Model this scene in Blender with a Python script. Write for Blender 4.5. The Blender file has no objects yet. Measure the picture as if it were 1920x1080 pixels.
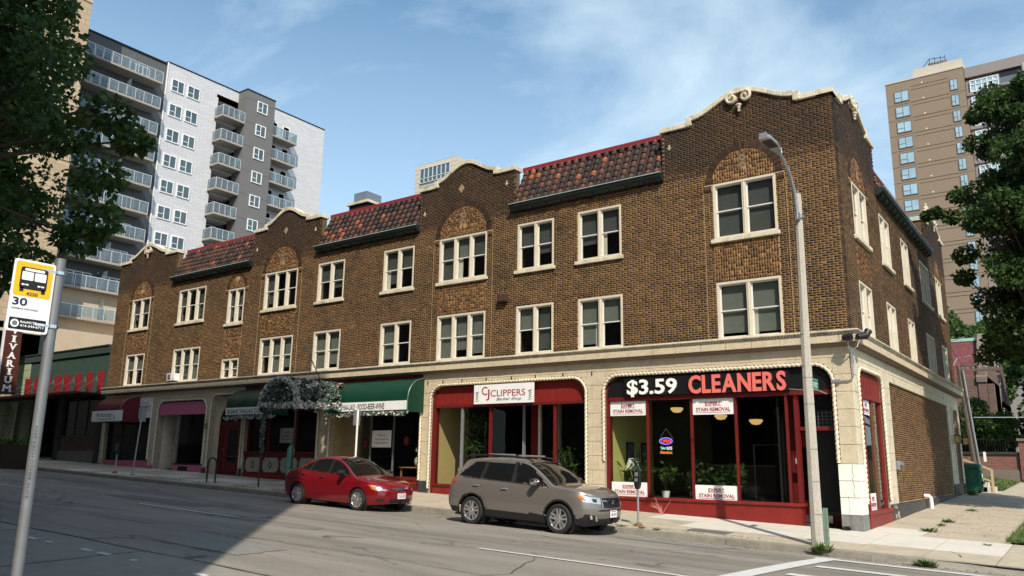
import bpy, math, random
import numpy as np
from mathutils import Vector, Matrix

random.seed(7); RNG = np.random.default_rng(11)
SC = bpy.context.scene
# ------------------------------------------------------------ camera
cd = bpy.data.cameras.new('camera'); cam = bpy.data.objects.new('camera', cd); SC.collection.objects.link(cam)
cd.sensor_width = 36; cd.lens = 36*1490/1920; cd.clip_start = .1; cd.clip_end = 2000
right = Vector((.80967, .58669, .01495)); up = Vector((.11324, -.18117, .97691)); back = Vector((.57585, -.78929, -.21312))
mw = Matrix.Identity(4)
for i, c in enumerate((right, up, back)):
    for r in range(3): mw[r][i] = c[r]
mw.translation = Vector((5.0592, -22.2088, -3.5545)); cam.matrix_world = mw
SC.camera = cam
SC.render.resolution_x, SC.render.resolution_y = 1024, 576
# ------------------------------------------------------------ sun, sky, exposure
EL = math.radians(44); AZ = math.radians(135)
sd = bpy.data.lights.new('sun', 'SUN'); sun = bpy.data.objects.new('sun', sd); SC.collection.objects.link(sun)
sd.energy = 4.2; sd.angle = math.radians(.55); sd.color = (1.0, .91, .77)
dv = Vector((-math.sin(AZ)*math.cos(EL), -math.cos(AZ)*math.cos(EL), -math.sin(EL)))
sun.rotation_euler = dv.to_track_quat('-Z', 'Y').to_euler(); sun.location = (30, -30, 40)
SC.view_settings.view_transform = 'Standard'; SC.view_settings.look = 'None'
SC.view_settings.exposure = 0.36; SC.view_settings.gamma = 1.0; SC.view_settings.use_curve_mapping = False
W = bpy.data.worlds.new('World'); SC.world = W; W.use_nodes = True
N = W.node_tree.nodes; Lk = W.node_tree.links; N.clear()
def wn(t, **k):
    n = N.new(t)
    for a, b in k.items(): setattr(n, a, b)
    return n
sky = wn('ShaderNodeTexSky', sky_type='NISHITA', sun_disc=False, sun_elevation=EL, sun_rotation=AZ)
sky.air_density = 1.0; sky.dust_density = .9; sky.ozone_density = 1.3
tc = wn('ShaderNodeTexCoord'); sep = wn('ShaderNodeSeparateXYZ'); Lk.new(tc.outputs['Generated'], sep.inputs[0])
mz = wn('ShaderNodeMath', operation='MAXIMUM'); Lk.new(sep.outputs[2], mz.inputs[0]); mz.inputs[1].default_value = .04
ad = wn('ShaderNodeMath', operation='ADD'); Lk.new(mz.outputs[0], ad.inputs[0]); ad.inputs[1].default_value = .22
dx = wn('ShaderNodeMath', operation='DIVIDE'); dy = wn('ShaderNodeMath', operation='DIVIDE')
Lk.new(sep.outputs[0], dx.inputs[0]); Lk.new(ad.outputs[0], dx.inputs[1]); Lk.new(sep.outputs[1], dy.inputs[0]); Lk.new(ad.outputs[0], dy.inputs[1])
cmb = wn('ShaderNodeCombineXYZ'); Lk.new(dx.outputs[0], cmb.inputs[0]); Lk.new(dy.outputs[0], cmb.inputs[1])
mp = wn('ShaderNodeMapping'); Lk.new(cmb.outputs[0], mp.inputs[0]); mp.inputs['Rotation'].default_value = (0, 0, math.radians(28)); mp.inputs['Scale'].default_value = (.8, 1.1, 1); mp.inputs['Location'].default_value = (3.3, 1.9, 0)
n1 = wn('ShaderNodeTexNoise'); n1.inputs['Scale'].default_value = 1.5; n1.inputs['Detail'].default_value = 12; n1.inputs['Roughness'].default_value = .58; n1.inputs['Distortion'].default_value = .55
Lk.new(mp.outputs[0], n1.inputs['Vector'])
cr = wn('ShaderNodeValToRGB'); cr.color_ramp.elements[0].position = .47; cr.color_ramp.elements[0].color = (0, 0, 0, 1); cr.color_ramp.elements[1].position = .78; cr.color_ramp.elements[1].color = (1, 1, 1, 1)
Lk.new(n1.outputs['Fac'], cr.inputs[0])
# thin haze of cloud is denser towards the horizon
hr = wn('ShaderNodeMapRange'); Lk.new(sep.outputs[2], hr.inputs[0]); hr.inputs[1].default_value = .0; hr.inputs[2].default_value = .56; hr.inputs[3].default_value = .78; hr.inputs[4].default_value = .0
sm = wn('ShaderNodeMath', operation='MULTIPLY'); Lk.new(cr.outputs[0], sm.inputs[0]); sm.inputs[1].default_value = .95
mx0 = wn('ShaderNodeMath', operation='ADD', use_clamp=True); Lk.new(sm.outputs[0], mx0.inputs[0]); Lk.new(hr.outputs[0], mx0.inputs[1])
mm = wn('ShaderNodeMath', operation='MINIMUM'); Lk.new(mx0.outputs[0], mm.inputs[0]); mm.inputs[1].default_value = .93
mix = wn('ShaderNodeMixRGB'); Lk.new(mm.outputs[0], mix.inputs[0]); Lk.new(sky.outputs[0], mix.inputs[1]); mix.inputs[2].default_value = (4.3, 5.1, 5.8, 1)
hs = wn('ShaderNodeHueSaturation'); hs.inputs['Saturation'].default_value = 1.10; hs.inputs['Hue'].default_value = .487; Lk.new(mix.outputs[0], hs.inputs['Color'])
bg = wn('ShaderNodeBackground'); bg.inputs['Strength'].default_value = .15; Lk.new(hs.outputs[0], bg.inputs[0])
ow = wn('ShaderNodeOutputWorld'); Lk.new(bg.outputs[0], ow.inputs[0])

# ------------------------------------------------------------ helpers
ORG = {}
def org(p): return ORG.get(p.name, (0, 0, 0)) if p is not None else (0, 0, 0)
def tag(o, label=None, cat=None, group=None, kind=None):
    if label: o['label'] = label
    if cat: o['category'] = cat
    if group: o['group'] = group
    if kind: o['kind'] = kind
    return o
def thing(name, label, cat, loc, rot=None, group=None, local=False):
    o = bpy.data.objects.new(name, None); SC.collection.objects.link(o); o.empty_display_size = .2
    o.location = loc
    if rot: o.rotation_euler = rot
    ORG[o.name] = (0, 0, 0) if (local or rot) else tuple(loc)
    return tag(o, label, cat, group)
def newobj(name, me, parent, loc=None):
    o = bpy.data.objects.new(name, me); SC.collection.objects.link(o)
    if parent is not None:
        o.parent = parent; ORG[o.name] = org(parent)
    if loc is not None: o.location = loc
    return o
def fastmesh(name, V, F, mat, tone=None, smooth=False):
    """V (n,3) array, F (m,4) or (m,3) array"""
    V = np.asarray(V, dtype=np.float32); F = np.asarray(F, dtype=np.int32); k = F.shape[1]
    me = bpy.data.meshes.new(name); me.vertices.add(len(V)); me.vertices.foreach_set('co', V.ravel())
    me.loops.add(F.size); me.loops.foreach_set('vertex_index', F.ravel())
    me.polygons.add(len(F)); me.polygons.foreach_set('loop_start', np.arange(0, F.size, k, dtype=np.int32))
    try: me.polygons.foreach_set('loop_total', np.full(len(F), k, dtype=np.int32))
    except Exception: pass
    me.update(calc_edges=True)
    if smooth: me.polygons.foreach_set('use_smooth', np.ones(len(F), dtype=bool))
    if tone is not None:
        a = me.attributes.new('tone', 'FLOAT', 'FACE'); a.data.foreach_set('value', np.asarray(tone, dtype=np.float32))
    me.materials.append(mat); return me
class MB:
    def __init__(s, T=None): s.v = []; s.f = []; s.t = []; s.T = T
    def add(s, vs, fs, tone=.5):
        n = len(s.v)
        if s.T: vs = [s.T(*p) for p in vs]
        s.v.extend(vs); s.f.extend([tuple(i+n for i in f) for f in fs]); s.t.extend([tone]*len(fs)); return s
    def box(s, a, b, c, d, e, f, tone=.5):
        return s.add([(a,c,e),(b,c,e),(b,d,e),(a,d,e),(a,c,f),(b,c,f),(b,d,f),(a,d,f)],
              [(0,3,2,1),(4,5,6,7),(0,1,5,4),(1,2,6,5),(2,3,7,6),(3,0,4,7)], tone)
    def prism(s, poly, d0, d1, ax=1, tone=.5):
        """poly in the two other axes, extruded along ax"""
        n = len(poly)
        def p(a, b, d): return (d, a, b) if ax == 0 else ((a, d, b) if ax == 1 else (a, b, d))
        vs = [p(a, b, d0) for a, b in poly]+[p(a, b, d1) for a, b in poly]
        fs = [tuple(range(n)), tuple(range(2*n-1, n-1, -1))]+[(i, i+n, (i+1) % n+n, (i+1) % n) for i in range(n)]
        return s.add(vs, fs, tone)
    def tube(s, path, r, n=8, cap=True, tone=.5):
        path = [Vector(p) for p in path]; m = len(path); vs = []; u = None
        rr = r if isinstance(r, (list, tuple)) else [r]*m
        for i, p in enumerate(path):
            t = (path[min(i+1, m-1)]-path[max(i-1, 0)]).normalized()
            if u is None: u = t.orthogonal().normalized()
            u = (u-t*u.dot(t)); u = u.normalized() if u.length > 1e-6 else t.orthogonal().normalized()
            w = t.cross(u)
            for k in range(n):
                a = 2*math.pi*k/n; vs.append(tuple(p+(u*math.cos(a)+w*math.sin(a))*rr[i]))
        fs = [(i*n+k, i*n+(k+1) % n, (i+1)*n+(k+1) % n, (i+1)*n+k) for i in range(m-1) for k in range(n)]
        if cap: fs += [tuple(range(n-1, -1, -1)), tuple((m-1)*n+k for k in range(n))]
        return s.add(vs, fs, tone)
    def lathe(s, prof, c, n=16, ax='z', tone=.5):
        vs = []
        for r, h in prof:
            for k in range(n):
                a = 2*math.pi*k/n; x, y = r*math.cos(a), r*math.sin(a)
                vs.append((c[0]+x, c[1]+y, c[2]+h) if ax == 'z' else ((c[0]+x, c[1]+h, c[2]+y) if ax == 'y' else (c[0]+h, c[1]+x, c[2]+y)))
        m = len(prof)
        fs = [(i*n+k, i*n+(k+1) % n, (i+1)*n+(k+1) % n, (i+1)*n+k) for i in range(m-1) for k in range(n)]
        fs += [tuple(range(n)), tuple((m-1)*n+k for k in range(n))]
        return s.add(vs, fs, tone)
    def build(s, name, mat, parent=None, smooth=False, kind=None, label=None, tone=False, bevel=0):
        o0 = org(parent); me = bpy.data.meshes.new(name)
        v = [(x-o0[0], y-o0[1], z-o0[2]) for x, y, z in s.v] if o0 != (0, 0, 0) else s.v
        me.from_pydata(v, [], s.f); me.materials.append(mat)
        if smooth: me.polygons.foreach_set('use_smooth', [True]*len(s.f))
        if tone:
            a = me.attributes.new('tone', 'FLOAT', 'FACE'); a.data.foreach_set('value', s.t)
        o = newobj(name, me, parent)
        if bevel:
            b = o.modifiers.new('bevel', 'BEVEL'); b.width = bevel; b.segments = 2; b.limit_method = 'ANGLE'
        if smooth == 'auto' or smooth:
            try: me.set_sharp_from_angle(angle=math.radians(38))
            except Exception: pass
        return tag(o, label, None, None, kind)
def bx(name, mat, parent, *b, **k): return MB().box(*b).build(name, mat, parent, **k)

# ------------------------------------------------------------ materials
def M(name, col, rough=.75, var=.18, scale=2.5, bump=0, bscale=30, metal=0, spec=.4, coat=0, stain=None, stain_amt=.5, sscale=.6, tone=None, emit=None, estr=0, stretch=None):
    m = bpy.data.materials.new(name); m.use_nodes = True; nt = m.node_tree; n = nt.nodes; l = nt.links
    b = n['Principled BSDF']; b.inputs['Roughness'].default_value = rough; b.inputs['Metallic'].default_value = metal
    b.inputs['Specular IOR Level'].default_value = spec; b.inputs['Coat Weight'].default_value = coat; b.inputs['Coat Roughness'].default_value = .05
    tcn = n.new('ShaderNodeTexCoord'); vec = tcn.outputs['Object']
    if stretch:
        mpn = n.new('ShaderNodeMapping'); l.new(vec, mpn.inputs[0]); mpn.inputs['Scale'].default_value = stretch; vec = mpn.outputs[0]
    out = None
    if tone:
        at = n.new('ShaderNodeAttribute'); at.attribute_name = 'tone'; r = n.new('ShaderNodeValToRGB'); l.new(at.outputs['Fac'], r.inputs[0])
        e = r.color_ramp.elements; e[0].position = tone[0][0]; e[0].color = (*tone[0][1], 1); e[1].position = tone[-1][0]; e[1].color = (*tone[-1][1], 1)
        for p, c in tone[1:-1]: q = e.new(p); q.color = (*c, 1)
        out = r.outputs[0]
    if var or tone:
        nz = n.new('ShaderNodeTexNoise'); nz.inputs['Scale'].default_value = scale; nz.inputs['Detail'].default_value = 8; nz.inputs['Roughness'].default_value = .65; l.new(vec, nz.inputs['Vector'])
        mr = n.new('ShaderNodeMapRange'); l.new(nz.outputs['Fac'], mr.inputs[0]); mr.inputs[1].default_value = .25; mr.inputs[2].default_value = .75; mr.inputs[3].default_value = 1-var; mr.inputs[4].default_value = 1+var
        mul = n.new('ShaderNodeMixRGB'); mul.blend_type = 'MULTIPLY'; mul.inputs[0].default_value = 1
        if out is None: mul.inputs[1].default_value = (*col, 1)
        else: l.new(out, mul.inputs[1])
        l.new(mr.outputs[0], mul.inputs[2]); out = mul.outputs[0]
    if stain:
        ns = n.new('ShaderNodeTexNoise'); ns.inputs['Scale'].default_value = sscale; ns.inputs['Detail'].default_value = 9; ns.inputs['Roughness'].default_value = .7; l.new(vec, ns.inputs['Vector'])
        rs = n.new('ShaderNodeMapRange'); l.new(ns.outputs['Fac'], rs.inputs[0]); rs.inputs[1].default_value = .5; rs.inputs[2].default_value = .72; rs.inputs[4].default_value = stain_amt
        ms = n.new('ShaderNodeMixRGB'); l.new(rs.outputs[0], ms.inputs[0]); ms.inputs[2].default_value = (*stain, 1)
        if out is None: ms.inputs[1].default_value = (*col, 1)
        else: l.new(out, ms.inputs[1])
        out = ms.outputs[0]
    if out is None: b.inputs['Base Color'].default_value = (*col, 1)
    else: l.new(out, b.inputs['Base Color'])
    if bump:
        nb = n.new('ShaderNodeTexNoise'); nb.inputs['Scale'].default_value = bscale; nb.inputs['Detail'].default_value = 5; l.new(vec, nb.inputs['Vector'])
        bp = n.new('ShaderNodeBump'); bp.inputs['Strength'].default_value = bump; bp.inputs['Distance'].default_value = .02; l.new(nb.outputs['Fac'], bp.inputs['Height']); l.new(bp.outputs[0], b.inputs['Normal'])
    if emit:
        b.inputs['Emission Color'].default_value = (*emit, 1); b.inputs['Emission Strength'].default_value = estr
    return m
def glass(name, tint, refl=1.0, rough=.0, ior=1.5, opaque=None):
    m = bpy.data.materials.new(name); m.use_nodes = True; n = m.node_tree.nodes; l = m.node_tree.links; n.clear()
    tr = n.new('ShaderNodeBsdfTransparent'); tr.inputs[0].default_value = (*tint, 1)
    gl = n.new('ShaderNodeBsdfGlossy'); gl.inputs['Roughness'].default_value = rough; gl.inputs[0].default_value = (refl, refl, refl, 1)
    fr = n.new('ShaderNodeFresnel'); fr.inputs[0].default_value = ior; mxs = n.new('ShaderNodeMixShader'); ge = n.new('ShaderNodeNewGeometry'); iv = n.new('ShaderNodeMath'); iv.operation = 'SUBTRACT'; iv.inputs[0].default_value = 1; l.new(ge.outputs['Backfacing'], iv.inputs[1]); ml = n.new('ShaderNodeMath'); ml.operation = 'MULTIPLY'; l.new(fr.outputs[0], ml.inputs[0]); l.new(iv.outputs[0], ml.inputs[1]); l.new(ml.outputs[0], mxs.inputs[0])
    base = tr.outputs[0]
    if opaque:
        df = n.new('ShaderNodeBsdfDiffuse'); df.inputs[0].default_value = (*opaque[0], 1); mo = n.new('ShaderNodeMixShader'); mo.inputs[0].default_value = opaque[1]
        l.new(tr.outputs[0], mo.inputs[1]); l.new(df.outputs[0], mo.inputs[2]); base = mo.outputs[0]
    l.new(base, mxs.inputs[1]); l.new(gl.outputs[0], mxs.inputs[2])
    o = n.new('ShaderNodeOutputMaterial'); l.new(mxs.outputs[0], o.inputs[0]); return m
BR = [(0, (.012, .007, .005)), (.25, (.034, .018, .009)), (.5, (.088, .040, .015)), (.75, (.155, .074, .027)), (1, (.25, .13, .05))]
m_brick = M('brown brick', (.1,.06,.03), .85, .28, 9, .4, 60, tone=BR)
m_mortar = M('tan mortar', (.40, .255, .115), .95, .35, 2, .3, 90, stain=(.10, .065, .035), stain_amt=.9, sscale=.9)
m_mortard = M('sooty mortar', (.13, .085, .045), .95, .4, 2, stain=(.30, .20, .09), stain_amt=.6, sscale=1.1)
m_stone = M('cream stone', (.55, .47, .335), .9, .16, 4, .9, 22, stain=(.33, .26, .17), stain_amt=.5, sscale=1.3)
m_stones = M('smooth cream stone', (.60, .53, .40), .85, .12, 4, .2, 40, stain=(.25, .20, .13), stain_amt=.55, sscale=1.6)
m_stonej = M('stone joint mortar', (.34, .29, .21), .95, .2, 4)
m_cope = M('weathered coping stone', (.62, .56, .43), .85, .22, 6, .3, 40, stain=(.13, .12, .09), stain_amt=.75, sscale=2.3)
m_orn = M('weathered ornament stone', (.30, .215, .135), .9, .35, 9)
m_rope = M('cream rope moulding', (.66, .58, .44), .8, .25, 8)
m_cream = M('cream painted wood', (.60, .545, .44), .55, .07, 5, stain=(.45, .38, .28), stain_amt=.25, sscale=3)
m_sash = M('white sash', (.66, .66, .62), .45, .04, 5)
m_pane = glass('window glass', (.86, .87, .85), 1.0, 0, 1.45)
m_shop = glass('shop window glass', (.88, .90, .88), .8, 0, 1.38)
m_blind = M('pale green blind', (.185, .205, .190), .8, .1, 6)
m_blind2 = M('grey blind', (.085, .095, .095), .8, .12, 6)
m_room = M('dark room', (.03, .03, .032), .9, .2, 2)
m_roomt = M('dim plaster', (.10, .095, .085), .9, .15, 2)
m_green_wall = M('yellow green wall', (.50, .47, .16), .85, .05, 2)
m_tan_wall = M('tan yellow wall', (.52, .38, .17), .85, .06, 2)
m_red = M('dark red paint', (.125, .010, .009), .45, .18, 5, .1, 20, stain=(.12, .012, .01), stain_amt=.4, sscale=2)
m_redb = M('bright red paint', (.20, .016, .012), .5, .2, 4, .1, 25, stain=(.10, .014, .012), stain_amt=.5, sscale=2.5)
m_pink = M('pink paint', (.50, .13, .23), .6, .1, 4)
m_black = M('black panel', (.010, .010, .011), .35, .1, 4)
m_blackstone = M('black base stone', (.035, .035, .036), .5, .4, 3, .1, 30, stain=(.16, .15, .13), stain_amt=.35, sscale=4)
m_white = M('white sign board', (.78, .79, .78), .5, .05, 3, stain=(.5, .5, .48), stain_amt=.25)
m_whitep = M('white paint', (.78, .76, .70), .6, .08, 3, .1, 30, stain=(.45, .42, .36), stain_amt=.4, sscale=2)
m_graybase = M('bare grey stone', (.20, .20, .19), .9, .45, 5, .3, 30, stain=(.06, .06, .055), stain_amt=.7, sscale=3, stretch=(3, 3, .7))
m_ink = M('black ink', (.012, .012, .014), .6, 0)
m_inkred = M('dark red ink', (.33, .02, .04), .6, 0)
m_salmon = M('salmon letters', (.72, .16, .13), .5, .04, 3)
m_whitel = M('white letters', (.86, .86, .84), .5, .02, 3)
TL = [(0, (.020, .018, .021)), (.3, (.045, .030, .029)), (.6, (.085, .042, .032)), (.90, (.12, .050, .034)), (.97, (.18, .062, .036)), (1, (.28, .09, .045))]
m_tile = M('clay roof tile', (.2,.1,.05), .7, .3, 14, .2, 60, tone=TL)
m_tilepan = M('roof tile pan', (.05, .03, .026), .8, .4, 8)
m_ridge = M('red ridge cap metal', (.23, .028, .036), .45, .05, 3)
m_gutter = M('dark green gutter', (.012, .022, .020), .45, .4, 6)
m_gutterlip = M('pale gutter lip', (.34, .42, .40), .5, .35, 9)
m_deck = M('flat roof membrane', (.06, .06, .06), .9)
m_awngreen = M('green awning canvas', (.003, .038, .020), .45, .15, 3)
m_awnred = M('burgundy awning canvas', (.10, .006, .014), .55, .12, 3)
m_galv = M('galvanised steel', (.36, .38, .40), .45, .14, 8, metal=.6)
m_steel = M('dull grey steel', (.20, .21, .22), .5, .15, 8, metal=.5)
m_blackm = M('black metal', (.015, .015, .016), .4, .1, 6)
m_lampc = M('aggregate lamp concrete', (.42, .39, .33), .9, .45, 45, .3, 80)
m_chrome = M('chrome', (.75, .75, .76), .12, 0, metal=1)
m_rubber = M('tyre rubber', (.016, .016, .017), .8, .2, 20)
m_alloy = M('silver alloy', (.62, .62, .63), .28, .03, 6, metal=.85)
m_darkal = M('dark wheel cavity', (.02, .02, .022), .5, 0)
m_carred = M('metallic red car paint', (.20, .004, .009), .28, .02, 3, coat=1, metal=.25)
m_cartan = M('bronze grey car paint', (.205, .186, .168), .30, .02, 3, coat=1, metal=.45)
m_carglass = glass('car window glass', (.10, .11, .11), 1, 0, 1.5, ((.008, .009, .009), .8))
m_plastic = M('black plastic trim', (.014, .014, .015), .55, .1, 10)
m_taill = M('red lamp lens', (.40, .010, .015), .15, 0, coat=1)
m_amber = M('amber lens', (.65, .15, .02), .15, 0, coat=1)
m_headl = M('headlamp lens', (.62, .64, .66), .08, .25, 25, metal=.6, coat=1)
# ------------------------------------------------------------ ground, roads, pavements
def cl(v, a, b): return max(a, min(b, v))
def zs(x, y): return -5.16-.03*cl(x, -110, 25)+.027*cl(y, -3.9, 70)
def zr(x, y): return -5.412-.03*cl(x, -110, 25)+.13*max(0, 1-((y+11.2)/7.3)**2)
def grid(name, xs, ys, fz, mat, kind='structure', parent=None, thick=None):
    V = [(x, y, fz(x, y)) for y in ys for x in xs]; nx = len(xs)
    F = [(j*nx+i, j*nx+i+1, (j+1)*nx+i+1, (j+1)*nx+i) for j in range(len(ys)-1) for i in range(nx-1)]
    o = newobj(name, fastmesh(name, V, F, mat, smooth=True), parent); return tag(o, kind=kind)
def L(a, b, n): return list(np.linspace(a, b, n))
m_ground = M('bare ground', (.10, .09, .07), .95, .3, 1.2)
def asphalt():
    m = M('asphalt', (.225, .205, .172), .92, .16, 26, .35, 140)
    nt = m.node_tree; n = nt.nodes; l = nt.links; b = n['Principled BSDF']
    src = b.inputs['Base Color'].links[0].from_socket
    t = n.new('ShaderNodeTexCoord'); mp = n.new('ShaderNodeMapping'); l.new(t.outputs['Object'], mp.inputs[0]); mp.inputs['Scale'].default_value = (.10, .85, 1)
    a = n.new('ShaderNodeTexNoise'); a.inputs['Scale'].default_value = 1.0; a.inputs['Detail'].default_value = 7; a.inputs['Roughness'].default_value = .62; l.new(mp.outputs[0], a.inputs['Vector'])
    r = n.new('ShaderNodeMapRange'); l.new(a.outputs['Fac'], r.inputs[0]); r.inputs[1].default_value = .3; r.inputs[2].default_value = .7; r.inputs[3].default_value = .60; r.inputs[4].default_value = 1.30
    mu = n.new('ShaderNodeMixRGB'); mu.blend_type = 'MULTIPLY'; mu.inputs[0].default_value = 1; l.new(src, mu.inputs[1]); l.new(r.outputs[0], mu.inputs[2])
    # cracks: narrow ridges of a warped noise
    mp2 = n.new('ShaderNodeMapping'); l.new(t.outputs['Object'], mp2.inputs[0]); mp2.inputs['Scale'].default_value = (.16, .62, 1)
    c = n.new('ShaderNodeTexNoise'); c.inputs['Scale'].default_value = .8; c.inputs['Detail'].default_value = 5; c.inputs['Distortion'].default_value = .8; l.new(mp2.outputs[0], c.inputs['Vector'])
    s1 = n.new('ShaderNodeMath'); s1.operation = 'SUBTRACT'; l.new(c.outputs['Fac'], s1.inputs[0]); s1.inputs[1].default_value = .5
    s2 = n.new('ShaderNodeMath'); s2.operation = 'ABSOLUTE'; l.new(s1.outputs[0], s2.inputs[0])
    s3 = n.new('ShaderNodeMapRange'); l.new(s2.outputs[0], s3.inputs[0]); s3.inputs[1].default_value = .0; s3.inputs[2].default_value = .008; s3.inputs[3].default_value = .75; s3.inputs[4].default_value = 0
    m2 = n.new('ShaderNodeMixRGB'); l.new(s3.outputs[0], m2.inputs[0]); l.new(mu.outputs[0], m2.inputs[1]); m2.inputs[2].default_value = (.035, .033, .03, 1)
    l.new(m2.outputs[0], b.inputs['Base Color']); return m
m_asph = asphalt()
m_conc = M('old pavement concrete', (.42, .365, .275), .92, .13, 3, .3, 90, stain=(.24, .21, .165), stain_amt=.6, sscale=.9)
m_conc2 = M('newer pale concrete', (.56, .53, .46), .9, .07, 2.5, .2, 90, stain=(.42, .39, .33), stain_amt=.4)
m_concd = M('parking lane concrete', (.25, .235, .20), .92, .14, 3, .3, 110, stain=(.12, .115, .105), stain_amt=.5)
m_curb = M('kerb concrete', (.24, .22, .18), .92, .22, 5, .5, 60, stain=(.11, .10, .085), stain_amt=.6, sscale=1.7)
m_paint = M('worn road paint', (.56, .56, .54), .8, .2, 14, stain=(.25, .24, .22), stain_amt=.6, sscale=7)
m_joint = M('dark joint', (.04, .037, .03), .95, .3, 9)
m_grass = M('lawn grass', (.055, .10, .02), .9, .35, 5, .5, 80)
m_leafw = M('weed leaf', (.06, .12, .025), .6, .3, 9)
XS = [-1500, -300, -110]+L(-100, 24, 32)+[60, 300, 1500]
grid('ground', XS, [-1500, -300, -60]+L(-30, 70, 26)+[120, 300, 1600], lambda x, y: zs(x, y)-.42, m_ground)
st = grid('main_street', [-160]+L(-110, 25, 46)+[120], L(-18.5, -3.95, 14), zr, m_asph)
grid('parking_lane', [-160]+L(-110, 25, 46)+[120], L(-18.4, -14.7, 5), lambda x, y: zr(x, y)+.006, m_concd)
near = grid('near_pavement', [-160]+L(-110, 25, 46)+[120], L(-30, -18.3, 4), lambda x, y: -5.25-.03*cl(x, -110, 25)+.02, m_conc)
grid('side_street', L(8, 16, 4), L(-3.95, 120, 18), lambda x, y: zs(x, y)-.12, m_asph)
# joints of the parking lane
for k, x in enumerate(range(-60, 10, 4)):
    jb = MB(); n = 6
    vs = []
    for i in range(n+1):
        y = -18.4+i*3.7/n; w = .018; xx = x+.25+.5*math.sin(k)*0+.03*math.sin(i*2.1+k)
        vs += [(xx-w, y, zr(xx, y)+.010), (xx+w, y, zr(xx, y)+.010)]
    jb.add(vs, [(2*i, 2*i+1, 2*i+3, 2*i+2) for i in range(n)]); jb.build('slab_joint', m_joint, st)
jb = MB(); vs = []; xs = L(-90, 20, 240)
for x in xs:
    w = .016+.02*random.random()**3; yy = -14.7+.02*math.sin(x*1.7)
    vs += [(x, yy-w, zr(x, yy)+.010), (x, yy+w, zr(x, yy)+.010)]
jb.add(vs, [(2*i, 2*i+1, 2*i+3, 2*i+2) for i in range(len(xs)-1)]); jb.build('lane_joint', m_joint, st)
def stripe(name, x0, x1, y0, y1, mat=m_paint, off=.012, parent=st, skew=0):
    n = max(1, int(max(abs(x1-x0), abs(y1-y0))/.6)); V = []; F = []
    for i in range(n+1):
        for j in range(n+1):
            x = x0+(x1-x0)*i/n+skew*j/n; y = y0+(y1-y0)*j/n; V.append((x, y, zr(x, y)+off))
    F = [(i*(n+1)+j, (i+1)*(n+1)+j, (i+1)*(n+1)+j+1, i*(n+1)+j+1) for i in range(n) for j in range(n)]
    return newobj(name, fastmesh(name, V, F, mat), parent)
for a, b in ((-39, -34.6), (-27.2, -22.8), (-15.83, -11.5), (-4.5, -.2)): stripe('lane_line', a, b, -10.33+(.25 if a > -8 else 0), -10.22+(.25 if a > -8 else 0))
for a, b in ((-16.6, -16.1), (-15.4, -15.0), (-14.1, -13.7), (-10.65, -10.2), (-9.85, -9.6), (-8.6, -8.3), (-8.06, -7.7), (-7.07, -6.92), (-5.4, -5.1)): stripe('parking_dash', a, b, -15.36, -15.26)
stripe('crosswalk_edge', -.25, .1, -13.2, -4.62, skew=.45)
for y in (-4.72, -6.42, -8.1, -9.8, -11.5): stripe('crosswalk_bar', (.62 if y < -5 else .12)-.0, 8.0, y-.28, y)
# far pavement made of slabs
pv = thing('pavement', None, None, (0, 0, 0)); tag(pv, kind='structure')
grid('joint_bed', L(-110, 12, 62), [-3.82, -2, 0, 2.2], lambda x, y: zs(x, y)-.022, m_joint, kind=None, parent=pv)
grid('joint_bed', L(-.4, 3.2, 4), L(2.2, 60, 12), lambda x, y: zs(x, y)-.022, m_joint, kind=None, parent=pv)
def slab(x0, x1, y0, y1, mat, g=.011, dz=0, name='slab', th=.05):
    b = MB(); x0 += g; x1 -= g; y0 += g; y1 -= g
    P = [(x0, y0), (x1, y0), (x1, y1), (x0, y1)]
    b.add([(x, y, zs(x, y)-th) for x, y in P]+[(x, y, zs(x, y)+dz) for x, y in P], [(4, 5, 6, 7), (0, 1, 5, 4), (1, 2, 6, 5), (2, 3, 7, 6), (3, 0, 4, 7)])
    return b.build(name, mat, pv)
ns = 0
for i in range(50):
    x1 = .6-i*1.52; x0 = x1-1.52
    for (a, b) in ((-3.74, -2.5), (-2.5, -1.22), (-1.22, .1)):
        if x1 < -56 and a != -3.74: pass
        mt = m_conc2 if (x0 > -4.5 and a > -2.6) or random.random() < .12 else m_conc
        slab(x0, x1, a, b, mt, dz=random.uniform(-.003, .003))
for x0, x1 in ((.6, 1.9), (1.9, 3.2)):
    slab(x0, x1, -3.74, -2.35, m_conc); slab(x0, x1, -2.35, .1, m_conc2)
slab(3.2, 8, -3.74, .1, m_conc)
for j in range(30):
    for x0, x1 in ((0.02, 1.28), (1.28, 3.15)): slab(x0, x1, .1+j*1.45, .1+(j+1)*1.45, m_conc if j > 0 or x0 > 1 else m_conc2, dz=random.uniform(-.006, .006))
kb = thing('kerb', None, None, (0, 0, 0)); tag(kb, kind='structure')
x = 1.0
while x > -75:
    a = x-random.choice((2.2, 3.1, 3.1)); b = MB(); g = .008; ys = (-3.99, -3.74)
    b.add([(a+g, ys[0], zr(a, -4)-.1), (x-g, ys[0], zr(x, -4)-.1), (x-g, ys[1], zr(x, -4)-.1), (a+g, ys[1], zr(a, -4)-.1),
           (a+g, ys[0]+.02, zs(a, -3.9)), (x-g, ys[0]+.02, zs(x, -3.9)), (x-g, ys[1], zs(x, -3.8)), (a+g, ys[1], zs(a, -3.8))],
          [(4, 5, 6, 7), (0, 1, 5, 4), (1, 2, 6, 5), (2, 3, 7, 6), (3, 0, 4, 7)]); b.build('kerb_stone', m_curb, kb, bevel=.012); x = a
b = MB(); ks = [(1.0, 0), (2.2, -.04), (3.2, -.10), (4.2, -.135), (8, -.135)]; vs = []
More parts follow.
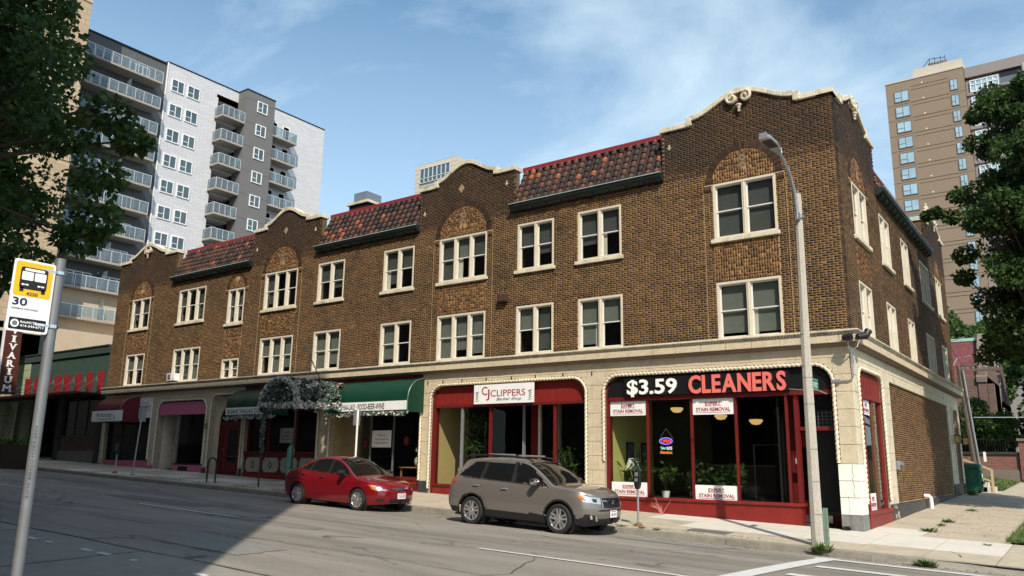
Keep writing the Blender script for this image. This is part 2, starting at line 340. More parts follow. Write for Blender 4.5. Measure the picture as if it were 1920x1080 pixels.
for x, d in ks: vs += [(x, -3.99-.12*(x > 2), zr(x, -4)-.02), (x, -3.96, zs(x, -3.9)+d), (x, -3.70, zs(x, -3.7)+d*.3)]
b.add(vs, [(3*i+j, 3*i+3+j, 3*i+4+j, 3*i+1+j) for i in range(4) for j in range(2)]); b.build('kerb_ramp', m_curb, kb)
# steel utility cover
slab(-3.42, -2.35, -3.32, -2.72, m_steel, dz=.008, name='utility_cover')
# grass
gl = grid('lawn', L(3.15, 7.9, 8), L(.15, 70, 40), lambda x, y: zs(x, y)+.03+.03*math.sin(x*7)*math.sin(y*5), m_grass)
grid('lawn_slope', L(-14, 1.15, 16), L(22.7, 33.2, 12), lambda x, y: zs(x, y)+.02+max(0, (1.1-x))*.10, m_grass)
def grass(name, pts, h0, h1, w, mat, seed):
    r = np.random.default_rng(seed); P = np.array(pts); n = len(P); a = r.uniform(0, 6.28, n); h = r.uniform(h0, h1, n); ln = r.uniform(.2, .8, n)*h
    d = np.stack([np.cos(a), np.sin(a), 0*a], 1); s = np.stack([-np.sin(a), np.cos(a), 0*a], 1)*w
    V = np.stack([P-s, P+s, P+d*ln[:, None]+np.array([0, 0, 1])*h[:, None]], 1).reshape(-1, 3)
    F = np.arange(3*n).reshape(-1, 3); return tag(newobj(name, fastmesh(name, V, F, mat, tone=r.uniform(0, 1, n)), None), kind='stuff')
m_blade = M('grass blade', (0, 0, 0), .7, .1, tone=[(0, (.03, .07, .012)), (.6, (.08, .14, .025)), (1, (.20, .22, .07))])
gp = [(x, y, zs(x, y)+.03) for x, y in zip(RNG.uniform(3.05, 5.2, 15000), .15+RNG.uniform(0, 1, 15000)**1.7*26)]
tag(grass('grass_blades', gp, .05, .15, .008, m_blade, 3), 'short unmown grass of the verge beside the side pavement', 'grass')
gp = [(x, y, zs(x, y)+.02+max(0, (1.1-x))*.10) for x, y in zip(RNG.uniform(-4, 1.15, 9000), RNG.uniform(22.8, 33, 9000))]
tag(grass('grass_blades', gp, .05, .12, .02, m_blade, 4), 'mown grass on the slope in front of the low brick wall', 'grass')
def weed(x, y, r, h, n, label, seed, zf=zs):
    q = np.random.default_rng(seed); V = []; F = []; T = []
    for i in range(n):
        a = q.uniform(0, 6.28); rr = q.uniform(.1, .75)*r; el = q.uniform(.2, .8)
        c = Vector((x+math.cos(a)*rr*.5, y+math.sin(a)*rr*.5, zf(x, y))); t = Vector((math.cos(a)*rr, math.sin(a)*rr, h*el*q.uniform(.5, 1)))
        s = Vector((-math.sin(a), math.cos(a), 0))*(.09*t.length+.007); k = len(V)
        V += [c, c+t*.55+s, c+t, c+t*.55-s]; F.append((k, k+1, k+2, k+3)); T.append(q.uniform(.1, .8))
    o = newobj('weed', fastmesh('weed', [tuple(v-Vector((x, y, zf(x, y)))) for v in V], F, m_blade, T), None, (x, y, zf(x, y)))
    return tag(o, label, 'weed')
weed(.05, -4.02, .28, .34, 160, 'bushy green weed growing at the kerb by the lamp post base', 1, lambda x, y: zr(x, y)+.05)
weed(2.05, -4.05, .26, .24, 130, 'clump of weeds in the gutter right of the crosswalk edge', 2, zr)
weed(1.28, 1.35, .26, .20, 90, 'nearest leafy weed in the joint of the side pavement', 3)
weed(1.30, 3.1, .15, .14, 50, 'small weed between the two larger weeds in the side pavement joint', 4)
weed(1.30, 4.4, .24, .18, 80, 'farther leafy weed patch in the joint of the side pavement', 5)
weed(1.35, 9.2, .25, .14, 60, 'low weed in the side pavement joint near the brick wall end', 6)
weed(.42, 17.9, .30, .42, 110, 'tall weed at the wall foot beside the green dumpster', 7)
weed(-4.9, -3.72, .16, .08, 40, 'tiny weed at the kerb edge left of the front parking meter foot', 8)
weed(-4.35, -3.70, .14, .08, 40, 'tiny weed at the kerb edge right of the front parking meter foot', 9)
weed(-3.95, -3.72, .16, .09, 40, 'tiny flat weed at the kerb edge before the utility cover', 10)
weed(-12.3, -3.70, .2, .26, 34, 'dry stalky weed at the kerb behind the red car', 11)
weed(2.75, -.6, .12, .08, 30, 'small weed in the pavement crack near the grass verge', 12)
# pinkish dried plant by the red base
tw = MB()
for i in range(9):
    a = random.uniform(-1.2, 1.2); tw.tube([(-5.45, -.25, zs(-5.4, -.2)), (-5.45+.14*a, -.27, zs(-5.4, -.2)+.18), (-5.45+.34*a, -.3, zs(-5.4, -.2)+random.uniform(.15, .5))], [.012, .01, .004], 5)
tag(tw.build('dry_plant', M('dry pink stems', (.45, .20, .17), .8), None), 'dry pinkish plant growing at the foot of the red shop base', 'weed')
# ------------------------------------------------------------ the brick corner building
BD = thing('brick_building', 'long three storey brown brick corner building with arched parapets and tiled roof', 'building', (0, 0, -5.2))
def TF(u, d, v): return (u, d, v)
def TS(u, d, v): return (-d, u, v)
WF = [(-36.70,-34.91,3.06,4.72,2),(-32.22,-29.90,3.02,4.74,3),(-28.0,-26.73,2.62,4.3,2),(-25.25,-22.95,3.02,4.74,3),(-21.58,-19.91,3.02,4.72,2),(-17.6,-15.93,3.02,4.72,2),(-14.61,-12.32,3.02,4.74,3),(-10.93,-9.39,3.03,4.74,2),(-8.42,-6.77,3.03,4.76,2),(-3.62,-1.71,3.05,4.80,2),
 (-36.70,-34.91,.04,1.70,2),(-32.22,-29.92,.04,1.70,3),(-28.05,-26.74,.0,.94,2),(-25.25,-22.97,.04,1.72,3),(-21.6,-19.92,.04,1.72,2),(-17.6,-15.94,.04,1.72,2),(-14.61,-12.32,.04,1.75,3),(-10.95,-9.40,.03,1.75,2),(-8.42,-6.76,.02,1.74,2),(-3.62,-1.71,.0,1.72,2)]
WS = [(1.65,3.42,3.04,4.72,2),(5.27,6.80,3.0,4.68,2),(8.85,10.25,3.0,4.68,2),(12.58,14.74,3.0,4.68,3),(16.5,18.0,3.0,4.72,2),
 (1.65,3.25,.03,1.7,2),(5.35,6.75,.03,1.7,2),(8.9,10.2,.03,1.7,2),(12.65,14.65,.03,1.7,3),(16.55,18.0,.03,1.7,2)]
# arches (centre u, spring v, r_in, r_out)
AF = [(-2.66,4.80,.97,1.19),(-13.47,4.74,1.15,1.37),(-24.10,4.74,1.15,1.37),(-35.80,4.72,.93,1.15),(-27.36,4.30,.62,.80)]
AS = [(2.53,4.72,.95,1.17),(17.25,4.72,.90,1.10)]
def peak(a, b, base=6.86):
    """coping underside profile between a and b"""
    c = (a+b)/2; h = (b-a)/2
    def f(u):
        t = abs(u-c)/h
        if t > .66: return base
        if t > .62: return base+.0
        s = t/.62
        return base+.18+.54*(.5+.5*math.cos(math.pi*min(1, s*1.0)))**1.0
    return f
PK = [(-38.4,-32.78),(-26.32,-21.62),(-15.70,-11.10),(-5.27,0)]
PSD = [(0,5.05),(14.6,19.75)]
TOPW = 5.30   # wall height under the gutters
def topf(u, pk):
    for a, b in pk:
        if a <= u <= b: return peak(a, b)(u)
    return TOPW
def cellwall(T, us, vs, holes, d0, d1, mb):
    """wall of boxes on a cell grid, merged vertically, with holes left open"""
    us = sorted(set(us)); vs = sorted(set(vs))
    mb.T = T
    for i in range(len(us)-1):
        run = None
        for j in range(len(vs)-1):
            uc, vc = (us[i]+us[i+1])/2, (vs[j]+vs[j+1])/2
            solid = not any(a < uc < b and c < vc < d for a, b, c, d in holes)
            if solid and run is None: run = vs[j]
            if (not solid) and run is not None: mb.box(us[i], us[i+1], d0, d1, run, vs[j]); run = None
        if run is not None: mb.box(us[i], us[i+1], d0, d1, run, vs[-1])
def wall_back(name, T, W_, u0, u1, pk):
    mb = MB(T); H = [w[:4] for w in W_]; PAR = []
    cellwall(T, [u0, u1]+[w[0] for w in W_]+[w[1] for w in W_], [-.02, 5.2]+[w[2] for w in W_]+[w[3] for w in W_], H, .0042, .34, mb)
    for a, b in pk:
        f = peak(a, b); n = 48; a2 = max(a+.011, u0); b2 = b-.011
        top = [(a2+(b2-a2)*i/n, f(a2+(b2-a2)*i/n)-.01) for i in range(n+1)]
        pm = MB(T); pm.prism([(a2, 5.2), (b2, 5.2)]+top[::-1], .0044, .34); PAR.append(pm)
    for pm in PAR: pm.build('parapet', m_mortard, BD)
    return mb.build(name, m_mortar, BD)
fw = wall_back('front_wall', TF, WF, -38.39, 0.0-.012, PK)
sw = wall_back('side_wall', TS, WS, .345, 19.6, PSD)
bw = MB(); bw.box(-38.39, -.34, 19.26, 19.6, -5.2, 6.2); bw.box(-38.39, -38.05, .34, 19.26, -5.2, 6.2); bw.build('rear_wall', m_mortar, BD)
bx('roof_deck', m_deck, BD, -38.05, -.34, .9, 19.26, 6.0, 6.12)
bx('upper_floor', m_deck, BD, -38.05, -.34, .36, 19.26, -.40, -.2)
# bricks: rows of (T, u0,u1,v0,v1,d,tone)
BRK = []
CH, BL, MJ = .0677, .205, .0140
def addbrick(T, u0, u1, v0, v1, d, tone): BRK.append((T, u0, u1, v0, v1, d, tone))
def lay(T, W_, A_, pk, u0, u1, v0, vmax, seed, panels):
    R = random.Random(seed); k = 0; v = v0
    while v < vmax:
        vc = v+CH/2; cuts = []
        for a, b, c, d, n in W_:
            if c-.12*(c > 2) < vc < d: cuts.append((a-.004-(.06 if c > 2 and vc < c else 0), b+.004+(.05 if c > 2 and vc < c else 0)))
        for c, s, ri, ro in A_:
            if s-.02 < vc < s+ro: h = math.sqrt(max(0, ro*ro-(vc-s)**2)); cuts.append((c-h, c+h))
        for a, b, c, d in panels:
            if c < vc < d: cuts.append((a, b))
        cuts.sort(); u = u0-(BL/2 if k % 2 else 0)
        hd = (k % 6 == 5)
        while u < u1:
            w = BL/2 if hd else BL; a, b = max(u, u0), min(u+w, u1); segs = [(a, b)]
            for c0, c1 in cuts:
                ns_ = []
                for s0, s1 in segs:
                    if c1 <= s0 or c0 >= s1: ns_.append((s0, s1)); continue
                    if s0 < c0: ns_.append((s0, c0))
                    if s1 > c1: ns_.append((c1, s1))
                segs = ns_
            for s0, s1 in segs:
                if s1-s0 < .035: continue
                if v+CH > topf((s0+s1)/2, pk)-.004 : continue
                t = R.gauss(.41, .14)+(-.10 if hd else 0)
                if R.random() < .12: t -= .22
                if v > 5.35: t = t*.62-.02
                elif v > 4.95: t += .10 if not any(p0-.1 < s0 < p1 for p0, p1 in pk) else 0
                t += .07*math.sin(s0*.55+seed)*math.sin(v*.9+s0*.21)+.05*math.sin(s0*1.9+v*1.3+seed)
                for wa, wb_, wc, wd, wn in W_:
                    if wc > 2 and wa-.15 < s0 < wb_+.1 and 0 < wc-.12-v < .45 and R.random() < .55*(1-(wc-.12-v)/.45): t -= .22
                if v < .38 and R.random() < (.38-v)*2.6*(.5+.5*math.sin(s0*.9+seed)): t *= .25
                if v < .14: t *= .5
                addbrick(T, s0+MJ/2, s1-MJ/2, v+MJ/2, v+CH-MJ/2, R.uniform(0, .002), cl(t, 0, 1))
            u += w
        v += CH; k += 1
# panels of vertical brick under the third-floor windows of the arched bays
def vpanel(T, a, b, c, d, seed, d0=-.002):
    R = random.Random(seed); n = int((b-a)/.0755); w = (b-a)/n
    for i in range(n):
        u = a+i*w; v = c-(R.random() < .5)*.1
        while v < d:
            h = .205 if R.random() < .55 else .1; v1 = min(v+h, d); v0_ = max(v, c)
            if v1-v0_ > .03: addbrick(T, u+MJ/2, u+w-MJ/2, v0_+.005, v1-.005, d0+R.uniform(0, .006), cl(R.gauss(.66, .16), 0, 1))
            v += h
def frame_lines(T, a, b, c, d):
    mbx = MB(T)
    mbx.box(a+.28, b-.28, -.006, .012, d-.17, d-.155); mbx.box(a+.28, b-.28, -.006, .012, c+.15, c+.165)
    mbx.box(a+.28, a+.295, -.006, .012, c+.165, d-.17); mbx.box(b-.295, b-.28, -.006, .012, c+.165, d-.17)
    mbx.build('panel_moulding', m_frameln, BD)
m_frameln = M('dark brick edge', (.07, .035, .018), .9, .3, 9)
PF = []; PS = []
for (c, s, ri, ro), T, P, lst in [(a, TF, PF, WF) for a in AF]+[(a, TS, PS, WS) for a in AS]:
    up_ = min((w for w in lst if w[2] > 2), key=lambda w: abs((w[0]+w[1])/2-c)); lo = min((w for w in lst if w[2] < 2), key=lambda w: abs((w[0]+w[1])/2-c))
    P.append((up_[0], up_[1], lo[3], up_[2]-.125))
    vpanel(T, up_[0], up_[1], lo[3]+.005, up_[2]-.13, int(abs(c)*7), -.004)
    if ri > .7: frame_lines(T, up_[0], up_[1], lo[3], up_[2]-.12)
    # arch ring bricks and tympanum
    n = int(math.pi*(ri+ro)/2/.0755); R = random.Random(int(abs(c)*13))
    rg = MB(T)
    for i in range(n):
        a0 = math.pi*i/n+.006; a1 = math.pi*(i+1)/n-.006
        q = [(c+r*math.cos(a), s+r*math.sin(a)) for r, a in ((ri, a0), (ro, a0), (ro, a1), (ri, a1))]
        rg.prism(q, -.012, .03, tone=cl(R.gauss(.30, .10), 0, 1))
    tag(rg.build('arch_ring', m_brick, BD, tone=True), kind='stuff')
    bk = MB(T); n = 24; 0 and bk.prism([(c+ri*math.cos(math.pi*i/n), s+ri*math.sin(math.pi*i/n)) for i in range(n+1)], .030, .05); 
    nn = int(2*ri/.0755); w = 2*ri/nn
    for i in range(nn):
        u = c-ri+i*w; uc = u+w/2; h = math.sqrt(max(0, ri*ri-(uc-c)**2)); v = s-(i % 2)*.1
        while v < s+h-.03:
            hh = .205 if R.random() < .6 else .1; v0_, v1 = max(v, s), min(v+hh, s+h-.01)
            if v1-v0_ > .03 and not (abs(uc-c) < .12 and s+.32 < (v0_+v1)/2 < s+.85): addbrick(T, u+MJ/2, u+w-MJ/2, v0_+.005, v1-.005, -.001, cl(R.gauss(.72, .15), 0, 1))
            v += hh
    # little diamond emblem
    em = MB(T)
    for q in (.45, .70):
        k_ = ri/1.0; z = s+q*k_; r0, r1 = .115*k_, .075*k_
        for t in range(4):
            a0, a1 = t*math.pi/2, (t+1)*math.pi/2
            em.prism([(c+r0*math.cos(a0), z+r0*math.sin(a0)), (c+r0*math.cos(a1), z+r0*math.sin(a1)), (c+r1*math.cos(a1), z+r1*math.sin(a1)), (c+r1*math.cos(a0), z+r1*math.sin(a0))], -.004, .03)
    em.build('brick_emblem', m_orn, BD)
    # impost blocks
    for e in (-1, 1):
        for j in range(3):
            u = c+e*(ri+.06+j*.078); addbrick(T, u-.03, u+.03, s-.21, s-.02, -.014, .5)
        mi = MB(T); mi.box(c+e*(ri+.12)-.13, c+e*(ri+.12)+.13, -.016, .012, s-.018, s-.002); mi.build('impost', m_cope, BD)
        P.append((c+e*(ri+.138)-.12, c+e*(ri+.138)+.12, s-.215, s+.0))
lay(TF, WF, AF, PK, -38.38, 0, 0.0, 7.6, 5, PF)
lay(TS, WS, AS, PSD, 0.0, 19.59, 0.0, 7.6, 9, PS)
# pilaster joint lines in the arched bays
m_pj = M('pale joint line', (.44, .32, .16), .9)
for c, s, ri, ro in AF[:4]:
    for e in (-1, 1): bx('pilaster_joint', m_pj, BD, c+e*(ro+.06)-.006, c+e*(ro+.06)+.006, -.0055, .011, 0, s-.25)
# brick panel in the side ground floor
R = random.Random(4); v = -4.58; k = 0
sp = MB(TS); sp.box(4.60, 16.15, .06, .2, -4.62, -.98); sp.build('side_infill_wall', m_mortar, BD)
while v < -1.03:
    u = 4.62-(BL/2 if k % 2 else 0)
    while u < 16.13:
        a, b = max(4.62, u), min(u+BL, 16.13)
        if b-a > .04: addbrick(TS, a+MJ/2, b-MJ/2, v+MJ/2, v+CH-MJ/2, .056, cl(R.gauss(.55, .15), 0, 1))
        u += BL
    v += CH; k += 1
# split: the 300 bricks that show largest become objects, the rest one mesh
cp = Vector((5.0592, -22.2088, -3.5545)); rgt = right; fwd = -back; upv = up
def px(p):
    d = Vector(p)-cp; z = d.dot(fwd); return (d.dot(rgt)/z, d.dot(upv)/z)
if True:
    sc = []
    for i, (T, a, b, c, d, dd, t) in enumerate(BRK):
        p = px(T(a, dd, c)); q = px(T(b, dd, c)); w = abs(p[0]-q[0]); w2 = abs(px(T(a, dd, d))[1]-p[1]); sc.append((w*w2, i))
    sc.sort(reverse=True); big = set(i for _, i in sc[:300])
    V = []; F = []; TT = []; cube = {}
    for i, (T, a, b, c, d, dd, t) in enumerate(BRK):
        P = [T(a, dd, c), T(b, dd, c), T(b, dd, d), T(a, dd, d), T(a, .03+max(dd, 0), c), T(b, .03+max(dd, 0), c), T(b, .03+max(dd, 0), d), T(a, .03+max(dd, 0), d)]
        if i in big:
            key = (T is TF, round(b-a, 2), round(d-c, 3), round(t*5)/5); me = cube.get(key)
            o0 = P[0]
            if me is None:
                loc = [(p[0]-o0[0], p[1]-o0[1], p[2]-o0[2]) for p in P]
                me = fastmesh('brick', loc, [(0,1,2,3),(0,4,5,1),(3,2,6,7),(0,3,7,4),(1,5,6,2)], m_brick, [key[3]]*5); cube[key] = me
            par = fw if T is TF else sw
            newobj('brick', me, par, (o0[0], o0[1], o0[2]+5.2))
        else:
            k = len(V); V += P; F += [(k,k+1,k+2,k+3),(k,k+4,k+5,k+1),(k+3,k+2,k+6,k+7),(k,k+3,k+7,k+4),(k+1,k+5,k+6,k+2)]; TT += [t]*5
    V = np.array(V); V[:, 2] += 5.2
    tag(newobj('brickwork', fastmesh('brickwork', V, F, m_brick, TT), BD), kind='stuff')
# copings of the parapets: stones along the profile
def coping(T, a, b, corner=None):
    f = peak(a, b); c = (a+b)/2; h = (b-a)/2; us = []
    def piece(pts):
        # pts: list of u ; polygon between f and f+th
        th = .155; mb = MB(T); lo = [(u, f(u)) for u in pts]; hi = [(u, f(u)+th) for u in pts]
        mb.prism(lo+hi[::-1], -.07, .42); mb.build('coping_stone', m_cope, BD, bevel=.01)
    e = .66*h
    def span(u0, u1, n):
        for i in range(n):
            s0 = u0+(u1-u0)*i/n; s1 = u0+(u1-u0)*(i+1)/n; m = 10
            piece([s0+.005+(s1-s0-.01)*j/m for j in range(m+1)])
    span(a-.05 if corner != 'L' else a-.07, c-e-.001, 2); span(c+e+.001, b+(.07 if corner == 'R' else .05), 2)
    span(c-e+.002, c+e-.002, 8)
    # step ends
    for s in (-1, 1):
        mb = MB(T); x0 = c+s*e; mb.box(min(x0-s*.16, x0+s*.03), max(x0-s*.16, x0+s*.03), -.08, .43, f(x0)+.02, f(x0)+.29); mb.build('coping_stone', m_cope, BD, bevel=.01)
for i, (a, b) in enumerate(PK): coping(TF, a, b, 'R' if i == 3 else None)
for i, (a, b) in enumerate(PSD): coping(TS, a, b, 'L' if i == 0 else None)
def scroll(T, c, v, s=1.0):
    mb = MB(T)
    for e in (-1, 1):
        pts = []; n = 40
        for i in range(n+1):
            t = i/n; a = math.pi*(.5+2.6*t)*1; r = .20*(1-.82*t)*s; pts.append((c+e*(.22*s)+e*r*math.cos(a)*-1*.98, -.085-.05*t, v-.05*s+r*math.sin(a)))
        mb.tube(pts, [.055*s*(1-.5*i/n) for i in range(n+1)], 7)
        cc = (c+e*.22*s, -.1, v-.05*s); mb.lathe([(.155*s, .0), (.155*s, .08), (.02, .085)], (cc[0], -.07, cc[2]), 16, 'y')
    mb.lathe([(.0, -.07), (.05*s, -.05), (.07*s, .02), (.10*s, .05), (.10*s, .08), (.03, .1)], (c, -.07, v-.38*s), 10)
    mb.lathe([(.0, -.05), (.04*s, -.03), (.055*s, .02), (.02, .04)], (c, -.07, v-.50*s), 8)
    mb.build('scroll_ornament', m_cope, BD, smooth=True)
scroll(TF, -2.66, 7.45, .95); scroll(TF, -35.6, 7.35, .8); scroll(TS, 2.5, 7.45, .95); scroll(TS, 17.2, 7.45, .9)
fi = MB(); fi.lathe([(.16, 0), (.16, .08), (.08, .12), (.15, .25), (.17, .38), (.10, .46), (.12, .5), (.03, .62), (.05, .68), (0, .76)], (-.17, 17.2, 7.62), 12); fi.build('urn_finial', m_cope, BD, smooth=True)
for c, v in ((-13.6, 6.62), (-24.0, 6.62)): dm = MB(); dm.prism([(c-.15, v), (c, v-.18), (c+.15, v), (c, v+.18)], -.02, .012); dm.build('diamond_ornament', m_orn, BD)
for c, v in ((-15.45, 5.95), (-11.45, 6.45), (-26.05, 6.05), (-21.95, 6.4), (-5.0, 6.35)):
    d2 = MB(); d2.box(c-.07, c+.07, -.01, .012, v-.07, v-.04); d2.box(c-.02, c+.02, -.011, .012, v-.12, v+.06); d2.build('diamond_ornament', m_cope, BD)
# mansard tile roofs
TI = []
def roofpart(T, a, b, ys=-.12, ztop=6.93):
    y0, z0 = ys, 5.44; y1, z1 = .58, ztop; Ls = math.hypot(y1-y0, z1-z0); s = ((y1-y0)/Ls, (z1-z0)/Ls); n_ = (-s[1], s[0])
    mb = MB(T); mb.add([(a, y0+.03, z0), (b, y0+.03, z0), (b, y1+.03, z1), (a, y1+.03, z1), (a, y1+.5, z0), (b, y1+.5, z0)], [(0, 1, 2, 3), (0, 3, 4), (1, 5, 2), (3, 2, 5, 4)])
    r_ = mb.build('tile_roof', m_tilepan, BD)
    nc = round((b-a)/.305); pw = (b-a)/nc; nr = 6; ex = Ls/nr
    for j in range(nc):
        for i in range(nr): TI.append((T, r_, a+(j+.5)*pw, i, ex, y0, z0, s, n_, random.Random(j*31+i*7+int(a*3)).random()))
    mb = MB(T); mb.box(a-.02, b+.02, y1-.08, y1+.28, z1-.02, z1+.15); mb.build('ridge_cap', m_ridge, r_, bevel=.012)
    mb = MB(T); mb.prism([(-.01, 5.23), (-.10, 5.24), (-.19, 5.29), (-.26, 5.36), (-.28, 5.47), (-.01, 5.47)], a-.07, b+.07, ax=0)
    g_ = mb.build('gutter', m_gutter, BD)
    mb = MB(T); mb.box(a-.09, b+.09, -.302, -.275, 5.455, 5.478); mb.build('gutter_lip', m_gutterlip, g_)
    k = a+.2
    while k < b: mb = MB(T); mb.box(k-.015, k+.015, -.20, -.02, 5.20, 5.32); mb.build('gutter_bracket', m_gutter, g_); k += .62
for a, b in ((-11.08, -5.29), (-21.60, -15.73), (-32.76, -26.35)): roofpart(TF, a, b)
roofpart(TS, 5.07, 14.58)
RT = MB
def tilegeo(Tf, u, i, ex, y0, z0, s, n_):
    V = []; m = 6; Lt = ex+.05; b0 = i*ex
    for (t, r, lift) in ((0, .108, .030), (Lt, .086, .004)):
        for k in range(m+1):
            a = math.pi*k/m; du = -r*math.cos(a); hn = r*math.sin(a)*.95+lift; t_ = b0+t
            V.append((u+du, y0+s[0]*t_+n_[0]*hn, z0+s[1]*t_+n_[1]*hn))
    for k in range(m+1):
        a = math.pi*k/m; r = .088; t_ = b0; hn = r*math.sin(a)*.95+.028; V.append((u-r*math.cos(a), y0+s[0]*t_+n_[0]*hn, z0+s[1]*t_+n_[1]*hn))
    V = [Tf(*p) for p in V]; k1 = m+1
    F = [(k, k+1, k1+k+1, k1+k) for k in range(m)]+[(k, 2*k1+k, 2*k1+k+1, k+1) for k in range(m)]
    return V, F
sc = sorted(((px(T(u, y0, z0))[0]*0+1/((Vector(T(u, y0, z0))-cp).length)*(1 if T is TF else .6), q) for q, (T, r_, u, i, ex, y0, z0, s, n_, t) in enumerate(TI)), reverse=True)
big = set(q for _, q in sc[:300]); cache = {}; V = []; F = []; TT = []
for q, (T, r_, u, i, ex, y0, z0, s, n_, t) in enumerate(TI):
    t = cl(t**.95*.93 if random.random() > .05 else .99, 0, 1)
    if q in big:
        key = (T is TF, i, round(t*7)/7); me = cache.get(key)
        if me is None:
            v_, f_ = tilegeo(T, 0, i, ex, y0, z0, s, n_); me = fastmesh('roof_tile', v_, f_, m_tile, [key[2]]*len(f_)); cache[key] = me
        o = T(u, 0, 0); newobj('roof_tile', me, r_, (o[0], o[1], 5.2))
    else:
        v_, f_ = tilegeo(T, u, i, ex, y0, z0, s, n_); k = len(V); V += [(x, y, z+5.2) for x, y, z in v_]; F += [tuple(w+k for w in ff) for ff in f_]; TT += [t]*len(f_)
tag(newobj('roof_tiles', fastmesh('roof_tiles', V, F, m_tile, TT), BD), kind='stuff')
ch = MB(); ch.box(-23.9, -22.6, 3.6, 5.0, 6.1, 8.75); chm = ch.build('chimney', m_brick, BD); bx('chimney_cap', m_cope, chm, -24.0, -22.5, 3.5, 5.1, 8.75, 8.88)
bx('mesh_cage', glass('wire cage haze', (.55, .57, .6), .6, .3, 1.3, ((.3, .32, .34), .35)), chm, -23.7, -22.8, 3.7, 4.7, 8.88, 9.4)
# windows
def ring(mb, a, b, c, d, w, d0, d1):
    mb.box(a, b, d0, d1, c, c+w); mb.box(a, b, d0, d1, d-w, d); mb.box(a, a+w, d0, d1, c+w, d-w); mb.box(b-w, b, d0, d1, c+w, d-w)
RW = random.Random(21); room = {TF: MB(TF), TS: MB(TS)}
def window(T, a, b, c, d, n, sill, bl=None):
    mb = MB(T); fw_ = .075; ring(mb, a, b, c, d, fw_, -.004, .16); mu = .125; lw = ((b-a)-2*fw_-(n-1)*mu)/n
    for i in range(n-1):
        x = a+fw_+lw+i*(lw+mu); mb.box(x, x+mu, .01, .15, c+fw_, d-fw_); mb.box(x+.045, x+.08, -.008, .01, c+fw_, d-fw_)
    w_ = mb.build('window', m_cream, BD, bevel=.006)
    vm = c+(d-c)*.505
    for i in range(n):
        x0 = a+fw_+i*(lw+mu); x1 = x0+lw
        up0 = vm if not (n == 3 and i == 2 and abs(a+14.61) < .1 and c < 1) else vm-.35
        for (s0, s1, dd) in ((vm-.018, d-fw_, .085), (c+fw_, vm+.018, .115)):
            q = MB(T); ring(q, x0, x1, s0, s1, .034, dd, dd+.03); q.build('sash', m_sash, w_)
            q = MB(T); q.box(x0+.03, x1-.03, dd+.012, dd+.017, s0+.03, s1-.03); q.build('pane', m_pane, w_)
        r = RW.random() if bl is None else bl
        if r < .93:
            lo = vm+RW.choice((-.02, -.02, .05, -.3, .0)) if r > .12 else c+.1
            if RW.random() < (.55 if c < 2 else .3): lo = c+.10+RW.random()*.3
            q = MB(T); q.box(x0+.01, x1-.01, .19, .196, lo, d-.05)
            q.build('blind', m_blind if RW.random() < (.75 if c < 2 else .25) else m_blind2, w_)
        if RW.random() < .22:
            q = MB(T); s_ = RW.choice((0, 1)); w0 = RW.uniform(.10, .22); a0 = x0+.02 if s_ == 0 else x1-.02-w0
            for k in range(5): q.box(a0+k*w0/5, a0+(k+1)*w0/5, .175+.012*(k % 2), .185+.012*(k % 2), c+.12, vm+.02)
            q.build('curtain', m_whitep, w_)
    if sill:
        m = max(2, round((b-a)/.8)); w2 = (b-a+.16)/m
        for i in range(m):
            q = MB(T); q.box(a-.09+i*w2+.004, a-.09+(i+1)*w2-.004, -.085, .10, c-.12, c-.002); q.build('sill_stone', m_cope, w_, bevel=.008)
    # reveal and room
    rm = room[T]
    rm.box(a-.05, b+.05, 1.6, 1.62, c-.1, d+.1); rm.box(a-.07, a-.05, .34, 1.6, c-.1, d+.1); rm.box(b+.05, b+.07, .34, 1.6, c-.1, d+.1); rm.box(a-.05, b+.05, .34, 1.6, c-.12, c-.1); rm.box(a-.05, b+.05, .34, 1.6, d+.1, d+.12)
    # dark strip paints the shadow line of the steel lintel
    q = MB(T); q.box(a-.08, b+.08, .004, .03, d+.0, d+.012); q.build('lintel_shadow_line', m_frameln, w_)
for w in WF: window(TF, *w, w[2] > 2)
for w in WS: window(TS, *w, w[2] > 2)
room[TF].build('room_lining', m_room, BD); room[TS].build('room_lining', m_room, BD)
# window air conditioner
ac = MB(); ac.box(-32.12, -31.5, -.28, .1, .10, .46); aco = tag(ac.build('air_conditioner', m_white, None), 'white window air conditioner in a second floor window above the pink shop', 'air conditioner')
g = MB(); g.box(-32.06, -31.80, -.285, -.279, .14, .42); g.build('grille', m_steel, aco)
vt = MB(); vt.prism([(.0, 2.23), (-.2, 2.18), (-.2, 1.98), (.0, 1.95)], -11.66, -11.30, ax=0); tag(vt.build('wall_vent', M('brown sheet metal', (.06, .035, .025), .6), BD))
# cornice: sweep of profile pieces, mitred at the corner
def corn(p, v0, v1, mat, name, pb=-.02, stuff=False):
    mb = MB(); n = len(p)
    ring_ = [(q, v) for q, v in p]
    A = [(-38.5, -q, v) for q, v in ring_]; B = [(q, -q, v) for q, v in ring_]; Cc = [(q, 19.75, v) for q, v in ring_]
    fs = [(i, i+n, (i+1) % n+n, (i+1) % n) for i in range(n)]+[(i+n, i+2*n, (i+1) % n+2*n, (i+1) % n+n) for i in range(n)]+[tuple(range(n)), tuple(range(3*n-1, 2*n-1, -1))]
    mb.add(A+B+Cc, fs); return mb.build(name, mat, BD)
corn([(0.012, -.06), (.27, -.06), (.30, -.045), (.30, -.015), (.27, -.0), (.012, .004)], 0, 0, m_cope, 'cornice_top')
corn([(.0, -.115), (.215, -.115), (.215, -.06), (.0, -.06)], 0, 0, m_stonej, 'cornice_core')
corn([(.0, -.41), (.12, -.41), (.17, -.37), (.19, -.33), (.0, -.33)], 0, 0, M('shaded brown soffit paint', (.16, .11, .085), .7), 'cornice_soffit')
bd = MB(); x = -38.4
